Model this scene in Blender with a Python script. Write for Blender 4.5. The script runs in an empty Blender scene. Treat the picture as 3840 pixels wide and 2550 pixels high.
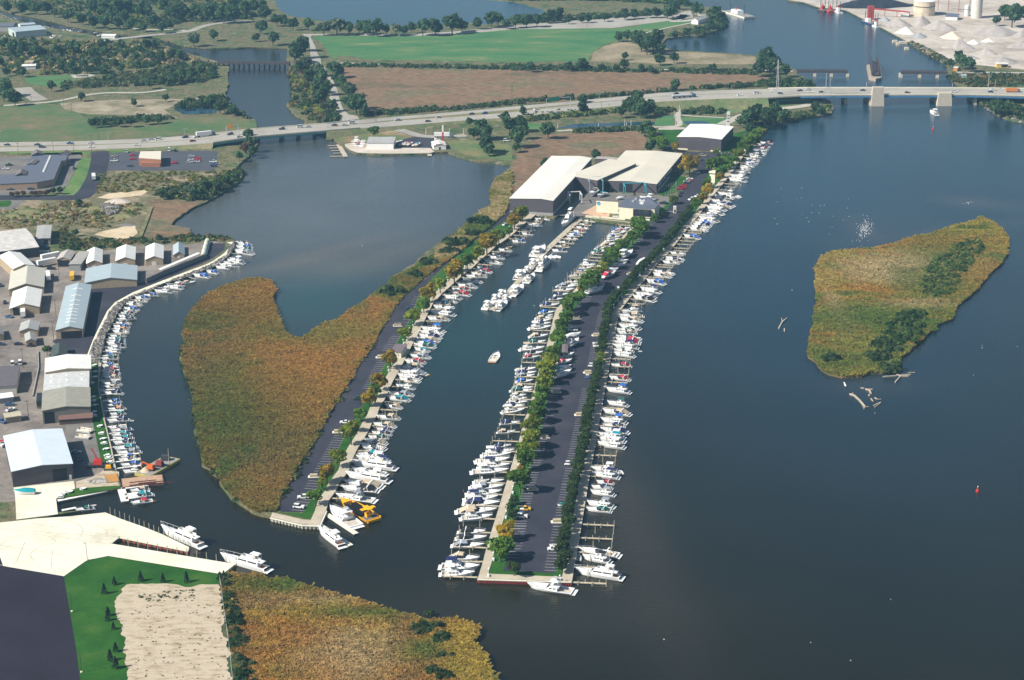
import bpy, math, random
import numpy as np
from mathutils import Vector, Matrix, noise
from mathutils.geometry import tessellate_polygon
R = math.radians
random.seed(7)
rng = np.random.default_rng(11)
SC = bpy.context.scene
COL = SC.collection
# ------------------------------------------------------------------ camera
F, PITCH, ROLL, HC = 6910.0, R(18.97), R(0.577), 310.6
FW = Vector((0, math.cos(PITCH), -math.sin(PITCH)))
_r, _d = Vector((1, 0, 0)), Vector((0, -math.sin(PITCH), -math.cos(PITCH)))
RT = math.cos(ROLL) * _r + math.sin(ROLL) * _d
DN = -math.sin(ROLL) * _r + math.cos(ROLL) * _d
cd = bpy.data.cameras.new('camera')
cam = bpy.data.objects.new('camera', cd)
COL.objects.link(cam)
cd.sensor_width = 36
cd.lens = F / 3840 * 36
cd.clip_start, cd.clip_end = 5, 40000
m = Matrix((RT, -DN, -FW)).transposed().to_4x4()
m.translation = (0, 0, HC)
cam.matrix_world = m
SC.camera = cam
# ------------------------------------------------------------------ light
SUN_EL, SUN_AZ = 41.0, 247.0     # azimuth clockwise from +Y, towards the sun
w = bpy.data.worlds.new('World')
SC.world = w
w.use_nodes = True
nt = w.node_tree
sky = nt.nodes.new('ShaderNodeTexSky')
sky.sky_type = 'NISHITA'
sky.sun_disc = False
sky.sun_elevation = R(SUN_EL)
sky.sun_rotation = R(SUN_AZ)
sky.air_density, sky.dust_density = 1.0, 1.2
bg = nt.nodes['Background']
bg.inputs[1].default_value = 0.062
nt.links.new(sky.outputs[0], bg.inputs[0])
sl = bpy.data.lights.new('sun', 'SUN')
sl.energy, sl.angle, sl.color = 5.0, R(0.5), (1, 0.95, 0.86)
so = bpy.data.objects.new('sun', sl)
COL.objects.link(so)
sd = Vector((math.sin(R(SUN_AZ)) * math.cos(R(SUN_EL)), math.cos(R(SUN_AZ)) * math.cos(R(SUN_EL)), math.sin(R(SUN_EL))))
so.rotation_euler = (-sd).to_track_quat('-Z', 'Y').to_euler()
SC.view_settings.view_transform = 'Standard'
SC.view_settings.look = 'None'
SC.view_settings.exposure = 0.58
SC.view_settings.gamma = 1
SC.cycles.volume_bounces = 0
SC.cycles.max_bounces = 4
SC.cycles.diffuse_bounces = 2
SC.cycles.glossy_bounces = 2
SC.cycles.transmission_bounces = 2
SC.cycles.transparent_max_bounces = 6
# ------------------------------------------------------------------ survey frames: where each measured frame sits
LAND = 1.2
K = {'n': (0, 0, 1), 'd': (0, 0, 0.61484),
     'A': (1640, 1940, 3.279), 'B': (2080, 1500, 4.9), 'D': (2100, 1120, 4.9), 'E': (1880, 540, 3.279), 'F': (2460, 420, 5.366),
     'p': (0, 540, 4.9), 'q': (0, 840, 4.9), 'q2': (0, 1160, 4.9), 'q3': (0, 1460, 4.9), 'q4': (200, 1680, 4.9),
     'S': (300, 1200, 5.227), 'r': (560, 860, 5.227), 'T': (560, 1900, 4.722), 'J': (1600, 1640, 4.356), 'KK': (1720, 1320, 4.356),
     'M': (1880, 1000, 4.356), 'N1': (1200, 1560, 4.9), 'Q': (1360, 1200, 4.356), 'H': (2360, 640, 4.356), 'G': (2160, 900, 5.227),
     'O': (1180, 1840, 6.534), 'C': (1080, 1600, 4.612), 'U': (2220, 720, 7.87), 'V': (3240, 0, 3.935), 'X': (0, 0, 4.919),
     'Y': (1300, 480, 2.935), 'Z': (2700, 0, 2.25), 'W': (2340, 640, 4.821), 'L': (2640, 600, 13.07)}
for i in range(4):
 for j in range(3):
  K['c%d%d' % (j + 1, i + 1)] = (960 * i, 640 * j, 2.45)
K['c41'] = (0, 1910, 2.45); K['c42'] = (960, 1910, 2.45); K['c43'] = (1600, 1910, 2.45)

def nat(tag, x, y):
 o = K[tag]
 return o[0] + x / o[2], o[1] + y / o[2]

def g(tag, x, y, h=0.0):
 X, Y = nat(tag, x, y)
 d = F * FW + (X - 1920) * RT + (Y - 1275) * DN
 t = (HC - h) / -d.z
 return Vector((d.x * t, d.y * t, h))

def P(tag, pts, h=LAND):
 return [g(tag, x, y, h) for x, y in pts]

def scale_at(p):            # pixels of the measured picture per metre at a place
 return F / (p - Vector((0, 0, HC))).dot(FW)

def up_height(tag, base, top, z0=LAND):
 b = g(tag, base[0], base[1], z0)
 ty = nat(tag, *top)[1]
 lo, hi = 0.0, 120.0
 for _ in range(40):
  mid = (lo + hi) / 2
  q = b + Vector((0, 0, mid)) - Vector((0, 0, HC))
  y = 1275 + F * q.dot(DN) / q.dot(FW)
  if y > ty: lo = mid
  else: hi = mid
 return lo
# ------------------------------------------------------------------ tagging
def tag(o, label=None, cat=None, group=None, kind=None):
 if label: o['label'] = label
 if cat: o['category'] = cat
 if group: o['group'] = group
 if kind: o['kind'] = kind
 return o

def empty(name, loc=(0, 0, 0), rz=0, label=None, cat=None, group=None):
 o = bpy.data.objects.new(name, None)
 o.empty_display_size = .1
 COL.objects.link(o)
 o.location = loc
 o.rotation_euler = (0, 0, rz)
 return tag(o, label, cat, group)

class MB:
 def __init__(s): s.v, s.f = [], []
 def quad(s, *p):
  n = len(s.v); s.v += [tuple(q) for q in p]; s.f.append(tuple(range(n, n + len(p))))
  return s
 def box(s, x0, x1, y0, y1, z0, z1, M=None):
  n = len(s.v)
  c = [(x, y, z) for z in (z0, z1) for x, y in ((x0, y0), (x1, y0), (x1, y1), (x0, y1))]
  if M: c = [tuple(M @ Vector(q)) for q in c]
  s.v += c
  s.f += [tuple(n + i for i in q) for q in ((3, 2, 1, 0), (4, 5, 6, 7), (0, 1, 5, 4), (1, 2, 6, 5), (2, 3, 7, 6), (3, 0, 4, 7))]
  return s
 def taper(s, x0, x1, y0, y1, z0, z1, ix0, ix1, iy):   # box whose top is inset
  n = len(s.v)
  s.v += [(x0, y0, z0), (x1, y0, z0), (x1, y1, z0), (x0, y1, z0), (x0 + ix0, y0 + iy, z1), (x1 - ix1, y0 + iy, z1), (x1 - ix1, y1 - iy, z1), (x0 + ix0, y1 - iy, z1)]
  s.f += [tuple(n + i for i in q) for q in ((3, 2, 1, 0), (4, 5, 6, 7), (0, 1, 5, 4), (1, 2, 6, 5), (2, 3, 7, 6), (3, 0, 4, 7))]
  return s
 def bar(s, a, b, t, t2=None):
  a, b = Vector(a), Vector(b)
  d = (b - a)
  L = d.length
  if L < 1e-6: return s
  q = d.to_track_quat('Z', 'Y').to_matrix().to_4x4()
  q.translation = a
  h = t / 2; k = (t2 or t) / 2
  return s.box(-h, h, -k, k, 0, L, q)
 def cyl(s, c, r, z0, z1, n=8, r2=None):
  r2 = r if r2 is None else r2
  k = len(s.v)
  for z, rr in ((z0, r), (z1, r2)):
   for i in range(n):
    a = 2 * math.pi * i / n
    s.v.append((c[0] + rr * math.cos(a), c[1] + rr * math.sin(a), z))
  s.f += [(k + i, k + (i + 1) % n, k + n + (i + 1) % n, k + n + i) for i in range(n)]
  s.f += [tuple(k + n + i for i in range(n)), tuple(k + i for i in reversed(range(n)))]
  return s
 def prism(s, pts, z0, z1):     # pts counter-clockwise or not, both caps tessellated
  n = len(pts); k = len(s.v)
  pts = [(p[0], p[1]) for p in pts]
  ar = sum(pts[i][0] * pts[(i + 1) % n][1] - pts[(i + 1) % n][0] * pts[i][1] for i in range(n))
  if ar < 0: pts = pts[::-1]
  s.v += [(x, y, z1) for x, y in pts] + [(x, y, z0) for x, y in pts]
  for t in tessellate_polygon([[Vector((x, y, 0)) for x, y in pts]]):
   a, b, c = [pts[i] for i in t]
   if (b[0] - a[0]) * (c[1] - a[1]) - (c[0] - a[0]) * (b[1] - a[1]) < 0: t = t[::-1]
   s.f.append(tuple(k + i for i in t))
  s.f += [(k + i, k + n + i, k + n + (i + 1) % n, k + (i + 1) % n) for i in range(n)]
  return s
 def sheet(s, pts, z):
  n = len(pts); k = len(s.v)
  s.v += [(p[0], p[1], z) for p in pts]
  for t in tessellate_polygon([[Vector((p[0], p[1], 0)) for p in pts]]):
   a, b, c = [pts[i] for i in t]
   if (b[0] - a[0]) * (c[1] - a[1]) - (c[0] - a[0]) * (b[1] - a[1]) < 0: t = t[::-1]
   s.f.append(tuple(k + i for i in t))
  return s
 def build(s, name, mat, parent=None, smooth=False):
  me = bpy.data.meshes.new(name)
  me.from_pydata(s.v, [], s.f)
  if smooth: me.polygons.foreach_set('use_smooth', [True] * len(s.f))
  me.materials.append(mat)
  me.update()
  o = bpy.data.objects.new(name, me)
  COL.objects.link(o)
  if parent: o.parent = parent
  return o

def copy_tree(o, parent=None):
 c = o.copy(); COL.objects.link(c); c.parent = parent
 for ch in o.children: copy_tree(ch, c)
 return c

def np_mesh(name, V, Fq, mat, cols=None, parent=None):
 me = bpy.data.meshes.new(name)
 k = Fq.shape[1]
 me.vertices.add(len(V)); me.vertices.foreach_set('co', V.astype(np.float32).ravel())
 me.loops.add(Fq.size); me.loops.foreach_set('vertex_index', Fq.astype(np.int32).ravel())
 me.polygons.add(len(Fq)); me.polygons.foreach_set('loop_start', np.arange(0, Fq.size, k, dtype=np.int32))
 me.polygons.foreach_set('loop_total', np.full(len(Fq), k, dtype=np.int32))
 if cols is not None:
  a = me.color_attributes.new('tint', 'FLOAT_COLOR', 'POINT')
  c4 = np.ones((len(V), 4), dtype=np.float32); c4[:, :3] = cols
  a.data.foreach_set('color', c4.ravel())
 me.materials.append(mat)
 me.update(calc_edges=True); me.validate()
 o = bpy.data.objects.new(name, me); COL.objects.link(o)
 if parent: o.parent = parent
 return o
# ------------------------------------------------------------------ materials
def _new(name):
 m = bpy.data.materials.new(name); m.use_nodes = True
 return m, m.node_tree, m.node_tree.nodes['Principled BSDF']

def ramp(nt, stops):
 r = nt.nodes.new('ShaderNodeValToRGB')
 e = r.color_ramp.elements
 while len(e) < len(stops): e.new(0.5)
 for i, (p, c) in enumerate(stops):
  e[i].position = p; e[i].color = (*c, 1)
 return r

_M = {}
def gmat(name, cols, big=40, fine=2.5, amp=.35, rough=.9, bump=0, lo=.32, hi=.68, bdist=1.0, streak=None):
 """ground: patches of several colours 'big' metres wide, modulated by finer grain"""
 if name in _M: return _M[name]
 m, nt, b = _new(name)
 L = nt.links.new
 tc = nt.nodes.new('ShaderNodeTexCoord')
 n1 = nt.nodes.new('ShaderNodeTexNoise'); n1.inputs['Scale'].default_value = 1 / big; n1.inputs['Detail'].default_value = 6; n1.inputs['Roughness'].default_value = .62
 src = tc.outputs['Object']
 if streak:
  mp = nt.nodes.new('ShaderNodeMapping'); mp.inputs['Rotation'].default_value = (0, 0, streak[0]); mp.inputs['Scale'].default_value = (1, streak[1], 1)
  L(src, mp.inputs[0]); src = mp.outputs[0]
 L(src, n1.inputs['Vector'])
 k = len(cols)
 r = ramp(nt, [(lo + (hi - lo) * i / max(1, k - 1), c) for i, c in enumerate(cols)])
 L(n1.outputs['Fac'], r.inputs[0])
 n2 = nt.nodes.new('ShaderNodeTexNoise'); n2.inputs['Scale'].default_value = 1 / fine; n2.inputs['Detail'].default_value = 4
 L(src, n2.inputs['Vector'])
 mr = nt.nodes.new('ShaderNodeMapRange'); mr.inputs[1].default_value = .25; mr.inputs[2].default_value = .75; mr.inputs[3].default_value = 1 - amp; mr.inputs[4].default_value = 1 + amp
 L(n2.outputs['Fac'], mr.inputs[0])
 mx = nt.nodes.new('ShaderNodeVectorMath'); mx.operation = 'SCALE'
 L(r.outputs[0], mx.inputs[0]); L(mr.outputs[0], mx.inputs['Scale'])
 L(mx.outputs[0], b.inputs['Base Color'])
 b.inputs['Roughness'].default_value = rough
 b.inputs['Specular IOR Level'].default_value = .2
 if bump:
  bp = nt.nodes.new('ShaderNodeBump'); bp.inputs['Strength'].default_value = bump; bp.inputs['Distance'].default_value = bdist
  L(n2.outputs['Fac'], bp.inputs['Height']); L(bp.outputs[0], b.inputs['Normal'])
 _M[name] = m
 return m

def pm(name, c, rough=.5, var=.12, scale=1.5, metal=0, spec=.4, stripe=None, rnd=0):
 """painted or worn surface: one colour with slight dirt, optional ribs"""
 if name in _M: return _M[name]
 m, nt, b = _new(name)
 L = nt.links.new
 tc = nt.nodes.new('ShaderNodeTexCoord')
 n = nt.nodes.new('ShaderNodeTexNoise'); n.inputs['Scale'].default_value = scale; n.inputs['Detail'].default_value = 5
 L(tc.outputs['Object'], n.inputs['Vector'])
 r = ramp(nt, [(.3, tuple(x * (1 - var) for x in c)), (.7, tuple(min(1, x * (1 + var)) for x in c))])
 L(n.outputs['Fac'], r.inputs[0])
 out = r.outputs[0]
 if stripe:
  wv = nt.nodes.new('ShaderNodeTexWave'); wv.bands_direction = stripe[0]; wv.inputs['Scale'].default_value = stripe[1]
  L(tc.outputs['Object'], wv.inputs['Vector'])
  mr = nt.nodes.new('ShaderNodeMapRange'); mr.inputs[3].default_value = 1 - stripe[2]; mr.inputs[4].default_value = 1
  L(wv.outputs['Fac'], mr.inputs[0])
  mx = nt.nodes.new('ShaderNodeVectorMath'); mx.operation = 'SCALE'
  L(out, mx.inputs[0]); L(mr.outputs[0], mx.inputs['Scale']); out = mx.outputs[0]
 if rnd:
  oi = nt.nodes.new('ShaderNodeObjectInfo')
  mr = nt.nodes.new('ShaderNodeMapRange'); mr.inputs[3].default_value = 1 - rnd; mr.inputs[4].default_value = 1 + rnd
  L(oi.outputs['Random'], mr.inputs[0])
  mx = nt.nodes.new('ShaderNodeVectorMath'); mx.operation = 'SCALE'
  L(out, mx.inputs[0]); L(mr.outputs[0], mx.inputs['Scale']); out = mx.outputs[0]
 L(out, b.inputs['Base Color'])
 b.inputs['Roughness'].default_value = rough
 b.inputs['Metallic'].default_value = metal
 b.inputs['Specular IOR Level'].default_value = spec
 _M[name] = m
 return m

def leafy(nt, b, col, rough):
 # thin leaves: part of the light passes through
 L = nt.links.new
 b.inputs['Roughness'].default_value = rough
 b.inputs['Specular IOR Level'].default_value = .12
 L(col, b.inputs['Base Color'])
 t = nt.nodes.new('ShaderNodeBsdfTranslucent'); L(col, t.inputs[0])
 x = nt.nodes.new('ShaderNodeMixShader'); x.inputs[0].default_value = .5
 L(b.outputs[0], x.inputs[1]); L(t.outputs[0], x.inputs[2])
 L(x.outputs[0], nt.nodes['Material Output'].inputs[0])
 return b.id_data and [q for q in bpy.data.materials if q.node_tree == nt][0]

def leafmat(name, cols, scale=.6):
 """foliage: leaf clumps of several tones, tree to tree variation"""
 m, nt, b = _new(name)
 L = nt.links.new
 tc = nt.nodes.new('ShaderNodeTexCoord')
 oi = nt.nodes.new('ShaderNodeObjectInfo')
 ad = nt.nodes.new('ShaderNodeVectorMath'); ad.operation = 'ADD'
 sc = nt.nodes.new('ShaderNodeMath'); sc.operation = 'MULTIPLY'; sc.inputs[1].default_value = 50
 L(oi.outputs['Random'], sc.inputs[0]); L(tc.outputs['Object'], ad.inputs[0]); L(sc.outputs[0], ad.inputs[1])
 n = nt.nodes.new('ShaderNodeTexNoise'); n.inputs['Scale'].default_value = scale * 4; n.inputs['Detail'].default_value = 3
 L(ad.outputs[0], n.inputs['Vector'])
 k = len(cols)
 r = ramp(nt, [(.3 + .4 * i / max(1, k - 1), c) for i, c in enumerate(cols)])
 L(n.outputs['Fac'], r.inputs[0])
 mr = nt.nodes.new('ShaderNodeMapRange'); mr.inputs[3].default_value = .75; mr.inputs[4].default_value = 1.25
 L(oi.outputs['Random'], mr.inputs[0])
 mx = nt.nodes.new('ShaderNodeVectorMath'); mx.operation = 'SCALE'
 L(r.outputs[0], mx.inputs[0]); L(mr.outputs[0], mx.inputs['Scale'])
 return leafy(nt, b, mx.outputs[0], .7)

def tintmat(name, rough=.85):
 m, nt, b = _new(name)
 L = nt.links.new
 a = nt.nodes.new('ShaderNodeVertexColor'); a.layer_name = 'tint'
 tc = nt.nodes.new('ShaderNodeTexCoord')
 n = nt.nodes.new('ShaderNodeTexNoise'); n.inputs['Scale'].default_value = .4; n.inputs['Detail'].default_value = 4
 L(tc.outputs['Object'], n.inputs['Vector'])
 mr = nt.nodes.new('ShaderNodeMapRange'); mr.inputs[1].default_value = .3; mr.inputs[2].default_value = .7; mr.inputs[3].default_value = .75; mr.inputs[4].default_value = 1.25
 L(n.outputs['Fac'], mr.inputs[0])
 mx = nt.nodes.new('ShaderNodeVectorMath'); mx.operation = 'SCALE'
 L(a.outputs['Color'], mx.inputs[0]); L(mr.outputs[0], mx.inputs['Scale'])
 return leafy(nt, b, mx.outputs[0], rough)

ASPH = gmat('asphalt', [(.025, .027, .042), (.038, .038, .052), (.062, .06, .07)], 25, 1.2, .12, .85, lo=.3, hi=.75)
ASPH_OLD = gmat('worn_asphalt', [(.11, .105, .10), (.16, .15, .14), (.2, .19, .17)], 22, 1.5, .12, .9)
ROADM = gmat('road_concrete', [(.27, .25, .22), (.33, .31, .27), (.36, .34, .3)], 30, 2, .1, .9)
PATHM = gmat('path_surface', [(.36, .34, .29), (.45, .42, .36)], 20, 2, .12, .9)
YARD = gmat('yard_gravel', [(.12, .105, .095), (.2, .175, .155), (.27, .24, .205)], 18, 2, .18, .92)
CONC = gmat('pale_concrete', [(.50, .47, .36), (.66, .63, .50), (.72, .69, .56)], 14, 1.2, .07, .85, lo=.25, hi=.6)
WALK = gmat('walkway_concrete', [(.38, .33, .25), (.5, .44, .34)], 6, .8, .12, .85)
LAWN = gmat('mown_grass', [(.009, .06, .004), (.02, .09, .007), (.06, .12, .015)], 16, 1.4, .16, .9, bump=.3, bdist=.2, lo=.3, hi=.75)
FIELD = gmat('field_grass', [(.035, .125, .045), (.055, .155, .055), (.09, .17, .06), (.25, .22, .11)], 55, 5, .12, .95, lo=.3, hi=.74, streak=(.05, 2.5))
ROUGHG = gmat('rough_grass', [(.07, .12, .04), (.12, .14, .06), (.2, .18, .09), (.13, .15, .06)], 30, 3, .3, .95, bump=.5, bdist=.8)
DIRT = gmat('bare_soil', [(.09, .12, .045), (.3, .24, .16), (.42, .35, .25), (.47, .4, .3)], 5, .6, .2, .95, bump=.5, bdist=.2, lo=.25, hi=.55, streak=(.08, 2.6))
SANDM = gmat('sand', [(.42, .32, .2), (.55, .45, .3), (.6, .5, .36)], 12, 1.5, .12, .95)
MARSHG = gmat('marsh_soil', [(.07, .08, .03), (.13, .10, .045), (.16, .11, .05), (.09, .09, .04)], 28, 2.4, .4, .95, bump=.8, bdist=1)
MARSHF = gmat('far_marsh', [(.06, .085, .035), (.15, .105, .06), (.2, .125, .075), (.15, .125, .07), (.08, .1, .045)], 70, 7, .28, .95, bump=.8, bdist=2, lo=.3, hi=.7, streak=(.0, 1.7))
SCRUB = gmat('scrub_land', [(.04, .08, .03), (.075, .105, .04), (.15, .125, .07), (.065, .095, .035), (.2, .17, .11)], 26, 3, .4, .95, bump=.7, bdist=1.5)
GRAV = gmat('pale_aggregate', [(.3, .25, .21), (.45, .4, .34), (.55, .49, .42)], 50, 6, .14, .95)
RIP = gmat('riprap_rock', [(.12, .11, .1), (.32, .3, .27), (.5, .47, .42)], 2.2, .8, .45, .95, bump=1, bdist=.8)
WHITE = pm('white_gelcoat', (.8, .8, .78), .3, .03, .7)
OFFW = pm('off_white_gelcoat', (.7, .67, .58), .4, .05, .7)
WLINE = pm('parking_paint', (.62, .62, .62), .7, .12, 2)
GLASS = pm('dark_glass', (.02, .025, .035), .12, .1, 1, spec=.8)
STEEL = pm('galvanised_steel', (.42, .43, .44), .45, .15, 1.5)
DARKM = pm('dark_metal', (.05, .05, .055), .5, .15, 1.5)
WOOD = pm('weathered_plank', (.47, .4, .28), .85, .2, 1.2)
PILE = pm('timber_pile', (.36, .33, .26), .9, .25, 1.5)
BLACK = pm('black_rubber', (.02, .02, .02), .8, .2, 2)
TEAK = pm('teak_deck', (.45, .22, .1), .7, .15, 2)
# ================================================================== water
def water():
 m, nt, b = _new('lake_water')
 L = nt.links.new
 a = nt.nodes.new('ShaderNodeVertexColor'); a.layer_name = 'tint'
 tc = nt.nodes.new('ShaderNodeTexCoord')
 n = nt.nodes.new('ShaderNodeTexNoise'); n.inputs['Scale'].default_value = .012; n.inputs['Detail'].default_value = 4
 L(tc.outputs['Object'], n.inputs['Vector'])
 mr = nt.nodes.new('ShaderNodeMapRange'); mr.inputs[1].default_value = .3; mr.inputs[2].default_value = .7; mr.inputs[3].default_value = .88; mr.inputs[4].default_value = 1.12
 L(n.outputs['Fac'], mr.inputs[0])
 mx = nt.nodes.new('ShaderNodeVectorMath'); mx.operation = 'SCALE'
 L(a.outputs['Color'], mx.inputs[0]); L(mr.outputs[0], mx.inputs['Scale'])
 L(mx.outputs[0], b.inputs['Base Color'])
 b.inputs['Roughness'].default_value = .13
 b.inputs['IOR'].default_value = 1.33; b.inputs['Specular IOR Level'].default_value = .42
 w1 = nt.nodes.new('ShaderNodeTexNoise'); w1.inputs['Scale'].default_value = .55; w1.inputs['Detail'].default_value = 3
 mp = nt.nodes.new('ShaderNodeMapping'); mp.inputs['Rotation'].default_value = (0, 0, .25); mp.inputs['Scale'].default_value = (.6, 1.6, 1)
 L(tc.outputs['Object'], mp.inputs[0]); L(mp.outputs[0], w1.inputs['Vector'])
 bp = nt.nodes.new('ShaderNodeBump'); bp.inputs['Strength'].default_value = .32; bp.inputs['Distance'].default_value = .5
 L(w1.outputs['Fac'], bp.inputs['Height']); L(bp.outputs[0], b.inputs['Normal'])
 return m

WATER = water()
xs = np.concatenate([[-6000, -3000, -1500, -950], np.arange(-720, 721, 8.0), [950, 1500, 3000, 6000]])
ys = np.concatenate([[-3000, 0, 350], np.arange(470, 2400, 8.0), [3000, 4500, 9000]])
XX, YY = np.meshgrid(xs, ys)
deep = np.array([.010, .009, .002]); lake = np.array([.095, .105, .105]); sand = np.array([.2, .15, .105])
T = np.zeros(XX.shape + (3,)); T[:] = deep
# general brightening of the open river towards the bridge (sky reflection and haze painted in)
def blob(tagk, x, y, rx, ry, ang, col, s):
 global T
 c = g(tagk, x, y); k = scale_at(c)
 ca, sa = math.cos(ang), math.sin(ang)
 dx, dy = XX - c.x, YY - c.y
 u = (dx * ca + dy * sa) / rx; v = (-dx * sa + dy * ca) / ry
 f = (s * np.exp(-(u * u + v * v)))[..., None]
 T = T * (1 - f) + col * f
blob('n', 1250, 760, 130, 230, 0, lake, .75)
blob('n', 1450, 680, 90, 160, 0, lake, .5)
blob('n', 900, 820, 60, 90, 0, lake, .5)
blob('n', 1230, 940, 50, 9, .75, sand, .3)
blob('n', 1120, 985, 45, 6, .55, sand, .3)
blob('n', 1440, 960, 60, 14, .9, sand, .22)
blob('n', 1340, 1010, 60, 22, .7, sand, .18)
blob('n', 1060, 1020, 50, 12, .5, sand, .2)
blob('c24', 890, 540, 9, 26, .1, sand, .8)
blob('c24', 740, 660, 26, 18, .3, sand, .3)
blob('c24', 1880, 290, 26, 14, -.5, sand, .4)
blob('c24', 950, 480, 40, 40, 0, sand, .15)
blob('c24', 1500, 560, 60, 8, .35, sand, .3)
blob('c34', 900, 380, 22, 16, 0, sand, .3)
blob('c34', 1330, 80, 5, 14, -.7, sand, .35)
blob('c24', 300, 900, 60, 250, 0, np.array([.006, .02, .03]), .6)
blob('n', 3000, 700, 200, 420, 0, np.array([.012, .038, .06]), .6)
blob('n', 3300, 300, 400, 500, 0, np.array([.016, .05, .08]), .7)  # blue of reflected sky and haze put into the river colour
blob('n', 2320, 1850, 14, 140, .1, np.array([.06, .05, .035]), .4)
blob('n', 2050, 2300, 60, 25, 0, np.array([.035, .033, .02]), .4)
blob('n', 1700, 1250, 60, 120, 0, np.array([.004, .032, .036]), .75)
blob('n', 1130, 1120, 50, 60, 0, np.array([.01, .05, .055]), .7)
blob('n', 560, 1450, 40, 120, 0, np.array([.012, .03, .034]), .6)
blob('n', 3000, 1150, 90, 200, 0, np.array([.006, .022, .036]), .7)
V = np.stack([XX.ravel(), YY.ravel(), np.zeros(XX.size)], 1)
nx, ny = len(xs), len(ys)
ii = (np.arange(ny - 1)[:, None] * nx + np.arange(nx - 1)[None]).ravel()
wo = np_mesh('water', V, np.stack([ii, ii + 1, ii + nx + 1, ii + nx], 1), WATER, T.reshape(-1, 3))
tag(wo, 'dark river and lake water with faint ripples and silty shallows', 'water', kind='structure')
# ================================================================== land
def rough(pts, amp=1.6, step=5.0):
 out = []
 n = len(pts)
 for i in range(n):
  a, b = pts[i], pts[(i + 1) % n]
  L = (b - a).length
  if L > 900: out.append(a); continue
  k = max(1, int(L / step)) if L < 400 else int(L / 25)
  d = (b - a); nrm = Vector((-d.y, d.x, 0)).normalized() if L > 0 else Vector((0, 1, 0))
  for j in range(k):
   p = a + d * (j / k)
   q = noise.noise(Vector((p.x * .11, p.y * .11, 3))) + .6 * noise.noise(Vector((p.x * .35, p.y * .35, 9)))
   out.append(p + nrm * q * amp * min(1, L / 12))
 return out

def land(name, segs, label, mat, top=LAND):
 pts = []
 for kind, tg, lst in segs:
  q = P(tg, lst, top)
  if kind == 's': pts += q
  else:
   for i in range(len(q) - 1):
    r = rough([q[i], q[i + 1]], 1.8)
    half = [p for p in r]
    k = len(half) // 2
    pts += half[:max(1, k)] if k > 0 else [q[i]]
   pts.append(q[-1])
 o = MB().prism(pts, -1.0, top).build(name, mat)
 return tag(o, label, 'ground', kind='structure'), pts

_sheets = []
def sheet(name, tg, lst, z, mat, label, rg=0, kind='structure', step=4.0):
 pts = P(tg, lst, LAND) if isinstance(lst[0], tuple) else lst
 if rg: pts = rough(pts, rg, step)
 o = MB().sheet(pts, LAND + z).build(name, mat)
 tag(o, label, name.split('_')[-1], kind=kind)
 return o, pts

L1 = [('s', 'n', [(-2600, 10), (-900, 30)]),
      ('n', 'c11', [(0, 120), (160, 190), (480, 260), (700, 290), (930, 340), (1060, 352), (1330, 352), (1460, 372), (1480, 400), (1640, 460), (1840, 520), (1990, 560), (2110, 580), (2110, 640), (2090, 700), (2100, 780), (2070, 860), (2110, 960), (2200, 1020), (2352, 1110)]),
      ('n', 'c12', [(5, 1150), (40, 1290), (0, 1340)]),
      ('n', 'c11', [(2352, 1350), (2280, 1440), (2200, 1500), (2180, 1568)]),
      ('n', 'c21', [(2250, 10), (2200, 90), (2130, 130), (2050, 200), (1930, 270), (1830, 310), (1700, 380), (1610, 440), (1580, 500), (1700, 520), (1760, 560), (1740, 590), (1620, 612), (1900, 600), (2130, 612), (2165, 650)]),
      ('n', 'c21', [(2150, 700), (2100, 780), (2000, 860), (1900, 900), (1750, 960), (1640, 1000), (1500, 1030), (1400, 1090), (1250, 1140), (1170, 1190), (1120, 1250), (1080, 1300), (1060, 1350), (1030, 1400), (1010, 1450), (970, 1500), (960, 1560)]),
      ('n', 'c31', [(960, 0), (950, 60), (930, 110), (920, 190)]),
      ('s', 'c31', [(930, 200), (905, 400), (905, 440), (930, 560), (960, 690), (950, 720), (985, 860), (1020, 1000), (1060, 1170), (1090, 1200), (1095, 1260), (1110, 1320), (1105, 1352), (520, 1450), (532, 1568)]),
      ('s', 'c41', [(537, 25), (745, 10), (345, 80), (640, 65), (970, 30), (1100, 85), (1340, 170), (1500, 235), (1740, 350), (1735, 385), (1110, 262), (1010, 318), (2165, 508), (2040, 632)]),
      ('n', 'c41', [(2050, 632), (2100, 585), (2352, 600)]),
      ('n', 'c42', [(130, 640), (270, 640), (430, 700), (590, 745), (740, 790), (900, 830), (1020, 860), (1190, 920), (1410, 980), (1490, 1000), (1600, 1015), (1800, 1010), (2050, 1080), (2050, 1150), (2000, 1220), (2040, 1300), (2120, 1320), (2130, 1420), (2180, 1520), (2210, 1580)]),
      ('s', 'n', [(1900, 3000), (1900, 3600), (-2600, 3600)])]
land('ground', L1, 'flat west bank with boat yards, lawns and rough grass', SCRUB)
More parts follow.
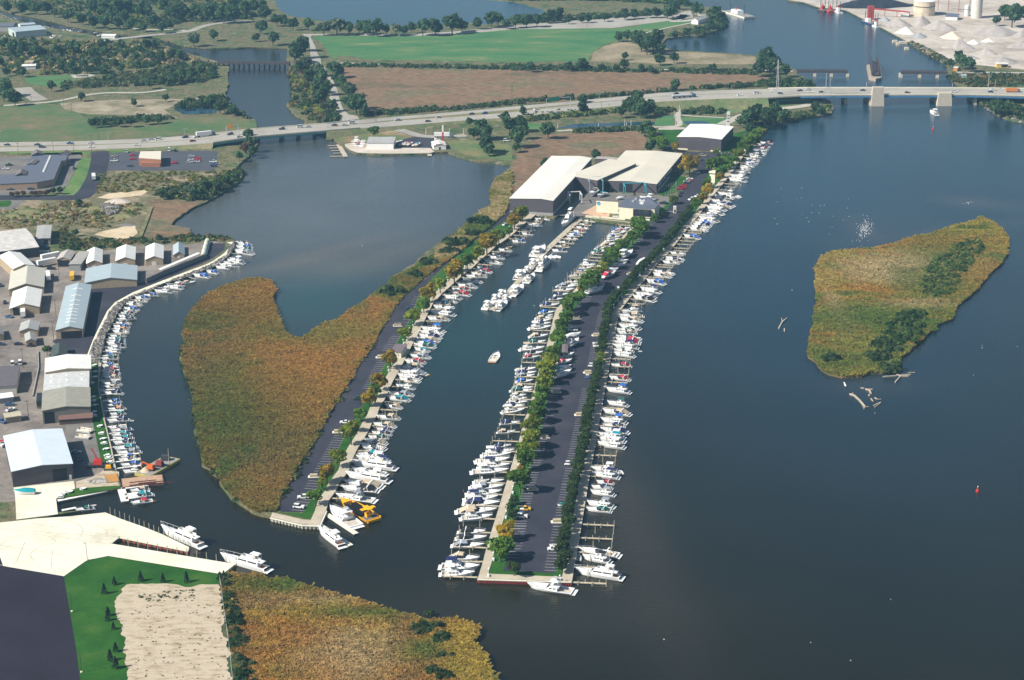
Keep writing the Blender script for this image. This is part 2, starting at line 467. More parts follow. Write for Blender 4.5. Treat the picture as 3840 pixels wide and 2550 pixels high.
L2 = [('s', 'n', [(-2600, -700), (-2600, -20), (-900, 10)]),
      ('n', 'c11', [(0, 80), (165, 130), (300, 150), (470, 190), (640, 235), (850, 270), (960, 290), (1130, 312), (1400, 332), (1470, 350), (1700, 420), (1900, 440), (2140, 440), (2352, 430)]),
      ('n', 'c12', [(290, 440), (280, 540), (300, 600), (350, 650), (330, 740), (340, 880), (280, 960), (350, 1050), (440, 1090), (470, 1150), (540, 1210), (650, 1250), (740, 1290), (760, 1330), (810, 1345), (860, 1385), (920, 1408), (1000, 1412), (1200, 1418), (1590, 1412), (1640, 1400), (1760, 1395), (1850, 1430), (2000, 1470), (2200, 1490), (2340, 1510)]),
      ('n', 'c22', [(2310, 0), (2280, 20), (2200, 80), (2150, 200), (2150, 250), (2170, 320), (2070, 370), (1990, 440), (1880, 540), (1770, 610), (1650, 680), (1550, 760), (1450, 850), (1350, 910), (1240, 980), (1210, 1050), (1130, 1090), (1060, 1150), (980, 1210), (870, 1270), (800, 1330), (740, 1370), (600, 1410), (520, 1470), (430, 1540), (340, 1530), (260, 1470), (240, 1420), (200, 1340), (180, 1260), (150, 1170), (180, 1080), (130, 1010), (0, 985)]),
      ('n', 'c21', [(2250, 1000), (2050, 1060), (1900, 1140), (1800, 1230), (1720, 1340), (1680, 1450), (1680, 1530)]),
      ('n', 'c31', [(1700, 0), (1670, 60), (1670, 180), (1700, 300), (1740, 420), (1780, 540), (1770, 640), (1790, 740), (1810, 850), (1840, 1000), (1860, 1130), (1960, 1200), (2050, 1340), (2150, 1430), (2250, 1510), (2330, 1568)]),
      ('n', 'c42', [(0, 30), (60, 50), (130, 62)]),
      ('s', 'c42', [(135, 80), (435, 150), (580, 155), (640, 20)]),
      ('s', 'c32', [(670, 1460), (730, 1380), (760, 1310), (850, 1190), (870, 1110), (930, 990), (975, 920), (1030, 830), (1060, 760), (1110, 680), (1130, 620), (1200, 500), (1255, 370), (1330, 240), (1370, 160), (1420, 60), (1445, 0)]),
      ('s', 'c22', [(1500, 1480), (1560, 1350), (1620, 1230), (1700, 1140), (1790, 1060), (1900, 960), (1980, 900), (2100, 790), (2200, 700), (2345, 600)]),
      ('s', 'c23', [(100, 500), (222, 405), (390, 432), (560, 330), (630, 318), (545, 405), (560, 420), (690, 372), (672, 440), (980, 482), (1100, 492), (1110, 510), (1040, 580), (720, 940), (560, 1110), (400, 1280), (380, 1350), (330, 1560)]),
      ('s', 'c33', [(320, 30), (290, 120), (230, 320), (190, 480), (150, 640), (110, 720), (60, 920), (0, 1120)]),
      ('s', 'A', [(718, 0), (660, 180), (600, 380), (560, 540), (492, 765), (1650, 800), (1745, 250), (1785, 0)]),
      ('s', 'B', [(640, 1400), (680, 1200), (710, 1010), (750, 825), (785, 645), (810, 470), (840, 305), (870, 140), (890, 0)]),
      ('s', 'D', [(860, 1480), (885, 1380), (905, 1230), (930, 1100), (960, 960), (1005, 690), (1020, 580), (1045, 450), (1070, 320), (1125, 200), (1210, 85), (1260, 20)]),
      ('s', 'H', [(470, 1510), (540, 1450), (620, 1370), (700, 1270), (780, 1170), (870, 1060), (940, 960), (1030, 850), (1120, 750), (1220, 620), (1300, 510), (1400, 370), (1480, 280), (1560, 180), (1640, 80), (1700, 0)]),
      ('s', 'c13', [(2060, 1530), (2130, 1430), (2180, 1360), (2230, 1310), (2270, 1280)]),
      ('n', 'c13', [(2270, 1280), (2290, 1220), (2352, 1180)]),
      ('n', 'c14', [(0, 1160), (100, 1130), (300, 1090), (440, 1070), (580, 1040), (600, 980), (570, 930), (520, 900), (430, 800), (410, 780), (340, 750), (330, 700), (270, 690), (260, 640), (180, 610)]),
      ('n', 'c13', [(2352, 480), (2240, 505), (2050, 492), (1850, 480), (1680, 470), (1500, 460), (1440, 450), (1380, 410), (1420, 350), (1600, 330), (1750, 320), (1900, 270), (1970, 250), (1980, 200), (1940, 130), (1930, 80), (1750, 60), (1600, 30), (1560, 0)]),
      ('s', 'n', [(2500, -300), (2300, -700)])]
land('ground', L2, 'wide middle ground carrying fields, highway and the two marina piers', SCRUB)
L4 = [('s', 'n', [(2880, -700), (2950, -40)]),
      ('s', 'c14', [(180, 0), (330, 20), (480, 70), (600, 80), (720, 95), (870, 170), (1000, 230), (1150, 310), (1280, 380)]),
      ('n', 'c14', [(1280, 380), (1390, 450), (1540, 530), (1650, 600), (1640, 690), (1720, 760), (1790, 815), (1820, 870), (1870, 930), (1960, 950), (2050, 1000), (2080, 1040), (2200, 1090), (2340, 1120)]),
      ('s', 'n', [(5200, 560), (6800, 300), (6800, -700)])]
land('ground', L4, 'pale east bank with aggregate yard and rail line', SCRUB)
L5 = [('n', 'c24', [(370, 1568), (400, 1440), (410, 1340), (440, 1240), (440, 1170), (430, 1000), (430, 930), (450, 850), (500, 790), (600, 745), (850, 720), (1000, 710), (1140, 680), (1300, 620), (1500, 580), (1700, 510), (1900, 460), (1960, 420), (2040, 460), (2150, 530), (2210, 640), (2200, 740), (2150, 850), (2050, 940), (1960, 1050), (1850, 1150), (1740, 1240), (1720, 1290), (1700, 1360), (1580, 1400), (1550, 1470), (1490, 1480)]),
      ('n', 'c34', [(1400, 0), (1310, 70), (1220, 150), (1215, 210), (1100, 280), (1050, 290), (940, 290), (860, 320), (680, 330), (560, 300), (460, 230), (390, 140), (370, 80), (372, 0)])]
_, RI = land('island', L5, 'reedy island alone in the right half of the water', MARSHG, .8)
# ================================================================== sheets over the land
POND = water()
POND.name = 'pond_water'
for n_ in list(POND.node_tree.nodes):
 if n_.type == 'VECT_MATH': POND.node_tree.links.remove(n_.inputs[0].links[0]); n_.inputs[0].default_value = (.014, .05, .075)
ISL = [('c22', [(1640, 760), (1550, 830), (1400, 920), (1250, 985), (1215, 1050), (1130, 1095), (1060, 1155), (980, 1215), (870, 1275), (800, 1335), (740, 1375), (600, 1415), (520, 1475), (430, 1545), (340, 1535), (260, 1475), (240, 1425), (200, 1345), (180, 1265), (150, 1175), (178, 1080), (130, 1015), (0, 990)]),
       ('c21', [(2250, 1005), (2050, 1065), (1900, 1145), (1800, 1235), (1725, 1340), (1685, 1450), (1685, 1530)]),
       ('c31', [(1705, 0), (1675, 60), (1675, 180), (1705, 300), (1745, 420), (1785, 540), (1775, 640), (1795, 740), (1815, 850), (1845, 1000), (1865, 1130), (1965, 1200), (2055, 1340), (2155, 1430), (2255, 1510), (2340, 1565)]),
       ('c32', [(180, 1568), (220, 1450), (330, 1250), (440, 1080), (540, 920), (640, 720), (760, 520), (870, 350), (960, 190), (1090, 20)]),
       ('c22', [(1130, 1500), (1200, 1380), (1290, 1230), (1350, 1160), (1520, 1010), (1650, 900)])]
ISLP = []
for t_, l_ in ISL: ISLP += P(t_, l_)
sheet('island_marsh', 'n', ISLP, .05, MARSHG, 'reed covered marsh between the lake and the left pier', 0)
STRIP = P('c22', [(1640, 760), (1760, 640), (1880, 550), (1990, 445), (2070, 375), (2170, 325), (2150, 250), (2155, 200), (2205, 80), (2330, 0), (2352, 60), (2330, 250), (2280, 400), (2200, 470), (2050, 590), (1900, 720), (1750, 840), (1650, 900)])
sheet('marsh_strip', 'n', STRIP, .05, MARSHG, 'narrow reed strip along the lake edge by the service road', 0)
S2 = P('c13', [(0, 1500), (90, 1360), (320, 1240), (550, 1210), (900, 1200), (1120, 1205), (1230, 1260), (1250, 1340), (1180, 1380), (1060, 1395), (850, 1440), (460, 1440), (300, 1568)]) + P('c23', [(180, 110), (0, 240)])
sheet('marsh', 'n', S2, .05, MARSHF, 'rust coloured marsh behind the big boat sheds', 2)
sheet('marsh', 'c12', [(800, 620), (1200, 600), (1500, 640), (2352, 640), (2352, 960), (2100, 990), (1700, 1010), (1640, 1035), (1400, 1045), (1040, 1050), (1010, 980), (960, 860), (850, 780), (790, 700)], .05, MARSHF, 'left half of the wide rust coloured marsh above the highway', 3)
sheet('marsh', 'c13', [(0, 640), (1200, 660), (2200, 680), (2352, 700), (2352, 750), (2000, 790), (1600, 820), (1400, 840), (900, 880), (500, 930), (0, 960)], .08, MARSHF, 'right half of the wide rust coloured marsh above the highway', 3)
sheet('marsh', 'c13', [(720, 560), (740, 480), (860, 415), (1000, 390), (1120, 340), (1180, 450), (1440, 470), (1700, 480), (2240, 520), (2250, 590), (1500, 590), (1000, 575)], .05, gmat('dry_grass', [(.11, .12, .06), (.23, .19, .12), (.3, .25, .16)], 40, 5, .15, .95), 'dry tan grass beside the bay below the far road', 3)
sheet('field', 'n', P('c12', [(500, 345), (620, 328), (1400, 332), (1900, 305), (2352, 272)]) + P('c13', [(400, 265), (950, 262), (1150, 240), (1250, 200), (1700, 190), (1640, 210), (1350, 280), (1120, 300), (1060, 330), (960, 380), (850, 410), (740, 480), (700, 560), (0, 570)]) + P('c12', [(1800, 560), (1000, 545), (900, 520), (780, 515), (700, 540), (600, 380)]), .07, FIELD, 'large mown green sports field with dry patches', 2)
sheet('park_grass', 'c11', [(0, 980), (330, 965), (560, 960), (700, 1010), (780, 1080), (1050, 1170), (1600, 1100), (2050, 1060), (2352, 1130), (2352, 1195), (1900, 1200), (1500, 1260), (700, 1295), (0, 1305)], .05, gmat('park_green', [(.055, .115, .045), (.08, .13, .05), (.14, .13, .065), (.26, .19, .11)], 45, 4, .15, .95, lo=.3, hi=.72), 'faded green common above the left end of the highway', 3)
sheet('gravel_lot', 'c11', [(540, 950), (1000, 920), (1900, 905), (1900, 930), (1640, 960), (1500, 1010), (1640, 1090), (1570, 1090), (1350, 1060), (800, 1050), (620, 1010)], .1, gmat('dusty_lot', [(.12, .12, .06), (.26, .22, .15), (.38, .33, .25)], 25, 3, .15, .95), 'dusty pale lot beside the river common', 2)
sheet('sand_court', 'c11', [(645, 690), (820, 680), (880, 690), (830, 705), (680, 718)], .1, PATHM, 'pale sand court among the bushes', 0)
sheet('park_grass', 'c11', [(230, 710), (640, 690), (680, 715), (360, 750), (240, 760)], .08, FIELD, 'small green lawn left of the sand court', 1)
sheet('park_grass', 'c11', [(240, 760), (700, 722), (720, 750), (520, 800), (380, 790)], .08, FIELD, 'small green lawn below the sand court', 1)
sheet('park_grass', 'c12', [(0, 170), (240, 230), (480, 300), (400, 330), (0, 330)], .05, SCRUB, 'rough green near the upper river bend', 2)
pw, _ = sheet('upper_lake', 'n', P('c12', [(150, -300), (170, 0), (230, 100), (330, 150), (600, 185), (800, 220), (1200, 240), (1700, 225), (1950, 205), (2100, 225), (2352, 190)]) + P('c13', [(60, 170), (280, 120), (300, 90), (150, 60), (0, 20), (-350, -10), (-700, -60)]), .04, POND, 'blue lake along the top edge behind the tree line', 3, step=12)
sheet('pond', 'c11', [(1590, 1000), (1680, 1050), (1850, 1050), (1980, 1040), (2000, 1000), (1900, 985), (1700, 985)], .14, POND, 'small dark pond by the river common', 1)
sheet('pond', 'c13', [(420, 1180), (560, 1140), (900, 1130), (1200, 1120), (1460, 1125), (1420, 1145), (1150, 1150), (900, 1160), (600, 1175)], .09, POND, 'long narrow pond between highway and rust marsh', 1)
sheet('pond', 'c13', [(1580, 1115), (1750, 1110), (1830, 1130), (1780, 1145), (1600, 1145)], .09, POND, 'small pond behind the white roofed shed', 1)
# lawns and fields near the highway
sheet('verge', 'c13', [(120, 1130), (260, 1140), (420, 1180), (400, 1200), (260, 1200), (130, 1190)], .1, FIELD, 'green verge beside the tall trees', 1)
sheet('lawn', 'c13', [(1340, 1195), (1620, 1190), (1520, 1330), (1480, 1345), (1400, 1280)], .12, LAWN, 'striped green lawn left of the white roofed shed', 0)
sheet('lawn', 'c13', [(1920, 1400), (2030, 1240), (2160, 1190), (2230, 1240), (2200, 1300), (2120, 1400)], .12, LAWN, 'green lawn right of the white roofed shed', 0)
sheet('lawn', 'c13', [(1340, 1070), (1480, 1060), (1490, 1150), (1300, 1160)], .12, FIELD, 'grass patch beside the footbridge', 0)
sheet('lawn', 'c13', [(1540, 1075), (1980, 1085), (1900, 1160), (1560, 1160)], .05, FIELD, 'grass around the pond behind the white roofed shed', 0)
sheet('verge', 'c13', [(1330, 950), (1500, 935), (2100, 900), (2352, 915), (2352, 1000), (2200, 1020), (1950, 1050), (1600, 1050), (1560, 1020), (1350, 1000)], .05, gmat('verge_green', [(.08, .15, .05), (.12, .17, .07), (.2, .18, .1)], 30, 4, .2, .95), 'green slope under the approach of the blue bridge', 2)
sheet('verge', 'c14', [(0, 900), (300, 890), (420, 940), (300, 960), (0, 990)], .06, FIELD, 'green slope at the left end of the blue bridge', 1)
sheet('verge', 'c12', [(650, 1215), (1000, 1200), (1250, 1200), (1460, 1260), (1440, 1290), (800, 1310), (700, 1260)], .05, gmat('verge_mix', [(.07, .14, .05), (.12, .15, .06), (.22, .15, .08), (.36, .3, .18)], 18, 3, .2, .95), 'mixed grass verge above the sandy launch', 1)
sheet('verge', 'c12', [(1760, 1290), (2060, 1290), (2352, 1340), (2352, 1480), (2000, 1440), (1780, 1380)], .05, gmat('verge_mix2', [(.07, .14, .05), (.12, .15, .06), (.2, .17, .08)], 18, 3, .2, .95), 'green bank right of the small white office', 1)
sheet('verge', 'c11', [(980, 1385), (1080, 1360), (1700, 1320), (2000, 1290), (2200, 1290), (1400, 1345), (1180, 1395), (1060, 1420)], .05, gmat('verge_g3', [(.06, .14, .04), (.1, .18, .05), (.16, .2, .08)], 18, 3, .2, .95), 'green verge along the highway by the restaurant', 1)
sheet('verge', 'c11', [(0, 1385), (100, 1415), (860, 1395), (870, 1410), (760, 1425), (740, 1375), (400, 1380)], .05, _M['verge_g3'], 'green verge in front of the dark roofed mall', 0)
sheet('verge', 'p', [(1480, 260), (1720, 255), (1690, 480), (1480, 900), (1350, 950), (820, 960), (900, 930), (1150, 900), (1380, 500)], .06, _M['verge_g3'], 'long green verge between the mall and the side road', 0)
sheet('rough_ground', 'c21', [(880, 0), (2240, 0), (2100, 150), (1830, 300), (1610, 430), (1560, 500), (1360, 620), (700, 660), (540, 500), (690, 270), (820, 250)], .04, gmat('wasteland', [(.08, .09, .04), (.15, .125, .075), (.12, .12, .06), (.28, .22, .15), (.1, .11, .05)], 24, 2.5, .3, .95, bump=.6, bdist=1), 'weedy waste ground between the side road and the lake', 1)
sheet('rough_ground', 'c21', [(0, 360), (230, 260), (690, 270), (540, 500), (470, 540), (270, 540), (0, 560)], .07, _M['wasteland'], 'weedy waste ground behind the long grey shed', 1)
sheet('sand_patch', 'c21', [(860, 590), (1000, 540), (1240, 500), (1260, 580), (1200, 620), (1050, 630)], .12, SANDM, 'bare sandy hollow inside the earth berm', 1.5)
sheet('sand_patch', 'c21', [(900, 250), (1000, 210), (1400, 170), (1300, 230), (1000, 262)], .12, SANDM, 'orange sand scrape near the side road', 1.5)
sheet('marsh', 'c21', [(1400, 260), (1830, 300), (1700, 380), (1610, 440), (1580, 500), (1750, 530), (1740, 580), (1400, 620), (1380, 440)], .09, MARSHF, 'small rust marsh at the lake corner', 1)
# west yards
sheet('yard', 'n', P('c21', [(0, 790), (360, 790), (800, 760), (1320, 680), (1880, 670), (1900, 640), (2070, 668), (2060, 720), (1960, 810), (1880, 850), (1250, 1100), (1040, 1210), (960, 1330), (880, 1500)]) + P('c31', [(800, 120), (830, 700), (850, 740), (930, 1100), (960, 1180), (850, 1250), (690, 1370), (520, 1450), (0, 1480)]) + P('n', [(-700, 1880), (-700, 960)]), .05, YARD, 'worn grey yard between the storage sheds', 0)
sheet('asphalt_yard', 'n', P('c21', [(800, 1080), (1220, 1050), (1390, 1010), (1890, 800), (1910, 670), (2070, 668), (2060, 720), (1960, 805), (1870, 850), (1240, 1110), (1040, 1210), (960, 1340), (860, 1568)]) + P('c31', [(800, 130), (640, 130), (480, 0)]) + P('c21', [(480, 1568), (560, 1520), (780, 1500)]), .1, ASPH, 'dark asphalt curving along the rock revetment', 0)
sheet('concrete_kerb', 'n', P('c21', [(2080, 660), (2130, 680), (2060, 760), (1960, 830), (1900, 860), (1500, 1010), (1220, 1120), (1060, 1210), (985, 1290), (930, 1400), (880, 1500), (850, 1568)]) + P('c31', [(800, 130), (815, 130), (860, 0)]) + P('c21', [(880, 1568), (905, 1500), (960, 1390), (1010, 1290), (1080, 1215), (1250, 1135), (1520, 1030), (1920, 870), (2080, 780), (2150, 690), (2140, 655)]), .16, CONC, 'pale concrete promenade behind the rocks', 0)
RIPP = P('c21', [(2150, 660), (2160, 700), (2100, 785), (2000, 865), (1900, 905), (1750, 965), (1640, 1005), (1500, 1035), (1400, 1095), (1250, 1145), (1170, 1195), (1120, 1255), (1080, 1305), (1060, 1355), (1030, 1405), (1010, 1455), (970, 1505), (960, 1560)]) + P('c31', [(950, 60), (930, 110), (920, 190), (835, 190), (835, 130), (860, 20)]) + P('c21', [(905, 1500), (960, 1390), (1010, 1290), (1080, 1215), (1250, 1135), (1520, 1030), (1920, 870), (2080, 780), (2110, 690)])
sheet('rock_revetment', 'n', RIPP, .2, RIP, 'sloping grey rock revetment between promenade and boats', 0)
sheet('lawn', 'c31', [(835, 200), (925, 200), (905, 400), (905, 440), (930, 560), (955, 690), (945, 720), (985, 860), (1020, 1000), (1050, 1165), (940, 1160), (850, 730), (835, 690), (830, 400)], .12, LAWN, 'narrow green lawn of round white tables beside the left boats', 0)
sheet('seawall_walk', 'c31', [(905, 200), (932, 200), (912, 400), (912, 440), (936, 560), (962, 690), (962, 720), (997, 860), (1030, 1000), (1070, 1185), (1050, 1185), (1018, 1000), (985, 860), (950, 720), (948, 690), (925, 560), (902, 440), (902, 400)], .3, WALK, 'narrow seawall walk at the heads of the left boats', 0)
sheet('asphalt_yard', 'c31', [(600, 760), (850, 730), (930, 1100), (860, 1240), (700, 1290), (640, 1180)], .1, ASPH_OLD, 'worn asphalt right of the pale blue roofed shed', 0)
sheet('concrete_apron', 'c31', [(125, 1345), (680, 1285), (690, 1360), (560, 1400), (515, 1450), (532, 1590), (150, 1640), (140, 1420)], .13, CONC, 'pale concrete apron before the dark walled shed', 0)
sheet('lawn', 'c31', [(530, 1430), (600, 1380), (700, 1355), (1050, 1330), (1095, 1335), (1090, 1350), (540, 1445)], .17, LAWN, 'small pointed lawn with white tables by the basin', 0)
sheet('bare_ground', 'c31', [(840, 1250), (960, 1180), (1090, 1200), (1100, 1330), (700, 1350), (700, 1290)], .1, DIRT, 'dug up ground of the seawall works', 1)
sheet('concrete_pad', 'c41', [(-900, 230), (0, 125), (340, 88), (640, 68), (968, 32), (1100, 87), (1340, 172), (1500, 237), (1738, 352), (1733, 383), (1108, 258), (1092, 252), (1008, 316), (2163, 507), (2042, 600), (995, 432), (800, 470), (587, 618), (30, 525), (0, 440), (-900, 300)], .2, CONC, 'huge pale concrete wharf pad in the lower left', 0)
sheet('parking_lot', 'c41', [(-900, 300), (0, 440), (30, 525), (587, 618), (700, 1290), (735, 1570), (760, 1760), (-900, 1760)], .15, gmat('dark_asphalt', [(.016, .013, .022), (.024, .02, .032)], 25, 1.2, .12, .85), 'plain dark asphalt lot in the bottom left corner', 0)
sheet('lawn', 'c41', [(587, 618), (800, 470), (995, 432), (2042, 602), (2018, 640), (2018, 700), (1990, 1760), (760, 1760), (735, 1570), (700, 1290)], .12, LAWN, 'bright green lawn around the bare soil plot', 0)
sheet('bare_plot', 'c41', [(1160, 700), (1300, 690), (1500, 680), (1700, 705), (2018, 690), (2050, 900), (2080, 1200), (2130, 1570), (2150, 1760), (1260, 1760), (1180, 1500), (1150, 1350), (1110, 1100), (1040, 850)], .17, DIRT, 'bare rutted soil plot with weed patches in the lawn', 2.2, step=1.2)
BM = P('c41', [(2100, 600), (2352, 605)]) + P('c42', [(130, 645), (270, 645), (430, 705), (590, 750), (740, 795), (900, 835), (1020, 865), (1190, 925), (1410, 985), (1490, 1005), (1600, 1020), (1800, 1015), (2045, 1082), (2045, 1150), (1995, 1220), (2035, 1300), (2115, 1325), (2125, 1420), (2175, 1520), (2205, 1580), (2300, 1760)]) + P('c41', [(2190, 1760), (2170, 1480), (2110, 1100), (2060, 850), (2030, 700), (2050, 640)])
sheet('marsh', 'n', BM, .05, MARSHG, 'autumn coloured marsh along the bottom edge', 0)
# sandy launch
sheet('sand_beach', 'c12', [(815, 1325), (900, 1310), (1020, 1318), (1260, 1340), (1600, 1362), (1640, 1395), (1590, 1408), (1200, 1412), (1000, 1408), (925, 1402), (865, 1380), (820, 1345)], .1, GRAV, 'pale sandy bank before the white warehouse', 0)
sheet('parking_lot', 'c12', [(1265, 1300), (1440, 1260), (1640, 1265), (1640, 1360), (1270, 1358)], .1, ASPH, 'small asphalt lot with boats beside the white warehouse', 0)
# ---- marina asphalt
sheet('service_road', 'n', P('c32', [(205, 1510), (230, 1568), (430, 1568), (560, 1340), (700, 1110), (790, 900), (910, 700), (990, 560), (1180, 210), (1290, 0)]) + P('c22', [(1290, 1568), (1400, 1380), (1500, 1130), (1620, 980), (1740, 870), (1900, 720), (2100, 580), (2300, 450), (2352, 380)]) + P('c23', [(0, 370), (10, 280), (20, 250), (-10, 240)]) + P('c22', [(2352, 250), (2290, 400), (2200, 480), (2050, 600), (1900, 730), (1760, 830), (1640, 930), (1500, 1040), (1350, 1170), (1240, 1330), (1150, 1480), (1105, 1568)]) + P('c32', [(1090, 0), (1000, 130), (900, 300), (780, 500), (650, 710), (560, 880), (460, 1050), (340, 1250), (240, 1440)]), .1, ASPH, 'dark service road with parking stalls along the left pier', 0)
sheet('verge', 'n', P('c32', [(440, 1568), (570, 1340), (710, 1110), (800, 900), (920, 700), (1000, 560), (1190, 210), (1300, 0), (1400, 0), (1320, 160), (1240, 330), (1150, 480), (1060, 620), (980, 760), (870, 960), (740, 1200), (660, 1330), (570, 1568)]), .14, LAWN, 'green tree strip of the left pier, lower half', 0)
sheet('verge', 'n', P('c22', [(1300, 1568), (1410, 1380), (1510, 1130), (1630, 980), (1750, 870), (1910, 720), (2110, 580), (2310, 450), (2352, 460), (2352, 560), (2200, 660), (2000, 820), (1800, 1000), (1620, 1170), (1500, 1400), (1430, 1568)]), .14, LAWN, 'green tree strip of the left pier, upper half', 0)
sheet('lawn', 'c42', [(200, 30), (425, 38), (470, -10), (600, -20), (540, 100)], .16, LAWN, 'green lawn at the tip of the left pier', 0)
def offs(pts, d):
 out = []
 for i, p in enumerate(pts):
  a = pts[max(0, i - 1)]; b = pts[min(len(pts) - 1, i + 1)]
  t = (b - a).normalized()
  out.append(p + Vector((-t.y, t.x, 0)) * d)
 return out
W1 = P('c42', [(580, 155), (640, 20)]) + P('c32', [(670, 1460), (730, 1380), (760, 1310), (850, 1190), (870, 1110), (930, 990), (975, 920), (1030, 830), (1060, 760), (1110, 680), (1130, 620), (1200, 500), (1255, 370), (1330, 240), (1370, 160), (1420, 60)]) + P('c22', [(1500, 1480), (1560, 1350), (1620, 1230), (1700, 1140), (1790, 1060), (1900, 960), (1980, 900), (2100, 790), (2200, 700), (2345, 600)]) + P('c23', [(100, 500), (222, 405)])
sheet('walkway', 'n', [p + Vector((0, 0, 0)) for p in offs(W1, -.15)] + offs(W1, 4.4)[::-1], .3, WALK, 'tan concrete walkway along the right edge of the left pier', 0)
sheet('walkway', 'c42', [(135, 78), (150, 35), (435, 100), (560, 108), (590, 60), (640, 20), (580, 153), (435, 148)], .34, WALK, 'concrete end walk of the left pier', 0)
W2 = P('c23', [(1100, 515), (1040, 580), (720, 940), (560, 1110), (400, 1280), (380, 1350), (330, 1560)]) + P('c33', [(320, 30), (290, 120), (230, 320), (190, 480), (150, 640), (110, 720), (60, 920), (0, 1120)]) + P('A', [(718, 0), (660, 180), (600, 380), (560, 540), (492, 765)])
sheet('walkway', 'n', offs(W2, .15) + offs(W2, 3.5)[::-1], .3, WALK, 'tan concrete walkway along the left edge of the long pier', 0)
W3 = P('A', [(1650, 800), (1745, 250), (1785, 0)]) + P('B', [(640, 1400), (680, 1200), (710, 1010), (750, 825), (785, 645), (810, 470), (840, 305), (870, 140), (890, 0)]) + P('D', [(860, 1480), (885, 1380), (905, 1230), (930, 1100), (960, 960), (1005, 690), (1020, 580), (1045, 450), (1070, 320), (1125, 200), (1210, 85), (1260, 20)]) + P('H', [(470, 1510), (540, 1450), (620, 1370), (700, 1270), (780, 1170), (870, 1060), (940, 960), (1030, 850), (1120, 750), (1220, 620), (1300, 510), (1400, 370), (1480, 280), (1560, 180), (1640, 80), (1700, 0)]) + P('c13', [(2060, 1530), (2130, 1430), (2180, 1360), (2230, 1310)])
sheet('walkway', 'n', offs(W3, -.15) + offs(W3, 3.8)[::-1], .3, WALK, 'tan concrete walkway along the right edge of the long pier', 0)
sheet('walkway', 'A', [(495, 763), (640, 702), (1560, 742), (1650, 798)], .34, WALK, 'concrete end walk above the red sheet wall', 0)
# long pier: lawn base and asphalt
sheet('verge', 'n', offs(W2, 3.5) + P('A', [(620, 702), (1560, 742)]) + offs(W3, 3.8), .12, LAWN, 'green strips under the trees of the long pier', 0)
LOTL = P('c23', [(1250, 480), (1190, 600), (1050, 760), (900, 900), (700, 1130), (600, 1230), (540, 1330), (470, 1568)]) + P('c33', [(440, 130), (390, 330), (330, 500), (290, 740), (240, 900), (180, 1110), (150, 1240), (100, 1390), (70, 1540)]) + P('A', [(960, 90), (900, 400), (805, 662)])
LOTR = P('A', [(1450, 692), (1540, 140)]) + P('c33', [(520, 1450), (560, 1150), (610, 900), (660, 640), (730, 330), (800, 60), (810, 0)]) + P('c23', [(830, 1450), (850, 1280), (1000, 1080), (1200, 870), (1400, 660), (1480, 520), (1640, 330), (1700, 250), (1750, 140), (1810, 0)])
LOTT = P('c13', [(1800, 1500), (1900, 1405), (2040, 1410), (1910, 1400), (1560, 1390), (1440, 1350), (1350, 1220), (1300, 1200), (1360, 1380), (1560, 1430), (1600, 1480), (1640, 1568)]) + P('c23', [(1700, 20), (1640, 90), (1560, 180), (1520, 240), (1450, 320), (1420, 380), (1370, 440)])
sheet('parking_lot', 'n', LOTL[::-1] + P('c23', [(1370, 440), (1450, 320), (1530, 240), (1640, 80), (1720, 0)]) + P('c13', [(1620, 1500), (1560, 1420), (1560, 1395), (1920, 1400), (2040, 1410), (1900, 1490)]) + LOTR[::-1], .17, ASPH, 'long dark asphalt parking lot down the middle of the long pier', 0)
sheet('service_lane', 'c13', [(1330, 1215), (1350, 1212), (1465, 1345), (1470, 1380), (1380, 1375), (1290, 1290), (1250, 1240)], .14, ASPH, 'short asphalt lane behind the orange tree', 0)
sheet('yard_apron', 'E', [(650, 870), (1010, 640), (1060, 600), (1080, 590), (1500, 600), (1900, 620), (1960, 640), (2060, 650), (2080, 760), (1950, 960), (1830, 960), (1800, 960), (1550, 900), (1170, 750), (1050, 890), (860, 900)], .09, ASPH_OLD, 'grey working apron of the boatyard before the sheds', 0)
sheet('lawn', 'E', [(1920, 600), (2170, 380), (2290, 420), (2130, 600), (1990, 640)], .14, LAWN, 'green strip under the lettered shed wall', 0)
sheet('brick_terrace', 'U', [(-320, 640), (130, 395), (580, 470), (490, 770), (200, 740)], .3, pm('brick_paving', (.55, .36, .24), .85, .15, 1.5), 'orange brick terrace beside the clubhouse', 0)
# aggregate yard
sheet('aggregate_yard', 'n', P('c14', [(190, 0), (330, 22), (480, 72), (600, 82), (720, 97), (870, 172), (1000, 232), (1150, 312), (1280, 382), (1400, 430), (1560, 510), (1700, 580), (1950, 600), (2352, 640)]) + P('n', [(4700, 260), (5200, -100), (5200, -500), (2950, -500)]), .05, GRAV, 'pale aggregate yard across the river', 0)
# ---- roads
def road(name, tg, rows, mat, label, z=.12, hs=None):
 """rows: ((x,y) one edge, (x,y) other edge)"""
 mb = MB()
 A, B = [], []
 for i, (a, b) in enumerate(rows):
  h = LAND + z if hs is None else hs[i]
  A.append(g(tg, *a, h)); B.append(g(tg, *b, h))
 k = 0
 for i in range(len(A) - 1):
  mb.quad(A[i], B[i], B[i + 1], A[i + 1])
 if hs is not None and max(hs) > 2:
  for E_ in (A, B):
   for i in range(len(E_) - 1):
    mb.quad(E_[i], E_[i + 1], E_[i + 1] - Vector((0, 0, .9)), E_[i] - Vector((0, 0, .9)))
 o = mb.build(name, mat)
 return tag(o, label, 'road', kind='structure'), A, B

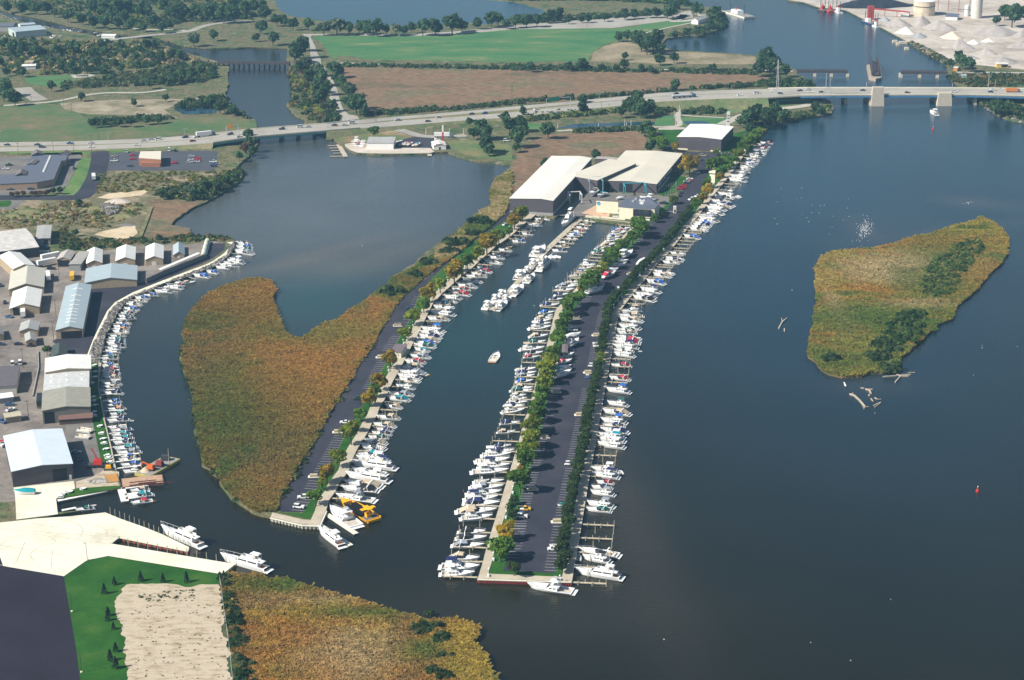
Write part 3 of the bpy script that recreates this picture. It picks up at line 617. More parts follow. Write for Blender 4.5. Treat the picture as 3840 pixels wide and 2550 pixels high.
def path(name, tg, pts, wd, mat, label, z=.12):
 c = P(tg, pts)
 s = []
 for i in range(len(c) - 1):
  for j in range(6): s.append(c[i].lerp(c[i + 1], j / 6))
 s.append(c[-1])
 s = [sum((s[max(0, min(len(s) - 1, i + k))] for k in (-2, -1, 0, 1, 2)), Vector()) / 5 for i in range(len(s))]
 o = MB().sheet(offs(s, wd / 2) + offs(s, -wd / 2)[::-1], LAND + z).build(name, mat)
 return tag(o, label, 'road' if 'road' in name else 'path', kind='structure')
road('side_road', 'c12', [((425, 312), (520, 312)), ((455, 345), (500, 345)), ((480, 380), (520, 375)), ((500, 430), (545, 430)), ((495, 480), (560, 480)), ((505, 540), (595, 540)), ((525, 595), (600, 590)), ((585, 600), (620, 600)), ((630, 665), (655, 665)), ((660, 720), (700, 720)), ((700, 790), (730, 785)), ((690, 840), (750, 830)), ((680, 880), (760, 880)), ((665, 930), (780, 950)), ((720, 985), (800, 1000)), ((760, 1040), (850, 1050)), ((790, 1100), (930, 1065)), ((780, 1150), (960, 1110))], ROADM, 'pale side road running up from the highway junction', .14)
road('park_road', 'n', [((1140, 127), (1140, 133)), ((1250, 127), (1250, 132)), ((1550, 127), (1550, 135)), ((1700, 118), (1700, 130)), ((1860, 102), (1860, 116)), ((1925, 95), (1925, 110)), ((2140, 78), (2140, 107)), ((2300, 66), (2300, 105)), ((2480, 55), (2400, 92)), ((2560, 44), (2490, 80)), ((2590, 40), (2600, 66))], ROADM, 'long pale park road and lot above the green field', .12)
path('park_road', 'c13', [(1580, 130), (1560, 170), (1450, 200), (1640, 190), (1760, 150), (1700, 125)], 8, PATHM, 'looping drive around the small white park building')
path('park_road', 'c13', [(1680, 120), (1780, 135), (1800, 165), (1700, 200), (1400, 260), (1120, 330)], 3, PATHM, 'thin shore path below the small white park building')
path('river_road', 'c11', [(750, 400), (980, 372), (1150, 350), (1430, 320), (1750, 290), (1850, 245), (2000, 212), (2352, 190)], 9, ROADM, 'pale road crossing the far creek', .2)
path('river_road', 'c11', [(1220, 260), (1300, 275), (1600, 270), (1720, 285)], 5, PATHM, 'small loop road beside the far creek')
path('rail_bed', 'n', P and [(1250, 235), (1500, 245), (1920, 252), (2200, 256), (2500, 262), (2820, 264), (2990, 268)], 5, gmat('rail_ballast', [(.32, .3, .27), (.42, .4, .35)], 8, 1, .2, .95), 'pale straight rail bed above the rust marsh', .15)
path('rail_bed', 'c11', [(830, 540), (1200, 545), (1700, 560), (2000, 565)], 4, _M['rail_ballast'], 'rail bed running into the timber trestle', .1)
path('rail_bed', 'n', [(3560, 272), (3700, 272), (3840, 274), (4200, 276)], 6, _M['rail_ballast'], 'rail bed on the east bank', .15)
path('trail', 'c13', [(400, 1205), (560, 1195), (900, 1180), (1160, 1172), (1400, 1165), (1530, 1160), (1545, 1130), (1520, 1080), (1530, 1030), (1600, 990), (1800, 940), (2100, 910), (2352, 898)], 4.5, PATHM, 'winding pale trail below the highway')
path('trail', 'c13', [(1540, 1058), (1700, 1070), (1980, 1083)], 3, PATHM, 'branch trail to the shore lane')
path('shore_road', 'n', [(2700, 470), (2760, 442), (2830, 418), (2900, 410), (3000, 400), (3060, 388), (3110, 378)], 9, PATHM, 'pale shore lane leading under the blue bridge')
path('trail', 'c13', [(1330, 1180), (1480, 1180), (1600, 1185)], 10, PATHM, 'pale lane end behind the shed lawn')
path('dirt_track', 'c11', [(0, 972), (330, 950), (560, 925), (800, 870), (1000, 850), (1300, 855), (1550, 820)], 5, PATHM, 'dusty track across the river common')
path('dirt_track', 'c11', [(200, 800), (260, 860), (380, 930)], 14, ROADM, 'short pale street end at the river common')
path('frontage_road', 'c12', [(1140, 1170), (1300, 1190), (1380, 1210), (1500, 1250), (1750, 1262), (1950, 1240)], 9, ROADM, 'pale lane from the highway to the launch')
path('frontage_road', 'p', [(1820, 120), (1850, 260), (1780, 560), (1650, 820), (1520, 960), (1400, 990), (900, 985), (0, 990), (-500, 990)], 13, ASPH, 'asphalt side road passing the dark roofed mall')
sheet('parking_lot', 'c11', [(980, 1420), (1090, 1400), (1930, 1385), (1995, 1395), (1990, 1520), (1960, 1568), (960, 1568), (945, 1520)], .1, gmat('asphalt_blue', [(.06, .066, .08), (.08, .085, .1)], 20, 1.2, .12, .85), 'restaurant parking lot with parked cars', 0)
sheet('parking_lot', 'p', [(-500, 240), (560, 230), (1480, 195), (1500, 250), (1480, 280), (1230, 770), (1150, 800), (700, 880), (0, 960), (-500, 960)], .1, ASPH_OLD, 'asphalt around the dark roofed mall', 0)
sheet('traffic_island', 'p', [(-200, 1050), (190, 1040), (215, 1070), (190, 1130), (150, 1155), (-200, 1160)], .15, LAWN, 'green kerbed island left of the waste ground', 0)
sheet('roundabout', 'p', [(-500, 1000), (460, 1010), (440, 1060), (330, 1150), (260, 1200), (-500, 1230)], .1, ASPH_OLD, 'worn asphalt around the green kerbed island', 0)
HWX = [(-900, 545, 575, 590, 622, 1.4), (0, 534, 548, 552, 568, 1.6), (300, 529, 543, 546, 562, 1.8), (560, 519, 534, 536, 553, 2.5), (800, 502, 518, 519, 536, 4.5), (960, 484, 499, 500, 513, 6.2), (1225, 464, 477, 478, 491, 6.2), (1350, 449, 464, 466, 481, 5), (1490, 437, 448, 452, 472, 3.5), (1700, 421, 431, 439, 455, 2.8), (1920, 400, 411, 421, 440, 3), (2206, 374, 385, 388, 408, 4), (2491, 347, 360, 361, 380, 6), (2700, 338, 351, 352, 370, 7), (2880, 333, 348, 349, 366, 8.2), (3002, 330, 343, 344, 358, 8.8), (3400, 330, 342, 343, 355, 9), (3640, 331, 343, 344, 355, 8.8), (3840, 333, 346, 347, 360, 8.2), (4600, 345, 358, 359, 375, 6)]
_, HA, HB = road('highway', 'n', [((x, a), (x, b)) for x, a, b, c, d, z in HWX], ROADM, 'far carriageway of the concrete highway', hs=[r[5] for r in HWX])
_, HC_, HD = road('highway', 'n', [((x, c), (x, d)) for x, a, b, c, d, z in HWX], ROADM, 'near carriageway of the concrete highway', hs=[r[5] for r in HWX])
def embank(E_, side, i0, i1, label):
 mb = MB()
 for i in range(i0, i1):
  a, b = E_[i], E_[i + 1]
  wa, wb = (a.z - LAND) * 1.8, (b.z - LAND) * 1.8
  mb.quad(a - Vector((0, 0, .06)), b - Vector((0, 0, .06)), Vector((b.x, b.y + side * wb, LAND + .02)), Vector((a.x, a.y + side * wa, LAND + .02)))
 tag(mb.build('embankment', gmat('bank_grass', [(.08, .13, .05), (.14, .15, .07), (.22, .19, .11)], 20, 3, .25, .95)), label, 'ground', kind='structure')
embank(HA, 1, 0, 4, 'grass bank north of the highway, left end')
embank(HD, -1, 0, 4, 'grass bank south of the highway, left end')
embank(HA, 1, 6, 14, 'grass bank north of the highway, middle')
embank(HD, -1, 6, 14, 'grass bank south of the highway, middle')
embank(HA, 1, 17, 19, 'grass bank north of the highway, right end')
mb = MB()
for i in list(range(0, 4)) + list(range(6, 14)):
 mb.quad(HB[i] - Vector((0, 0, .1)), HC_[i] - Vector((0, 0, .1)), HC_[i + 1] - Vector((0, 0, .1)), HB[i + 1] - Vector((0, 0, .1)))
tag(mb.build('median', gmat('median_grass', [(.14, .15, .07), (.22, .18, .1)], 20, 3, .2, .95)), 'grassy median between the highway carriageways', 'ground', kind='structure')
mb = MB()
for E1, E2 in ((HA, HB), (HC_, HD)):
 for f in (.36, .64):
  for i in range(len(E1) - 1):
   L = (E1[i + 1] - E1[i]).length
   k = int(L / 12)
   if L > 700: continue
   for j in range(k):
    a = E1[i].lerp(E1[i + 1], j / k).lerp(E2[i].lerp(E2[i + 1], j / k), f)
    b = E1[i].lerp(E1[i + 1], (j + .3) / k).lerp(E2[i].lerp(E2[i + 1], (j + .3) / k), f)
    mb.quad(a + Vector((0, -.1, .04)), b + Vector((0, -.1, .04)), b + Vector((0, .1, .04)), a + Vector((0, .1, .04)))
tag(mb.build('lane_marking', WLINE), 'dashed white lane markings of the highway', 'marking', kind='structure')
# ================================================================== boats
CV = {'navy': (.012, .02, .10), 'black': (.015, .015, .02), 'blue': (.015, .12, .5), 'red': (.42, .015, .04), 'green': (.0, .11, .09), 'teal': (.0, .25, .3), 'beige': (.5, .4, .28), 'gray': (.25, .28, .32), 'white': (.8, .8, .78), 'yellow': (.8, .45, .01), 'orange': (.6, .25, .1), 'maroon': (.18, .02, .04)}
def canvas(c): return pm('canvas_' + c, CV[c], .8, .1, 1.5)
def station(t, B, stern=.9, fine=2.2):
 return B * (stern + (1 - stern) * min(1, t / .3)) * (1 - max(0, (t - .42) / .58) ** fine)
def hull_mb(L=10, B=1.7, z0=.95, z1=1.55, n=9, stern=.9):
 mb = MB()
 for i in range(n):
  t = i / (n - 1); x = -L / 2 + L * t
  b = max(.03, station(t, B, stern)); zs = z0 + (z1 - z0) * t * t
  xr = x - (.09 * L * (1 if t > .8 else 0) * (t - .8) / .2)
  mb.v += [(x, b, zs), (x - (xr * 0), b * .99, zs - .12), (xr, b * .8, .12), (xr, b * .55, -.35), (xr, -b * .55, -.35), (xr, -b * .8, .12), (x, -b * .99, zs - .12), (x, -b, zs)]
 for i in range(n - 1):
  for j in range(7):
   a = i * 8 + j
   mb.f.append((a, a + 1, a + 9, a + 8))
 mb.f.append(tuple(range(7, -1, -1)))
 return mb
def deck_mb(L, B, z0, z1, n=9, x_open=None, inset=.22, sole=.5, stern=.9):
 """foredeck cap, side decks and a recessed cockpit sole aft of x_open; returns deck, sole meshes"""
 d, s = MB(), MB()
 xo = -L / 2 - 1 if x_open is None else x_open
 st = []
 for i in range(25):
  t = i / 24; x = -L / 2 + L * t
  st.append((x, max(.02, station(t, B, stern)) - .03, z0 + (z1 - z0) * t * t))
 for (x, b, z), (x2, b2, z2) in zip(st, st[1:]):
  if x >= xo - 1e-6:
   c, c2 = .1 * min(1, b), .1 * min(1, b2)
   d.quad((x, -b, z), (x2, -b2, z2), (x2, 0, z2 + c2), (x, 0, z + c)); d.quad((x, 0, z + c), (x2, 0, z2 + c2), (x2, b2, z2), (x, b, z))
  else:
   i1, i2 = b - inset, b2 - inset
   for sg in (1, -1):
    q = [(x, sg * i1, z), (x2, sg * i2, z2), (x2, sg * b2, z2), (x, sg * b, z)]
    if sg < 0: q = q[::-1]
    d.quad(*q)
    d.quad((x, sg * i1, z), (x2, sg * i2, z2), (x2, sg * i2, sole), (x, sg * i1, sole))
   s.quad((x, -i1, sole), (x2, -i2, sole), (x2, i2, sole), (x, i1, sole))
 if xo > -L / 2:
  x, b, z = st[0]
  d.box(x, x + .25, -b, b, sole, z + .01)
  xb = min((q for q in st if q[0] >= xo - 1e-6), key=lambda q: q[0])
  d.quad((xb[0], -xb[1], sole), (xb[0], xb[1], sole), (xb[0], xb[1], xb[2]), (xb[0], -xb[1], xb[2]))
 return d, s
def rail_mb(L, B, z0, z1, x_from):
 mb = MB(); pts = []
 for sg in (1, -1):
  p0 = None
  for i in range(9):
   t = .5 + .5 * i / 8; x = -L / 2 + L * t
   if x < x_from: continue
   b = max(.02, station(t, B)) * .94; z = z0 + (z1 - z0) * t * t
   p = (x, sg * b, z + .55)
   if p0: mb.bar(p0, p, .05)
   if i % 2 == 0: mb.bar((x, sg * b, z), p, .04)
   p0 = p
 return mb
STRIPE = {'navy': (.02, .03, .15), 'black': (.02, .02, .02)}
def make_boat(kind, cv):
 r = empty('boat')
 hullm = WHITE
 if kind in ('exp', 'run', 'cover'):
  B = 1.65 if kind != 'run' else 1.75
  z0, z1 = (.85, 1.5) if kind != 'run' else (.8, 1.15)
  hull_mb(10, B, z0, z1).build('hull', hullm, r)
  if kind == 'cover':
   mb = MB(); n = 9
   for i in range(n):
    t = i / (n - 1); x = -5.0 + 10 * t; b = max(.04, station(t, B)) * 1.02; z = z0 + (z1 - z0) * t * t
    ht = 1.3 * math.sin(math.pi * min(1, .25 + t * .75)) * (1 if t < .55 else max(.05, (1 - t) / .45))
    mb.v += [(x, b, z - .1), (x, b * .5, z + ht * .8), (x, 0, z + ht), (x, -b * .5, z + ht * .8), (x, -b, z - .1)]
   for i in range(n - 1):
    for j in range(4): a = i * 5 + j; mb.f.append((a, a + 5, a + 6, a + 1))
   mb.f.append((0, 1, 2, 3, 4))
   mb.build('cover', canvas(cv if cv else 'white'), r)
   return r
  xo = -.6 if kind == 'exp' else .6
  d, s = deck_mb(10, B, z0, z1, x_open=xo)
  d.build('deck', hullm, r); s.build('cockpit', pm('cockpit_sole', (.5, .45, .38), .7, .2, 2), r)
  if kind == 'exp':
   MB().taper(-.2, 3.0, -1.0, 1.0, z0 + .15, z0 + .62, .3, 1.6, .35).build('cabin_top', hullm, r)
   mb = MB()
   a = [(.9, 0, z0 + .65), (.35, 1.15, z0 + .35), (-.9, 1.35, z0 + .25)]
   tp = [(.25, 0, z0 + 1.15), (-.2, .95, z0 + 1.05), (-1.1, 1.2, z0 + .85)]
   for sg in (1, -1):
    for i in range(2):
     A, Bq, C_, D_ = a[i], a[i + 1], tp[i + 1], tp[i]
     q = [(p[0], p[1] * sg, p[2]) for p in (A, Bq, C_, D_)]
     mb.quad(*(q if sg > 0 else q[::-1]))
   mb.build('windshield', GLASS, r)
   mb = MB()
   for sg in (1, -1): mb.bar((-2.9, sg * 1.45, z0), (-2.4, sg * 1.2, z0 + 1.5), .3, .1)
   mb.bar((-2.4, -1.25, z0 + 1.5), (-2.4, 1.25, z0 + 1.5), .32, .1)
   mb.build('radar_arch', hullm, r)
   MB().box(-4.2, -3.6, -1.1, 1.1, .5, .95).build('stern_bench', OFFW, r)
   if cv:
    mb = MB().taper(-2.7, -.2, -1.25, 1.25, z0 + 1.25, z0 + 1.55, .5, .3, .35)
    mb.quad((-2.7, -1.3, z0 + 1.3), (-2.7, 1.3, z0 + 1.3), (-4.3, 1.35, z0 + .25), (-4.3, -1.35, z0 + .25))
    mb.build('canvas_top', canvas(cv), r)
  else:
   mb = MB()
   for sg in (1, -1):
    q = [(.9, 0, z1 - .1), (.3, sg * 1.3, z0 + .15), (0, sg * 1.2, z0 + .55), (.5, 0, z1 + .35)]
    mb.quad(*(q if sg > 0 else q[::-1]))
   mb.build('windshield', GLASS, r)
   MB().box(-4, -3.2, -1.2, 1.2, .5, .9).build('stern_bench', OFFW, r)
   for sg in (-.75, .75): MB().box(-1, -.4, sg - .35, sg + .35, .5, 1.1).build('seat', OFFW, r)
   if cv: MB().taper(-2.6, .1, -1.3, 1.3, 1.9, 2.15, .3, .3, .3).build('canvas_top', canvas(cv), r)
  MB().box(-5.7, -4.95, -1.3, 1.3, .25, .38).build('swim_platform', hullm if kind == 'exp' else TEAK, r)
  rail_mb(10, B, z0, z1, 1.2).build('bow_rail', STEEL, r)
 elif kind in ('fly', 'sport', 'yacht'):
  B = {'fly': 1.75, 'sport': 1.7, 'yacht': 1.4}[kind]
  z0, z1 = {'fly': (.95, 1.65), 'sport': (.75, 1.6), 'yacht': (.85, 1.3)}[kind]
  hull_mb(10, B, z0, z1).build('hull', hullm, r)
  xo = {'fly': -3.1, 'sport': -2.0, 'yacht': -3.7}[kind]
  d, s = deck_mb(10, B, z0, z1, x_open=xo, sole=.45)
  d.build('deck', hullm, r); s.build('cockpit', TEAK if kind == 'yacht' else pm('cockpit_sole', (.5, .45, .38), .7, .2, 2), r)
  xa, xb = {'fly': (-3.0, 1.5), 'sport': (-1.9, 1.2), 'yacht': (-3.5, 2.0)}[kind]
  cb = B - .4
  h = {'fly': 1.05, 'sport': 1.0, 'yacht': .75}[kind]
  c = MB().taper(xa, xb, -cb, cb, z0 + .02, z0 + h, .1, 1.4, .2).build('cabin', hullm, r)
  wb = MB()
  k0, k1 = z0 + h * .42, z0 + h * .8
  for sg in (1, -1):
   def sd_(x, z): return sg * (cb - .2 * (z - z0) / h + .012)
   nw = 3 if kind == 'fly' else 2
   span = (xb - 1.0 - xa - .4)
   for i in range(nw):
    x0 = xa + .3 + span * i / nw; x1 = x0 + span / nw - .16
    q = [(x0, sd_(0, k0), k0), (x1, sd_(0, k0), k0), (x1 - .05, sd_(0, k1), k1), (x0, sd_(0, k1), k1)]
    wb.quad(*(q if sg < 0 else q[::-1]))
  fx0, fx1 = xb - 1.4 * .42, xb - 1.4 * .9
  wb.quad((fx0 + .02, -cb * .85, k0), (fx0 + .02, cb * .85, k0), (fx1 + .02, cb * .72, z0 + h * .9), (fx1 + .02, -cb * .72, z0 + h * .9))
  wb.build('windows', GLASS, c)
  fz = z0 + h
  MB().taper(xa - (.9 if kind != 'sport' else .3), xb - 1.5, -cb + .15, cb - .15, fz + .005, fz + .1, 0, .2, 0).box(xa, xb - 2.0, -cb + .3, -cb + .42, fz + .1, fz + .5).box(xa, xb - 2.0, cb - .42, cb - .3, fz + .1, fz + .5).taper(xb - 2.4, xb - 1.7, -cb + .3, cb - .3, fz + .1, fz + .6, .3, .3, .1).build('flybridge', hullm, r)
  MB().box(xa + .9, xa + 1.5, -.8, .8, fz + .1, fz + .55).build('helm_bench', OFFW, r)
  mb = MB()
  tx0, tx1 = (xa - .6, xa + 2.2) if kind == 'fly' else (xa - .2, xa + 1.7)
  tz = fz + 1.75 if kind != 'yacht' else fz + 1.25
  for sg in (1, -1):
   x0_, x1_, y_ = tx0 + .1, tx1 - .1, sg * (cb - .35)
   m2 = MB()
   prof = [(x0_, fz), (x0_ + .08, fz), (x0_ + .08, tz - .1), (x1_ - .08, tz - .1), (x1_ - .08, fz), (x1_, fz), (x1_, tz), (x0_, tz)]
   m2.v = [(x, y_ - .04, z) for x, z in prof] + [(x, y_ + .04, z) for x, z in prof]
   m2.f = [(0, 1, 2, 7), (2, 3, 6, 7), (3, 4, 5, 6), (15, 10, 9, 8), (15, 14, 11, 10), (14, 13, 12, 11)] + [(i, (i + 1) % 8, 8 + (i + 1) % 8, 8 + i) for i in range(8)]
   m2.build('top_support', STEEL, r)
  if kind == 'sport':
   mb = MB()
   for sg in (1, -1): mb.bar((xa, sg * .7, tz), (xa + .4, sg * .4, tz + 1.1), .06); mb.bar((xa + 1.4, sg * .7, tz), (xa + 1, sg * .4, tz + 1.1), .06)
   mb.box(xa + .3, xa + 1.1, -.5, .5, tz + 1.1, tz + 1.16)
   mb.build('tower', STEEL, r)
  MB().taper(tx0, tx1, -cb + .25, cb - .25, tz, tz + .14, .15, .2, .15).build('canvas_top' if cv else 'hardtop', canvas(cv) if cv else hullm, r)
  MB().box(-5.8, -4.95, -1.4, 1.4, .22, .36).build('swim_platform', hullm, r)
  rail_mb(10, B, z0, z1, .6).build('bow_rail', STEEL, r)
 elif kind == 'dinghy':
  mb = MB()
  for sg in (1, -1):
   mb.bar((-5, sg * 1.9, .6), (2, sg * 1.9, .6), 1.1); mb.bar((2, sg * 1.9, .6), (4.8, sg * .3, .8), 1.0)
  mb.build('tube', pm('hypalon_' + str(cv), (.6, .6, .58) if not cv else CV[cv], .6, .05, 1), r)
  MB().box(-4.8, 2.5, -1.5, 1.5, .1, .4).build('floor', pm('dinghy_floor', (.35, .35, .35), .7, .1, 1), r)
  MB().box(-5.6, -4.7, -.4, .4, .2, 1.8).build('outboard', BLACK, r)
 elif kind == 'pontoon':
  for sg in (1, -1): MB().bar((-5, sg * 1.4, .5), (5, sg * 1.4, .5), .7).build('float', STEEL, r)
  MB().box(-4.8, 4.8, -1.9, 1.9, .9, 1.05).build('deck', OFFW, r)
  MB().box(-4.6, 4.4, -1.85, -1.75, 1.05, 1.9).box(-4.6, 4.4, 1.75, 1.85, 1.05, 1.9).box(4.3, 4.4, -1.85, 1.85, 1.05, 1.9).build('fence', OFFW, r)
  [MB().box(*q, 1.06, 1.6).build('seat', pm('beige_vinyl', (.5, .42, .32), .6, .1, 1), r) for q in ((-4, -2, -1.6, -.8), (-4, -2, .8, 1.6), (1, 4, -1.6, -.9))]
 return r
ONES = ['', 'first', 'second', 'third', 'fourth', 'fifth', 'sixth', 'seventh', 'eighth', 'ninth', 'tenth', 'eleventh', 'twelfth', 'thirteenth', 'fourteenth', 'fifteenth', 'sixteenth', 'seventeenth', 'eighteenth', 'nineteenth']
TENS = {20: 'twent', 30: 'thirt', 40: 'fort', 50: 'fift', 60: 'sixt', 70: 'sevent', 80: 'eight', 90: 'ninet'}
def ordn(n):
 if n < 20: return ONES[n]
 if n >= 100: return 'hundred and ' + ordn(n - 100) if n > 100 else 'hundredth'
 t = n // 10 * 10
 return TENS[t] + 'ieth' if n == t else TENS[t] + 'y-' + ONES[n - t]
KIND = {'exp': 'cruiser', 'fly': 'flybridge boat', 'sport': 'sport fishing boat', 'yacht': 'motor yacht', 'run': 'runabout', 'cover': 'boat under shrink wrap', 'dinghy': 'inflatable dinghy', 'pontoon': 'pontoon boat'}
KN = {'e': 'exp', 'f': 'fly', 's': 'sport', 'y': 'yacht', 'r': 'run', 'c': 'cover', 'd': 'dinghy', 'p': 'pontoon'}
CN = {'n': 'navy', 'k': 'black', 'b': 'blue', 'r': 'red', 'g': 'green', 't': 'teal', 'y': 'beige', 'a': 'gray', 'w': 'white', 'm': 'maroon', 'o': 'orange', 'l': 'yellow', '-': None}
NAMES = {'exp': 'cabin_cruiser', 'fly': 'flybridge_boat', 'sport': 'sport_fishing_boat', 'yacht': 'motor_yacht', 'run': 'runabout', 'cover': 'covered_boat', 'dinghy': 'dinghy', 'pontoon': 'pontoon_boat'}
_B = {}
BOATS = []
def boat(kind, cv, bow, stern, label, group=None, z=0.0, cat='boat', wid=1.0):
 key = (kind, cv)
 if key not in _B:
  r = make_boat(kind, cv); r.name = NAMES[kind]; _B[key] = r
 else:
  r = copy_tree(_B[key]); r.name = NAMES[kind]
  for k_ in ('group',):
   if k_ in r: del r[k_]
 d = bow - stern
 L = d.length
 L *= 1.04; s = L / 10.3
 c = (bow + stern) / 2
 r.location = (c.x, c.y, z)
 r.rotation_euler = (0, 0, math.atan2(d.y, d.x))
 sz = min(1.15, max(.62, s ** .6)) * random.uniform(.93, 1.08)
 if kind in ('dinghy',): sz = s
 sy = min(s * wid, 1.5) * (random.uniform(.92, 1.08))
 if kind not in ('dinghy', 'yacht'): sy = max(sy, .85 * s + .16)
 r.scale = (s, sy, sz if kind != 'yacht' else s * 1.0)
 tag(r, label, cat, group)
 BOATS.append((c, d.normalized(), L))
 return r
def boat_row(spec, where, group, frm='first'):
 """spec: 'frame: x,y,x,y,kc; ...' bow then stern, in walking order"""
 n = 0
 for blk in spec.strip().split('\n'):
  tg, rest = blk.split(':')
  for it in rest.split(';'):
   it = it.strip()
   if not it: continue
   a = it.split(',')
   x0, y0, x1, y1 = map(float, a[:4]); k, c = KN[a[4][0]], CN[a[4][1]]
   n += 1
   h = .9
   if c == 'white': c = None
   with_ = (' with %s %s' % (c, 'canvas' if k != 'cover' else 'wrap')) if c else ''
   lab = 'white %s%s, %s %s' % (KIND[k], with_, ordn(n), where)
   if k == 'dinghy': lab = '%s %s, %s %s' % (c or 'grey', KIND[k], ordn(n), where)
   boat(k, c, g(tg.strip(), x0, y0, h), g(tg.strip(), x1, y1, h), lab, group)
G_ = 'boats moored in slips'
boat_row('''A:1730,385,2225,465,e-;1785,475,2120,540,fk;1690,650,2250,740,y-
c33:685,1475,930,1515,fa;680,1530,905,1555,eg;720,1375,935,1405,fa;730,1330,915,1345,en;775,1280,930,1300,er;725,1215,975,1245,fn;730,1165,965,1185,fw;780,935,1025,970,fw;785,885,1030,915,ft;795,850,1025,880,fw;805,800,1060,840,en;835,765,1030,775,en;815,715,1045,745,fb;830,630,1080,670,ey;875,555,1060,585,fg;865,435,1080,465,fb;890,325,1080,350,er;910,215,1090,225,er;930,105,1120,135,fw;935,75,1110,90,e-;930,40,1150,55,fn
D:990,800,1450,820,er;1020,740,1460,790,er;1020,690,1465,735,e-;1045,610,1400,625,ey;1040,560,1390,580,eg;1080,490,1465,545,fw;1070,355,1500,415,ey;1085,310,1520,320,ey;1120,240,1485,215,fy
G:1110,1100,1530,1190,ek;1165,1045,1540,1120,fw;1260,940,1640,1020,fn;1380,785,1730,860,eb;1510,655,1850,720,ey;1530,605,1905,665,e-;1700,420,2010,450,e-;1750,385,2080,410,en;1735,335,2100,380,e-;1830,240,2130,265,e-
H:880,1050,1140,1105,eb;980,930,1260,980,e-;1000,900,1280,940,e-;1040,870,1320,905,en;1065,840,1340,875,eb;1120,800,1360,850,e-;1135,765,1440,825,fa;1125,735,1420,722,fw;1265,640,1520,710,fw;1260,590,1570,640,fw;1290,550,1640,605,ey;1320,520,1700,575,en;1340,490,1640,505,e-;1390,445,1660,450,ek;1400,410,1690,450,e-;1445,370,1790,425,s-;1620,130,1900,170,fw;1640,80,1920,100,fw;1700,30,1960,25,ea''',
         'from the red wall, long pier right side', G_)
boat_row('''F:1680,1150,1880,1165,e-;1690,1110,1900,1125,f-;1700,1080,1960,1100,e-;1760,1040,1990,1058,eb;1790,1003,2040,1025,fw;1790,970,2060,988,e-;1810,940,2070,955,ey;1850,885,2110,900,f-;1880,850,2170,865,en;1920,822,2200,838,e-;1930,790,2210,802,fw;1960,765,2230,778,e-;1970,725,2250,740,er;2000,690,2280,703,e-;2060,655,2300,668,f-;2100,610,2340,628,er''',
         'past the white sign tower, long pier right side', G_)
boat_row('''A:465,690,50,690,fw;520,612,50,600,fn;520,510,160,480,ey;580,340,190,340,ea;610,245,240,252,ek;600,175,265,172,ek
J:1080,1290,570,1320,fy;1150,1185,500,1210,ey;1200,1075,620,1065,en;1165,985,630,1010,fn;1225,890,670,920,fw;1260,800,720,812,ea;1265,710,780,722,ew;1340,540,750,560,fw;1365,462,890,462,fn;1360,355,810,392,e-;1385,280,910,290,fw;1435,210,1020,230,en;1385,130,1100,130,en
KK:925,1300,635,1300,ey;1000,1150,680,1160,en;1080,945,715,980,fw;1085,880,750,860,en;1130,820,800,810,e-;1110,760,840,760,fw;1110,700,860,690,ey;1210,630,850,625,eg;1220,590,900,562,ey;1220,458,940,478,eb;1245,382,940,392,ea;1270,332,945,335,en;1275,268,940,282,ew;1305,70,1070,75,er;1380,5,1100,15,ek
M:705,1330,310,1350,fy;730,1215,430,1238,eg;770,1120,460,1140,ey;815,985,455,1010,fw;810,918,560,922,en;815,870,520,888,e-;845,830,560,836,ey;845,785,640,798,eg;880,735,620,745,eb;950,615,650,622,en;1010,522,790,522,en;1100,440,870,460,en;1195,372,880,382,e-;1235,322,910,312,ea;1245,290,990,290,e-;1270,240,1080,232,e-;1380,130,1135,138,e-;1415,55,1240,60,rb''',
         'from the red wall, long pier left side', G_)
boat_row('''c23:740,890,620,888,e-;770,868,640,852,f-;880,732,740,748,eg;860,705,760,712,ea;950,672,810,684,ey;985,632,860,644,fw;1000,605,880,602,eb;1050,568,900,582,fb;1060,548,965,546,er;1095,526,960,530,e-''',
         'below the clubhouse terrace, long pier left side', G_)
boat_row('''N1:290,1452,985,1545,sa;395,1310,1050,1362,ek;430,1205,1130,1290,ey;470,1072,1245,1195,yw;580,965,1190,1070,e-;565,860,1360,962,yn;660,750,1240,805,fw;690,700,1130,690,et;835,632,1100,612,en;745,530,1190,600,ew;810,437,1215,500,ey;885,377,1240,400,eg;955,302,1300,330,en;1035,222,1330,258,en;970,137,1375,190,ey;1030,10,1450,40,ey
Q:360,1380,630,1428,ey;380,1250,750,1308,et;420,1187,810,1222,ea;545,1070,835,1108,fy;600,957,920,1000,ew;570,897,940,940,fw;590,832,1020,880,ea;640,782,960,742,ey;680,665,1010,692,er;750,570,1090,610,ea;880,545,1060,535,fw;845,455,1080,502,et;835,395,1170,440,eg;865,345,1170,400,eb;875,295,1230,340,ey;920,247,1270,290,en;925,185,1290,230,e-;950,130,1320,185,fb
c22:1575,1350,1765,1368,ey;1600,1297,1820,1322,fw;1630,1247,1810,1255,e-;1640,1215,1780,1222,et;1710,1187,1840,1205,e-;1730,1150,1880,1172,fy;1780,1112,1960,1142,er;1800,1087,1960,1092,er;1850,1045,2020,1070,ea;1905,1000,2070,1022,e-;1930,967,2110,972,ey;1980,940,2110,952,en;2010,910,2160,930,er;2030,885,2150,892,er;2100,827,2250,852,e-;2150,790,2280,802,ea;2170,765,2310,772,er;2230,722,2345,734,ey
c23:0,645,120,652,eb;10,618,110,617,ea;90,572,190,582,ek;80,547,210,542,e-;150,492,250,492,er;130,512,270,502,fy;210,442,340,447,e-''',
         'from the seaward tip of the left pier', G_)
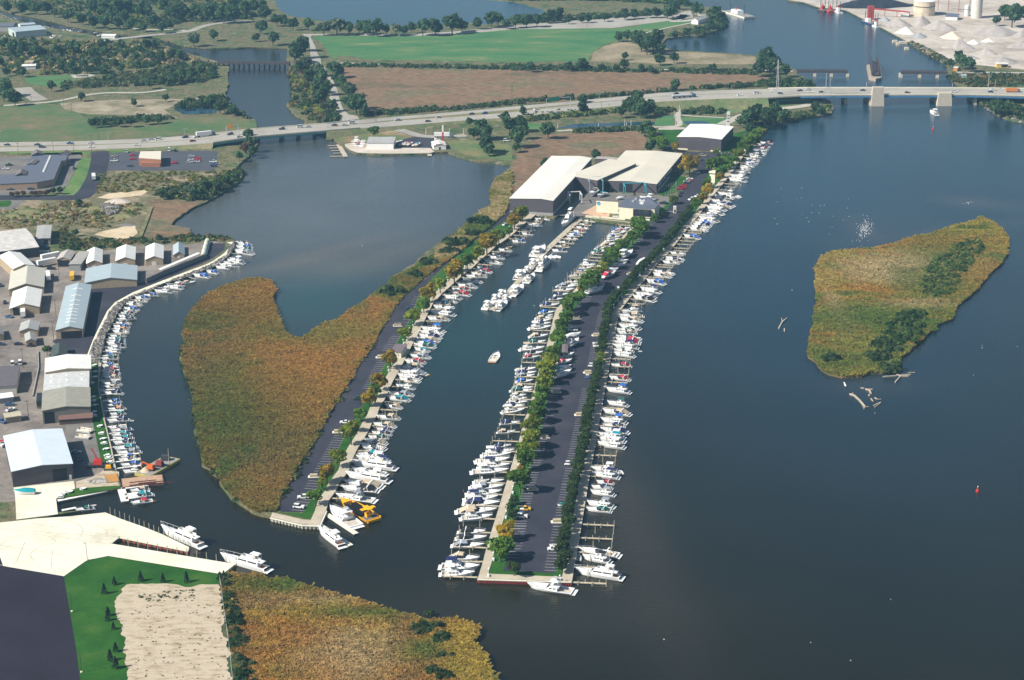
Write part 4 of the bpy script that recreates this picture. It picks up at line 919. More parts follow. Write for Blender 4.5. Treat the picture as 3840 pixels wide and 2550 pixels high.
boat_row('''c31:1130,1190,1290,1187,f-;1110,1132,1290,1122,eb;1090,1087,1280,1077,e-;1110,1057,1240,1042,eb;1075,1027,1290,1012,ea;1050,990,1260,967,et;1040,927,1230,922,en;1035,892,1220,882,et;1025,865,1200,842,et;1020,827,1210,802,ea;1000,792,1150,782,e-;985,727,1185,717,en;1020,692,1140,682,ek;1010,665,1150,657,et;985,622,1150,612,eo;970,587,1110,572,eb;965,547,1110,547,eb
S:450,1422,830,1432,en;450,1300,750,1302,ey;440,1242,800,1252,ea;450,1122,780,1127,ey;435,1077,760,1077,em;440,1027,770,1032,ek;455,972,740,972,er;440,912,740,907,e-;415,882,700,872,eb;425,817,650,812,ek;410,757,740,732,eg;430,712,700,667,eb;540,542,780,557,eb;500,602,790,612,fw;595,502,885,517,ek;525,447,870,462,en;555,407,870,407,eg;560,352,870,372,eg;590,302,880,302,ey;640,212,940,237,e-;665,167,940,182,eo;655,117,960,132,eb
c21:1065,1397,1200,1402,e-;1080,1367,1240,1352,en;1090,1332,1220,1337,eg;1110,1307,1230,1312,em;1135,1290,1250,1292,ea;1140,1262,1270,1277,eb;1160,1222,1300,1232,e-;1180,1205,1290,1210,ey;1240,1190,1350,1197,e-;1240,1162,1370,1172,eb;1320,1142,1450,1142,eb
r:100,1200,430,1220,f-;350,1112,640,1152,f-;490,1082,690,1092,er;910,1022,640,1042,ey;855,887,1170,932,eb;1120,812,1340,852,eb;1300,732,1560,757,f-;1370,692,1690,712,f-;1470,642,1700,682,e-;1530,612,1850,652,f-;1570,567,1820,592,eb;1680,432,2030,482,ea;1700,407,2010,422,eg;1750,372,2010,382,eg;1700,332,2010,342,eb;1750,292,2000,292,ey;1740,262,1960,267,e-;1690,232,1820,237,e-''',
         'from the red crane, left shore', G_)
boat_row('''c23:455,528,560,425,yw
c23:300,690,200,775,fw;240,822,170,880,fw;170,890,122,935,f-;115,915,45,990,fw
c22:2290,1105,2235,1160,f-;2240,1150,2175,1200,f-;2180,1205,2100,1265,fw''',
         'from the sheds, left of the narrow middle dock', 'boats along the middle dock')
boat_row('''c23:660,455,750,467,e-;620,490,720,497,ey;590,517,700,527,e-;565,550,670,560,er;520,580,640,587,e-;500,602,640,592,eb;490,622,600,622,e-;430,652,560,662,ek;400,692,520,697,ey;365,727,500,737,en;360,785,450,795,c-;370,800,250,915,yw;200,950,130,1020,fk;100,1050,0,1140,fw
c22:2345,1160,2270,1210,f-;2305,1200,2215,1275,fw''',
         'from the sheds, right of the narrow middle dock', 'boats along the middle dock')
def bt(k, c, tg, x0, y0, x1, y1, label, z=0, h=.9, group=None, wid=1.0, cat='boat'):
 return boat(k, c, g(tg, x0, y0, h + z), g(tg, x1, y1, h + z), label, group, z, cat, wid)
bt('sport', None, 'A', 1105, 825, 1665, 905, 'large white sport fishing boat tied along the red sheet wall')
bt('sport', None, 'O', 375, 385, 1020, 850, 'white sport fishing boat between the yellow speedboat and a finger float')
bt('yacht', None, 'O', 85, 930, 660, 1360, 'white yacht with teak stern trim nearest the left pier tip')
bt('yacht', None, 'T', 215, 400, 910, 700, 'tall white yacht moored bow up to the lower left wharf')
bt('yacht', None, 'T', 1265, 890, 2080, 1120, 'white yacht with two antennas at the lower left wharf end')
bt('run', None, 'c32', 2225, 100, 2170, 180, 'small white motorboat under way in the middle channel')
bt('fly', None, 'c14', 1490, 1020, 1550, 1055, 'white cabin boat cruising below the blue bridge')
bt('dinghy', 'yellow', 'Q', 1095, 870, 1020, 890, 'small yellow dinghy floating behind the left pier boats')
bt('dinghy', None, 'A', 1733, 445, 1733, 515, 'pale blue dinghy beside the long pier near its tip')
bt('dinghy', None, 'B', 1180, 1265, 1230, 1345, 'grey dinghy hanging off a stern in the right slips')
bt('dinghy', None, 'D', 1440, 940, 1510, 940, 'white dinghy behind the navy topped boat in the right slips')
bt('dinghy', None, 'c31', 1180, 720, 1230, 715, 'white dinghy beyond the left shore boats')
bt('exp', 'beige', 'c31', 1195, 1372, 1370, 1352, 'white cruiser in the upper slip of the white dock')
bt('exp', 'teal', 'c31', 1150, 1432, 1400, 1402, 'white cruiser with teal canvas in the lower white dock slip')
bt('run', 'red', 'c31', 1200, 1478, 1400, 1455, 'grey and red fishing boat outside the white dock', wid=1.2)
bt('dinghy', 'black', 'c31', 1455, 1445, 1405, 1455, 'dark dinghy behind the grey and red fishing boat')
bt('exp', 'green', 'c31', 690, 1545, 860, 1525, 'white boat with dark green canvas in the small basin')
bt('dinghy', None, 'c31', 885, 1490, 825, 1500, 'white dinghy beside the green topped boat in the basin')
bt('cover', 'teal', 'c31', 120, 1372, 320, 1372, 'boat under a teal tarpaulin on the concrete apron', z=1.9)
# boats standing ashore on the long pier
G2 = 'boats standing ashore in the parking lot'
for i, (k, c, a) in enumerate([('fly', None, (1110, 735, 990, 795)), ('cover', 'white', (1070, 822, 935, 815)), ('sport', 'beige', (1050, 852, 890, 872)), ('cover', 'white', (980, 900, 850, 925)), ('exp', 'red', (955, 925, 830, 970)), ('fly', None, (845, 1070, 690, 1112)), ('cover', 'white', (1215, 805, 1165, 862))]):
 bt(k, c, 'c23', *a, 'white %s%s ashore, %s counting down from the clubhouse' % (KIND[k], ' with %s canvas' % c if c in ('red', 'beige') else '', ordn(i + 1)), z=2.6, group=G2)
for i, (k, c, a) in enumerate([('cover', 'white', (1300, 1082, 1030, 1160)), ('fly', 'black', (1265, 1185, 1080, 1290))]):
 bt(k, c, 'M', *a, 'white %s ashore by the white pickup, %s from it' % (KIND[k], ordn(i + 1)), z=2.4, group=G2)
for i, (k, c, a) in enumerate([('exp', 'black', (572, 108, 430, 135)), ('exp', 'red', (552, 165, 408, 195)), ('cover', 'white', (547, 222, 400, 255)), ('fly', 'teal', (547, 268, 385, 318))]):
 bt(k, c, 'c33', *a, 'white %s%s ashore below the small brown hut, %s from it' % (KIND[k], ' with %s top' % c if c != 'white' else '', ordn(i + 1)), z=2.2, group=G2)
bt('cover', 'green', 'c33', 415, 1492, 505, 1485, 'small boat under a green cover in a right parking stall', z=1.9)
bt('run', None, 'A', 1375, 330, 1500, 335, 'white runabout on a trailer beside the white parked car', z=2.0)
bt('run', None, 'D', 590, 800, 720, 790, 'white runabout with red trim in a right parking stall', z=2.0)
bt('run', None, 'D', 600, 845, 735, 850, 'low white skiff below the red trimmed runabout', z=1.8)
bt('run', None, 'c23', 965, 1060, 1015, 1065, 'small white skiff at the right edge of the parking lot', z=1.8)
bt('exp', None, 'E', 1090, 615, 1180, 560, 'white cruiser hanging in the upper boat lift', z=3)
bt('run', 'teal', 'E', 1180, 630, 1290, 595, 'white and teal boat on stands beside the upper lift', z=2.4)
bt('cover', 'white', 'E', 1405, 665, 1490, 650, 'small white covered boat behind the clubhouse roof', z=2.0)
bt('fly', None, 'E', 1700, 650, 1880, 665, 'white and blue boat stored behind the clubhouse', z=2.2)
bt('pontoon', None, 'q3', 1395, 850, 1650, 875, 'beige pontoon boat parked in the yard, lower of the pair', z=1.4, group='pontoon boats in the yard')
bt('pontoon', None, 'q3', 1430, 730, 1680, 770, 'beige pontoon boat parked in the yard, upper of the pair', z=1.4, group='pontoon boats in the yard')
bt('run', 'red', 'q3', 40, 1030, 10, 930, 'red and white speedboat on a trailer at the left edge', z=2.0, wid=1.3)
bt('run', None, 'q', 690, 490, 890, 485, 'white boat parked by the long grey shed', z=2.0)
for i, (k, c, a) in enumerate([('fly', None, (1010, 1300, 890, 1290)), ('exp', 'beige', (1005, 1325, 900, 1310)), ('exp', 'red', (990, 1340, 915, 1325)), ('run', None, (1350, 1285, 1290, 1295)), ('run', 'navy', (1350, 1310, 1320, 1325)), ('run', 'beige', (1400, 1305, 1355, 1322)), ('run', 'red', (1440, 1305, 1390, 1325)), ('run', None, (1475, 1315, 1440, 1330)), ('run', 'teal', (1508, 1310, 1465, 1330)), ('run', None, (1640, 1270, 1690, 1295))]):
 bt(k, c, 'c12', *a, 'white %s%s on land at the sandy launch, %s from its left' % (KIND[k], ' with %s cover' % c if c else '', ordn(i + 1)), z=1.8, group='boats standing at the sandy launch')
n_ = 0
for blk in ('X:10,330,90,310;60,345,140,330;110,350,190,335;190,370,280,345;240,385,300,365;300,415,340,405;370,415,440,410;700,480,760,470;760,495,840,490;830,500,900,515;880,520,990,530;1150,560,1240,580;1220,550,1310,560;1280,580,1380,600;1330,540,1380,530;1430,590,1500,570;1710,610,1790,600;1780,655,1900,650;1830,630,1900,625',):
 for it in blk[2:].split(';'):
  x0, y0, x1, y1 = map(float, it.split(',')); n_ += 1
  bt('exp', None, 'X', x0, y0, x1, y1, 'distant white boat at the far creek marina, %s from the left' % ordn(n_), group='distant creek boats', h=.6)
for i, a in enumerate([(870, 620, 960, 615), (960, 640, 1020, 650), (910, 680, 980, 690), (1090, 655, 1150, 650), (20, 690, 90, 670), (60, 650, 120, 660)]):
 bt('exp', None, 'X', *a, 'distant white boat parked by the far pale shed, %s from right' % ordn(i + 1), group='distant parked boats', z=1.6)
# the yellow speedboat
r = empty('speedboat', label='big yellow open speedboat with rows of black seats at the left pier', cat='boat')
a, b = g('O', 640, 225, .9), g('O', 1450, 715, .9)
d = a - b
r.location = ((a + b) / 2).to_tuple()[:2] + (0,); r.rotation_euler = (0, 0, math.atan2(d.y, d.x))
L = d.length; YEL = pm('yellow_paint', (.85, .42, .005), .4, .05, 1)
B_ = L * .155
hull_mb(L, B_, 1.5, 2.1, 13, .95).build('hull', YEL, r)
d2, s2 = deck_mb(L, B_, 1.52, 2.12, x_open=L * .26, inset=.3, sole=.8, stern=.95)
d2.build('deck', YEL, r); s2.build('sole', pm('grey_sole', (.13, .13, .14), .8, .1, 1), r)
for i in range(16):
 x = L * .2 - i * L * .031
 for sg in (1, -1):
  MB().box(x, x + .35, sg * B_ * .42 - B_ * .3, sg * B_ * .42 + B_ * .3, .8, 1.9).build('seat', BLACK, r)
MB().box(-L * .36, -L * .29, -1, 1, .8, 2.6).box(-L * .345, -L * .325, -.25, .25, 2.6, 4.4).box(-L * .37, -L * .29, -3.2, 3.2, 4.4, 4.65).box(-L * .42, -L * .24, -1.1, 1.1, 4.66, 4.9).build('pilot_station', YEL, r)
MB().box(-L * .5 - .6, -L * .5, -B_ * .8, B_ * .8, .3, 1.3).build('stern_fender', YEL, r)
# ================================================================== docks
def plank_deck(mb, a, b, wd, z0, z1):
 d = (b - a).normalized(); nrm = Vector((-d.y, d.x, 0)) * wd / 2
 k = len(mb.v)
 mb.v += [tuple(Vector((q.x, q.y, z))) for z in (z0, z1) for q in (a - nrm, b - nrm, b + nrm, a + nrm)]
 mb.f += [tuple(k + i for i in q) for q in ((3, 2, 1, 0), (4, 5, 6, 7), (0, 1, 5, 4), (1, 2, 6, 5), (2, 3, 7, 6), (3, 0, 4, 7))]
FING = []
_pile = None
def pile_mesh():
 global _pile
 if _pile is None:
  o = MB().cyl((0, 0), .17, -1, 1, 6, .14).build('piling', PILE); _pile = o.data
  bpy.data.objects.remove(o)
 return _pile
def add_pile(p, ht, parent=None, name='piling', mat=None):
 o = bpy.data.objects.new(name, pile_mesh()); COL.objects.link(o)
 o.location = (p.x, p.y, (ht - .6) / 2); o.scale = (1, 1, (ht + .6) / 2)
 if parent:
  o.parent = parent
  o.location = (p.x - parent.location.x, p.y - parent.location.y, (ht - .6) / 2)
 return o
def finger(a, b, label, group, wd=.95, z=1.0, tall=3.4, low=2.0, npile=4, mat=None, name='finger_dock'):
 r = empty(name, (a.x, a.y, 0), 0, label, 'dock', group)
 mb = MB(); plank_deck(mb, a - Vector((a.x, a.y, 0)), b - Vector((a.x, a.y, 0)), wd, z - .22, z)
 mb.build('deck', mat or WOOD, r)
 d = (b - a).normalized(); n = Vector((-d.y, d.x, 0))
 if scale_at(a) < 5.5: npile = min(npile, 2)
 for i in range(npile):
  f = (i + 1) / npile
  add_pile(a.lerp(b, f) + n * (wd / 2 + .12) * (1 if i % 2 else -1), tall if i == npile - 1 else low, r)
 FING.append((a, b))
 return r
def walk(line, spacing, start=0):
 out = []; s = 0; nxt = start
 for a, b in zip(line, line[1:]):
  L = (b - a).length
  while nxt <= s + L + 1e-6:
   out.append((a.lerp(b, (nxt - s) / L), (b - a).normalized())); nxt += spacing
  s += L
 return out
def clear(p, dirv, L):
 mid = p + dirv * L * .5
 best = 9
 for c, d, bl in BOATS:
  if (c - mid).length < L:
   q = c - p
   best = min(best, abs(q.x * dirv.y - q.y * dirv.x) - .16 * bl)
 return best
def auto_fingers(line, spacing, start, side, L, where, group, slew=0, skip=()):
 n = 0
 for p, t in walk(line, spacing, start):
  nr = Vector((t.y, -t.x, 0)) * side
  nr = (nr + t * slew).normalized()
  best = max(((clear(p + t * o, nr, L) - .05 * abs(o)), o) for o in (-2.4, -1.8, -1.2, -.6, 0, .6, 1.2, 1.8, 2.4))
  p2 = p + t * best[1]
  n += 1
  finger(p2, p2 + nr * L, 'weathered finger dock with piles, %s %s' % (ordn(n), where), group)
 return n
def seg_dir(tg, a, b): return (g(tg, *b, .9) - g(tg, *a, .9))
DG = 'finger docks between the slips'
n = 0
# measured fingers, right side of the long pier, from the red wall
n_ = 0
for tg, rows, L in (('A', [(1645, 797), (1675, 607), (1715, 425), (1745, 250), (1770, 84)], 13.2), ('B', [(645, 1395), (680, 1198), (710, 1008), (750, 825), (787, 645), (815, 470), (845, 305), (870, 140)], 10.0), ('D', [(860, 1530), (885, 1385), (910, 1240), (935, 1100), (958, 965), (985, 830), (1005, 705), (1025, 575), (1050, 450), (1075, 325), (1125, 200), (1210, 85)], 10.0)):
 for x, y in rows:
  n_ += 1
  a = g(tg, x, y, .9); d = seg_dir(tg, (x, y), (x + 400, y + 17)).normalized()
  finger(a, a + d * L, 'weathered finger dock, %s from the red wall, long pier right side' % ordn(n_), DG, npile=5 if L > 12 else 4)
dC = d
for p, t in walk(P('D', [(1260, 20)], .9) + P('H', [(470, 1510), (540, 1450), (620, 1370), (700, 1270), (780, 1170), (870, 1060), (940, 960), (1030, 850), (1120, 750), (1220, 620), (1300, 510), (1400, 370), (1480, 280), (1560, 180), (1640, 80), (1700, 0)], .9) + P('c13', [(2060, 1530), (2130, 1430), (2180, 1360), (2230, 1310)], .9), 8.6, 4):
 nr = Vector((t.y, -t.x, 0)); nr = (nr * .5 + dC * .5).normalized()
 o = max((clear(p + t * o, nr, 10) - .05 * abs(o), o) for o in (-2.4, -1.6, -.8, 0, .8, 1.6, 2.4))[1]
 p2 = p + t * o; n_ += 1
 finger(p2, p2 + nr * 10, 'weathered finger dock, %s from the red wall, long pier right side' % ordn(n_), DG)
# left side of the long pier
n_ = 0
for tg, rows, L in (('A', [((495, 738), (50, 722)), ((560, 545), (140, 545)), ((600, 375), (170, 352)), ((660, 190), (240, 170))], 12.8), ('J', [((1130, 1335), (560, 1310)), ((1185, 1125), (640, 1105)), ((1245, 935), (740, 925)), ((1285, 750), (790, 740)), ((1340, 572), (800, 560)), ((1395, 400), (900, 390)), ((1450, 232), (1050, 225)), ((1495, 68), (1100, 55))], 11.5), ('KK', [((1000, 1305), (640, 1300)), ((1040, 1165), (690, 1155)), ((1090, 1030), (710, 1015)), ((1130, 905), (760, 895)), ((1200, 778), (790, 770)), ((1225, 645), (840, 640)), ((1250, 525), (900, 515)), ((1280, 408), (950, 400)), ((1355, 178), (990, 165)), ((1390, 65), (1040, 60))], 10.0), ('M', [((745, 1247), (400, 1240)), ((815, 1045), (460, 1040)), ((865, 845), (540, 840)), ((930, 670), (620, 655)), ((1000, 580), (760, 570)), ((1120, 400), (860, 395)), ((1345, 178), (1100, 160)), ((1470, 98), (1240, 92))], 9.5)):
 for a_, b_ in rows:
  n_ += 1
  a = g(tg, *a_, .9); d = seg_dir(tg, a_, b_).normalized()
  finger(a, a + d * L, 'weathered finger dock, %s from the red wall, long pier left side' % ordn(n_), DG, npile=5 if L > 12 else 4)
WU = P('c23', [(590, 1080), (720, 940), (1040, 580), (1100, 515)], .9)
for p, t in walk(WU, 9, 8):
 nr = Vector((-t.y, t.x, 0)); n_ += 1
 p2 = p + t * max((clear(p + t * o, nr, 9) - .05 * abs(o), o) for o in (-2.4, -1.2, 0, 1.2, 2.4))[1]
 finger(p2, p2 + nr * 9, 'weathered finger dock, %s from the red wall, long pier left side' % ordn(n_), DG)
# left pier
n_ = 0
for tg, rows, L in (('N1', [(205, 1510), (335, 1275), (470, 1030), (570, 800), (660, 635), (745, 490), (825, 320), (900, 172), (985, 20)], 10.5), ('Q', [(245, 1460), (310, 1335), (380, 1208), (430, 1085), (495, 970), (560, 858), (610, 742), (680, 633), (730, 520), (800, 412), (855, 300), (900, 210), (950, 112), (1000, 15)], 9.6)):
 for x, y in rows:
  n_ += 1
  a = g(tg, x, y, .9); d = seg_dir(tg, (x, y), (x + 400, y + 19)).normalized()
  finger(a, a + d * L, 'weathered finger dock, %s from the seaward tip of the left pier' % ordn(n_), DG)
WA = P('c22', [(1560, 1350), (1620, 1230), (1700, 1140), (1790, 1060), (1900, 960), (1980, 900), (2100, 790), (2200, 700), (2345, 600)], .9) + P('c23', [(100, 500), (215, 412)], .9)
for p, t in walk(WA, 9.2, 3):
 nr = Vector((t.y, -t.x, 0)); nr = (nr + d * .8).normalized(); n_ += 1
 p2 = p + t * max((clear(p + t * o, nr, 9) - .05 * abs(o), o) for o in (-2.4, -1.2, 0, 1.2, 2.4))[1]
 finger(p2, p2 + nr * 9.4, 'weathered finger dock, %s from the seaward tip of the left pier' % ordn(n_), DG)
# outer mooring piles: one tall pile between neighbouring fingers
mp = []
for (a, b), (a2, b2) in zip(FING, FING[1:]):
 if (a - a2).length < 14:
  mp.append((b + b2) / 2); 
  if scale_at(a) > 6.5: mp.append((a.lerp(b, .45) + a2.lerp(b2, .45)) / 2)
for p in mp[:290]:
 o = add_pile(p, 3.0, None, 'mooring_pile')
 tag(o, 'tall grey mooring pile standing in open water between two finger docks', 'pile', 'mooring piles between the finger docks')
# left shore seawall fingers
n_ = 0
WHT = pm('white_dock', (.78, .77, .7), .7, .06, 1)
for x, y, x2, y2 in [(1060, 1170, 1300, 1140), (1050, 1110, 1290, 1080), (1030, 1050, 1280, 1030), (1015, 975, 1210, 955), (1000, 908, 1200, 895), (985, 850, 1110, 838), (965, 788, 1160, 765), (950, 708, 1140, 690), (960, 640, 1140, 632), (945, 548, 1100, 540), (905, 492, 1115, 475), (905, 450, 1060, 440), (905, 360, 1110, 352), (930, 268, 1100, 260), (930, 215, 1090, 210)]:
 n_ += 1
 finger(g('c31', x, y, .9), g('c31', x2, y2, .9), 'white finger dock, %s from the red crane, left shore' % ordn(n_), 'white finger docks of the left shore', mat=WHT, npile=3, tall=3.2)
def revet(tg, line, spacing, L, side=1):
 global n_
 for p, t in walk(P(tg, line, .9), spacing, 2):
  nr = Vector((-t.y, t.x, 0)) * -1
  n_ += 1
  a = p - nr * 7
  finger(a, p + nr * L, 'grey catwalk dock over the rocks, %s from the red crane' % ordn(n_), 'catwalks over the rocks', mat=pm('grey_plank', (.3, .29, .27), .85, .2, 1.5), npile=3, wd=.8, tall=3.0)
revet('c31', [(920, 190), (930, 110), (955, 30)], 7, 9)
revet('c21', [(960, 1560), (1010, 1450), (1060, 1355), (1120, 1252), (1170, 1195), (1250, 1142), (1400, 1090), (1500, 1030), (1750, 960), (1900, 900), (2000, 860), (2100, 780), (2150, 700)], 8.5, 9)
# middle dock with its own fingers
md = empty('middle_dock', g('c23', 690, 430, 0), 0, 'long narrow floating dock running down the middle basin', 'dock')
o0 = Vector(md.location); o0.z = 0
ml = P('c23', [(672, 405), (560, 500), (430, 620), (330, 715), (240, 810), (150, 920), (20, 1060)], .9) + P('c22', [(2290, 1150), (2170, 1275)], .9)
mb = MB()
for a, b in zip(ml, ml[1:]): plank_deck(mb, a - o0, b - o0 + (b - a).normalized() * .4, 3.6, .55, .9)
mb.build('deck', WALK, md)
for p, t in walk(ml, 11, 3):
 nr = Vector((-t.y, t.x, 0))
 add_pile(p + nr * 1.95, 3.0, md)
n_ = 0
for p, t in walk(ml[:4], 8.6, 6):
 nr = Vector((t.y, -t.x, 0)); d = (nr * -.0 + seg_dir('c23', (430, 640), (560, 655)).normalized()); n_ += 1
 finger(p + d * 1.9, p + d * 11.5, 'finger dock on the right of the middle dock, %s from the sheds' % ordn(n_), 'finger docks of the middle dock', mat=WOOD)
# floats near the left pier tip
def floatdock(tg, x, y, x2, y2, wd, label, name='float_dock', mat=None, z=.7):
 a, b = g(tg, x, y, .5), g(tg, x2, y2, .5)
 r = empty(name, (a.x, a.y, 0), 0, label, 'dock')
 mb = MB(); plank_deck(mb, Vector((0, 0, 0)), b - a, wd, .05, z); mb.build('deck', mat or CONC, r)
 mb = MB(); plank_deck(mb, Vector((0, 0, 0)), b - a, wd * 1.04, .02, z * .6); mb.build('float', DARKM, r)
 return r
floatdock('O', 300, 580, 1020, 1060, 2.2, 'long pale float beside the white sport fishing boat')
floatdock('O', 130, 850, 890, 1350, 2.2, 'pale float half hidden behind the yacht with teak trim')
floatdock('c31', 530, 1470, 1110, 1350, 2.4, 'white walkway along the basin wall', 'basin_walkway', WHT, 1.0)
floatdock('c31', 1112, 1350, 1150, 1475, 3.2, 'stem of the white dock below the brown barge', 'white_dock', WHT, .9)
floatdock('c31', 1120, 1358, 1365, 1325, 1.8, 'upper arm of the white dock', 'white_dock', WHT, .9)
floatdock('c31', 1145, 1415, 1378, 1385, 1.8, 'middle arm of the white dock', 'white_dock', WHT, .9)
floatdock('c31', 1155, 1450, 1340, 1425, 1.8, 'lower arm of the white dock', 'white_dock', WHT, .9)
floatdock('c31', 570, 1555, 700, 1530, 1.6, 'slim white float in the small basin', 'float_dock', WHT, .7)
floatdock('c12', 760, 1330, 825, 1442, 3.4, 'grey stem of the comb shaped dock at the sandy launch', 'comb_dock', WALK, .8)
for i, (a, b) in enumerate([((770, 1338), (658, 1340)), ((780, 1358), (672, 1362)), ((788, 1382), (690, 1386)), ((800, 1405), (708, 1410)), ((815, 1435), (680, 1438))]):
 floatdock('c12', *a, *b, 1.3, 'grey arm of the comb dock at the sandy launch, %s from shore' % ordn(i + 1), 'comb_dock', WALK, .7)
floatdock('c12', 1580, 1395, 1600, 1435, 3, 'short grey jetty below the small white office', 'jetty', WALK, .9)
# dock boxes, lamps along the walkways
gl = pm('lamp_globe', (.85, .85, .82), .4, .02, 1)
def make_box():
 r = empty('dock_box'); MB().taper(-.7, .7, -.35, .35, 0, .6, .02, .02, .02).build('bin', WHITE, r); MB().taper(-.74, .74, -.4, .4, .61, .8, .06, .06, .15).build('lid', WHITE, r); return r
def make_lamp():
 r = empty('bollard_lamp'); MB().cyl((0, 0), .07, 0, 2.3, 6).build('post', STEEL, r)
 MB().cyl((0, 0), .2, 2.3, 2.55, 8, .34).cyl((0, 0), .34, 2.552, 2.9, 8, .12).build('globe', gl, r); return r
pb, pl = make_box(), make_lamp()
ub = ul = False
cnt = {}
for (a, b) in FING[:]:
 d = (a - b).normalized()
 if (a - g('c31', 1000, 800, 0)).length < 140 or scale_at(a) < 4.5: continue
 side = 'long pier right side' if a.x > g('c33', 500, 800, 0).x and b.x > a.x and a.x > 0 else ('long pier left side' if b.x < a.x else 'left pier')
 cnt[side] = cnt.get(side, 0) + 1
 if cnt[side] > 34: continue
 p = a + d * 4.1
 for proto, nm, off, cat, lb in ((pb, 'dock_box', 0, 'dock box', 'white dock box'), (pl, 'bollard_lamp', 1.3, 'lamp', 'white globe lamp')):
  used = ub if proto is pb else ul
  o = copy_tree(proto) if used else proto
  if proto is pb: ub = True
  else: ul = True
  n2 = Vector((-d.y, d.x, 0))
  q = p + n2 * off
  o.location = (q.x, q.y, LAND + .33); o.rotation_euler = (0, 0, math.atan2(n2.y, n2.x) + random.uniform(-.1, .1))
  tag(o, '%s at the %s finger dock from the tip, %s' % (lb, ordn(cnt[side]), side), cat, 'white dock boxes and lamps along the walkways')
# red sheet wall and other quay faces
def sheetwall(tg, pts, h0, h1, rib, mat, mat2, label, name='sheet_wall', out=.06, flip=1):
 q = P(tg, pts, LAND)
 r = empty(name, (q[0].x, q[0].y, 0), 0, label, 'wall')
 w0, w1 = MB(), MB()
 for a, b in zip(q, q[1:]):
  a, b = a - q[0], b - q[0]
  d = (b - a); L = d.length; t = d / L; nn = Vector((t.y, -t.x, 0)) * flip
  k = max(1, int(L / rib))
  for i in range(k):
   p0, p1 = a + t * (i * L / k), a + t * ((i + .5) * L / k)
   for pa, pb_, o_, m_ in ((p0, p1, .12, w0), (p1, p1 + t * (.5 * L / k), .5, w0)):
    x = [pa + nn * .04, pb_ + nn * .04, pb_ + nn * o_, pa + nn * o_]
    s_ = len(m_.v)
    m_.v += [(v.x, v.y, z) for z in (h0, h1) for v in x]
    m_.f += [tuple(s_ + j for j in qd) for qd in ((3, 2, 1, 0), (4, 5, 6, 7), (0, 1, 5, 4), (1, 2, 6, 5), (2, 3, 7, 6), (3, 0, 4, 7))]
  a2, b2 = a + nn * .04, b + nn * .04
  x = [a2, b2, b2 + nn * .62, a2 + nn * .62]
  s_ = len(w1.v)
  w1.v += [(v.x, v.y, z) for z in (h1, h1 + .3) for v in x]
  w1.f += [tuple(s_ + j for j in qd) for qd in ((3, 2, 1, 0), (4, 5, 6, 7), (0, 1, 5, 4), (1, 2, 6, 5), (2, 3, 7, 6), (3, 0, 4, 7))]
 w0.build('sheet_piles', mat, r); w1.build('cap', mat2, r)
REDW = pm('red_steel', (.3, .045, .04), .7, .2, 1)
sheetwall('A', [(492, 765), (1650, 800)], .0, 1.25, .9, REDW, CONC, 'red steel sheet wall at the tip of the long pier')
sheetwall('c41', [(1008, 318), (1092, 252), (1108, 258), (1733, 383)], .0, 1.1, 2.4, REDW, CONC, 'red steel sheet wall inside the wharf slip', flip=1)
sheetwall('c42', [(135, 80), (435, 150), (580, 155), (640, 20)], .0, 1.2, 1.5, pm('grey_sheet', (.4, .38, .32), .8, .15, 1), CONC, 'pale bulkhead at the tip of the left pier')
sheetwall('U', [(-180, 745), (200, 790), (980, 880), (1250, 925)], .0, 1.2, 2.5, WALK, WALK, 'pale quay wall below the clubhouse terrace')
# timber fender piles by the wharf
for i in range(17):
 f = i / 16
 x, y = (1015 + (1730 - 1015) * f, 50 + (345 - 50) * f)
 o = add_pile(g('c41', x, y, 0), 3.4, None, 'fender_pile'); tag(o, 'thin dark fender pile along the upper wharf edge, %s from the left' % ordn(i + 1), 'pile', 'fender piles of the wharf')
for i in range(14):
 f = i / 13
 o = add_pile(g('c41', 1180 + (2350 - 1180) * f, 345 + (560 - 345) * f - 8, 0), 3.4, None, 'fender_pile'); tag(o, 'thin dark fender pile along the lower wharf edge, %s from the left' % ordn(i + 1), 'pile', 'fender piles of the wharf')
# painted stalls
def stalls(tg, a, b, n, dx, dy, label, z=.21):
 mb = MB()
 pa, pb_ = g(tg, *a, LAND), g(tg, *b, LAND)
 for i in range(n):
  p = pa.lerp(pb_, i / (n - 1)); q = p + (g(tg, a[0] + dx, a[1] + dy, LAND) - pa)
  d = (q - p).normalized(); L = 5.3; t = Vector((-d.y, d.x, 0)) * .07
  q = p + d * L
  mb.quad(*[Vector((v.x, v.y, LAND + z)) for v in (p - t, q - t, q + t, p + t)])
 tag(mb.build('parking_marking', WLINE), label, 'marking', kind='structure')
stalls('A', (1312, 656), (1420, 117), 16, 140, 7, 'white stall lines, right of the lot, lowest stretch')
stalls('B', (133, 1546), (195, 1260), 7, 150, 6, 'white stall lines, right of the lot, second stretch')
stalls('n', (2073.1, 1974), (2106, 1819), 17, 29, 1.4, 'white stall lines, right of the lot, stretch by the golf cart')
stalls('n', (2000, 1850), (2056, 1632), 25, -37, -.6, 'white stall lines, left of the lot, shaded stretch')
stalls('B', (222, 1121), (385, 354), 19, 140, 5, 'white stall lines, right of the lot, third stretch')
stalls('B', (420, 190), (500, -200), 11, 130, 4, 'white stall lines, right of the lot, fourth stretch')
stalls('D', (490, 1252), (575, 863), 13, 130, 4, 'white stall lines, right of the lot, fifth stretch')
stalls('D', (630, 620), (690, 335), 10, 125, 4, 'white stall lines, right of the lot, sixth stretch')
stalls('D', (700, 300), (790, 155), 6, 125, 3, 'white stall lines, right of the lot, highest stretch')
stalls('A', (1005, 503), (1100, 112), 12, -160, -4, 'white stall lines, left of the lot, lowest stretch')
stalls('J', (1590, 1545), (1740, 930), 16, -160, -2, 'white stall lines, left of the lot, second stretch')
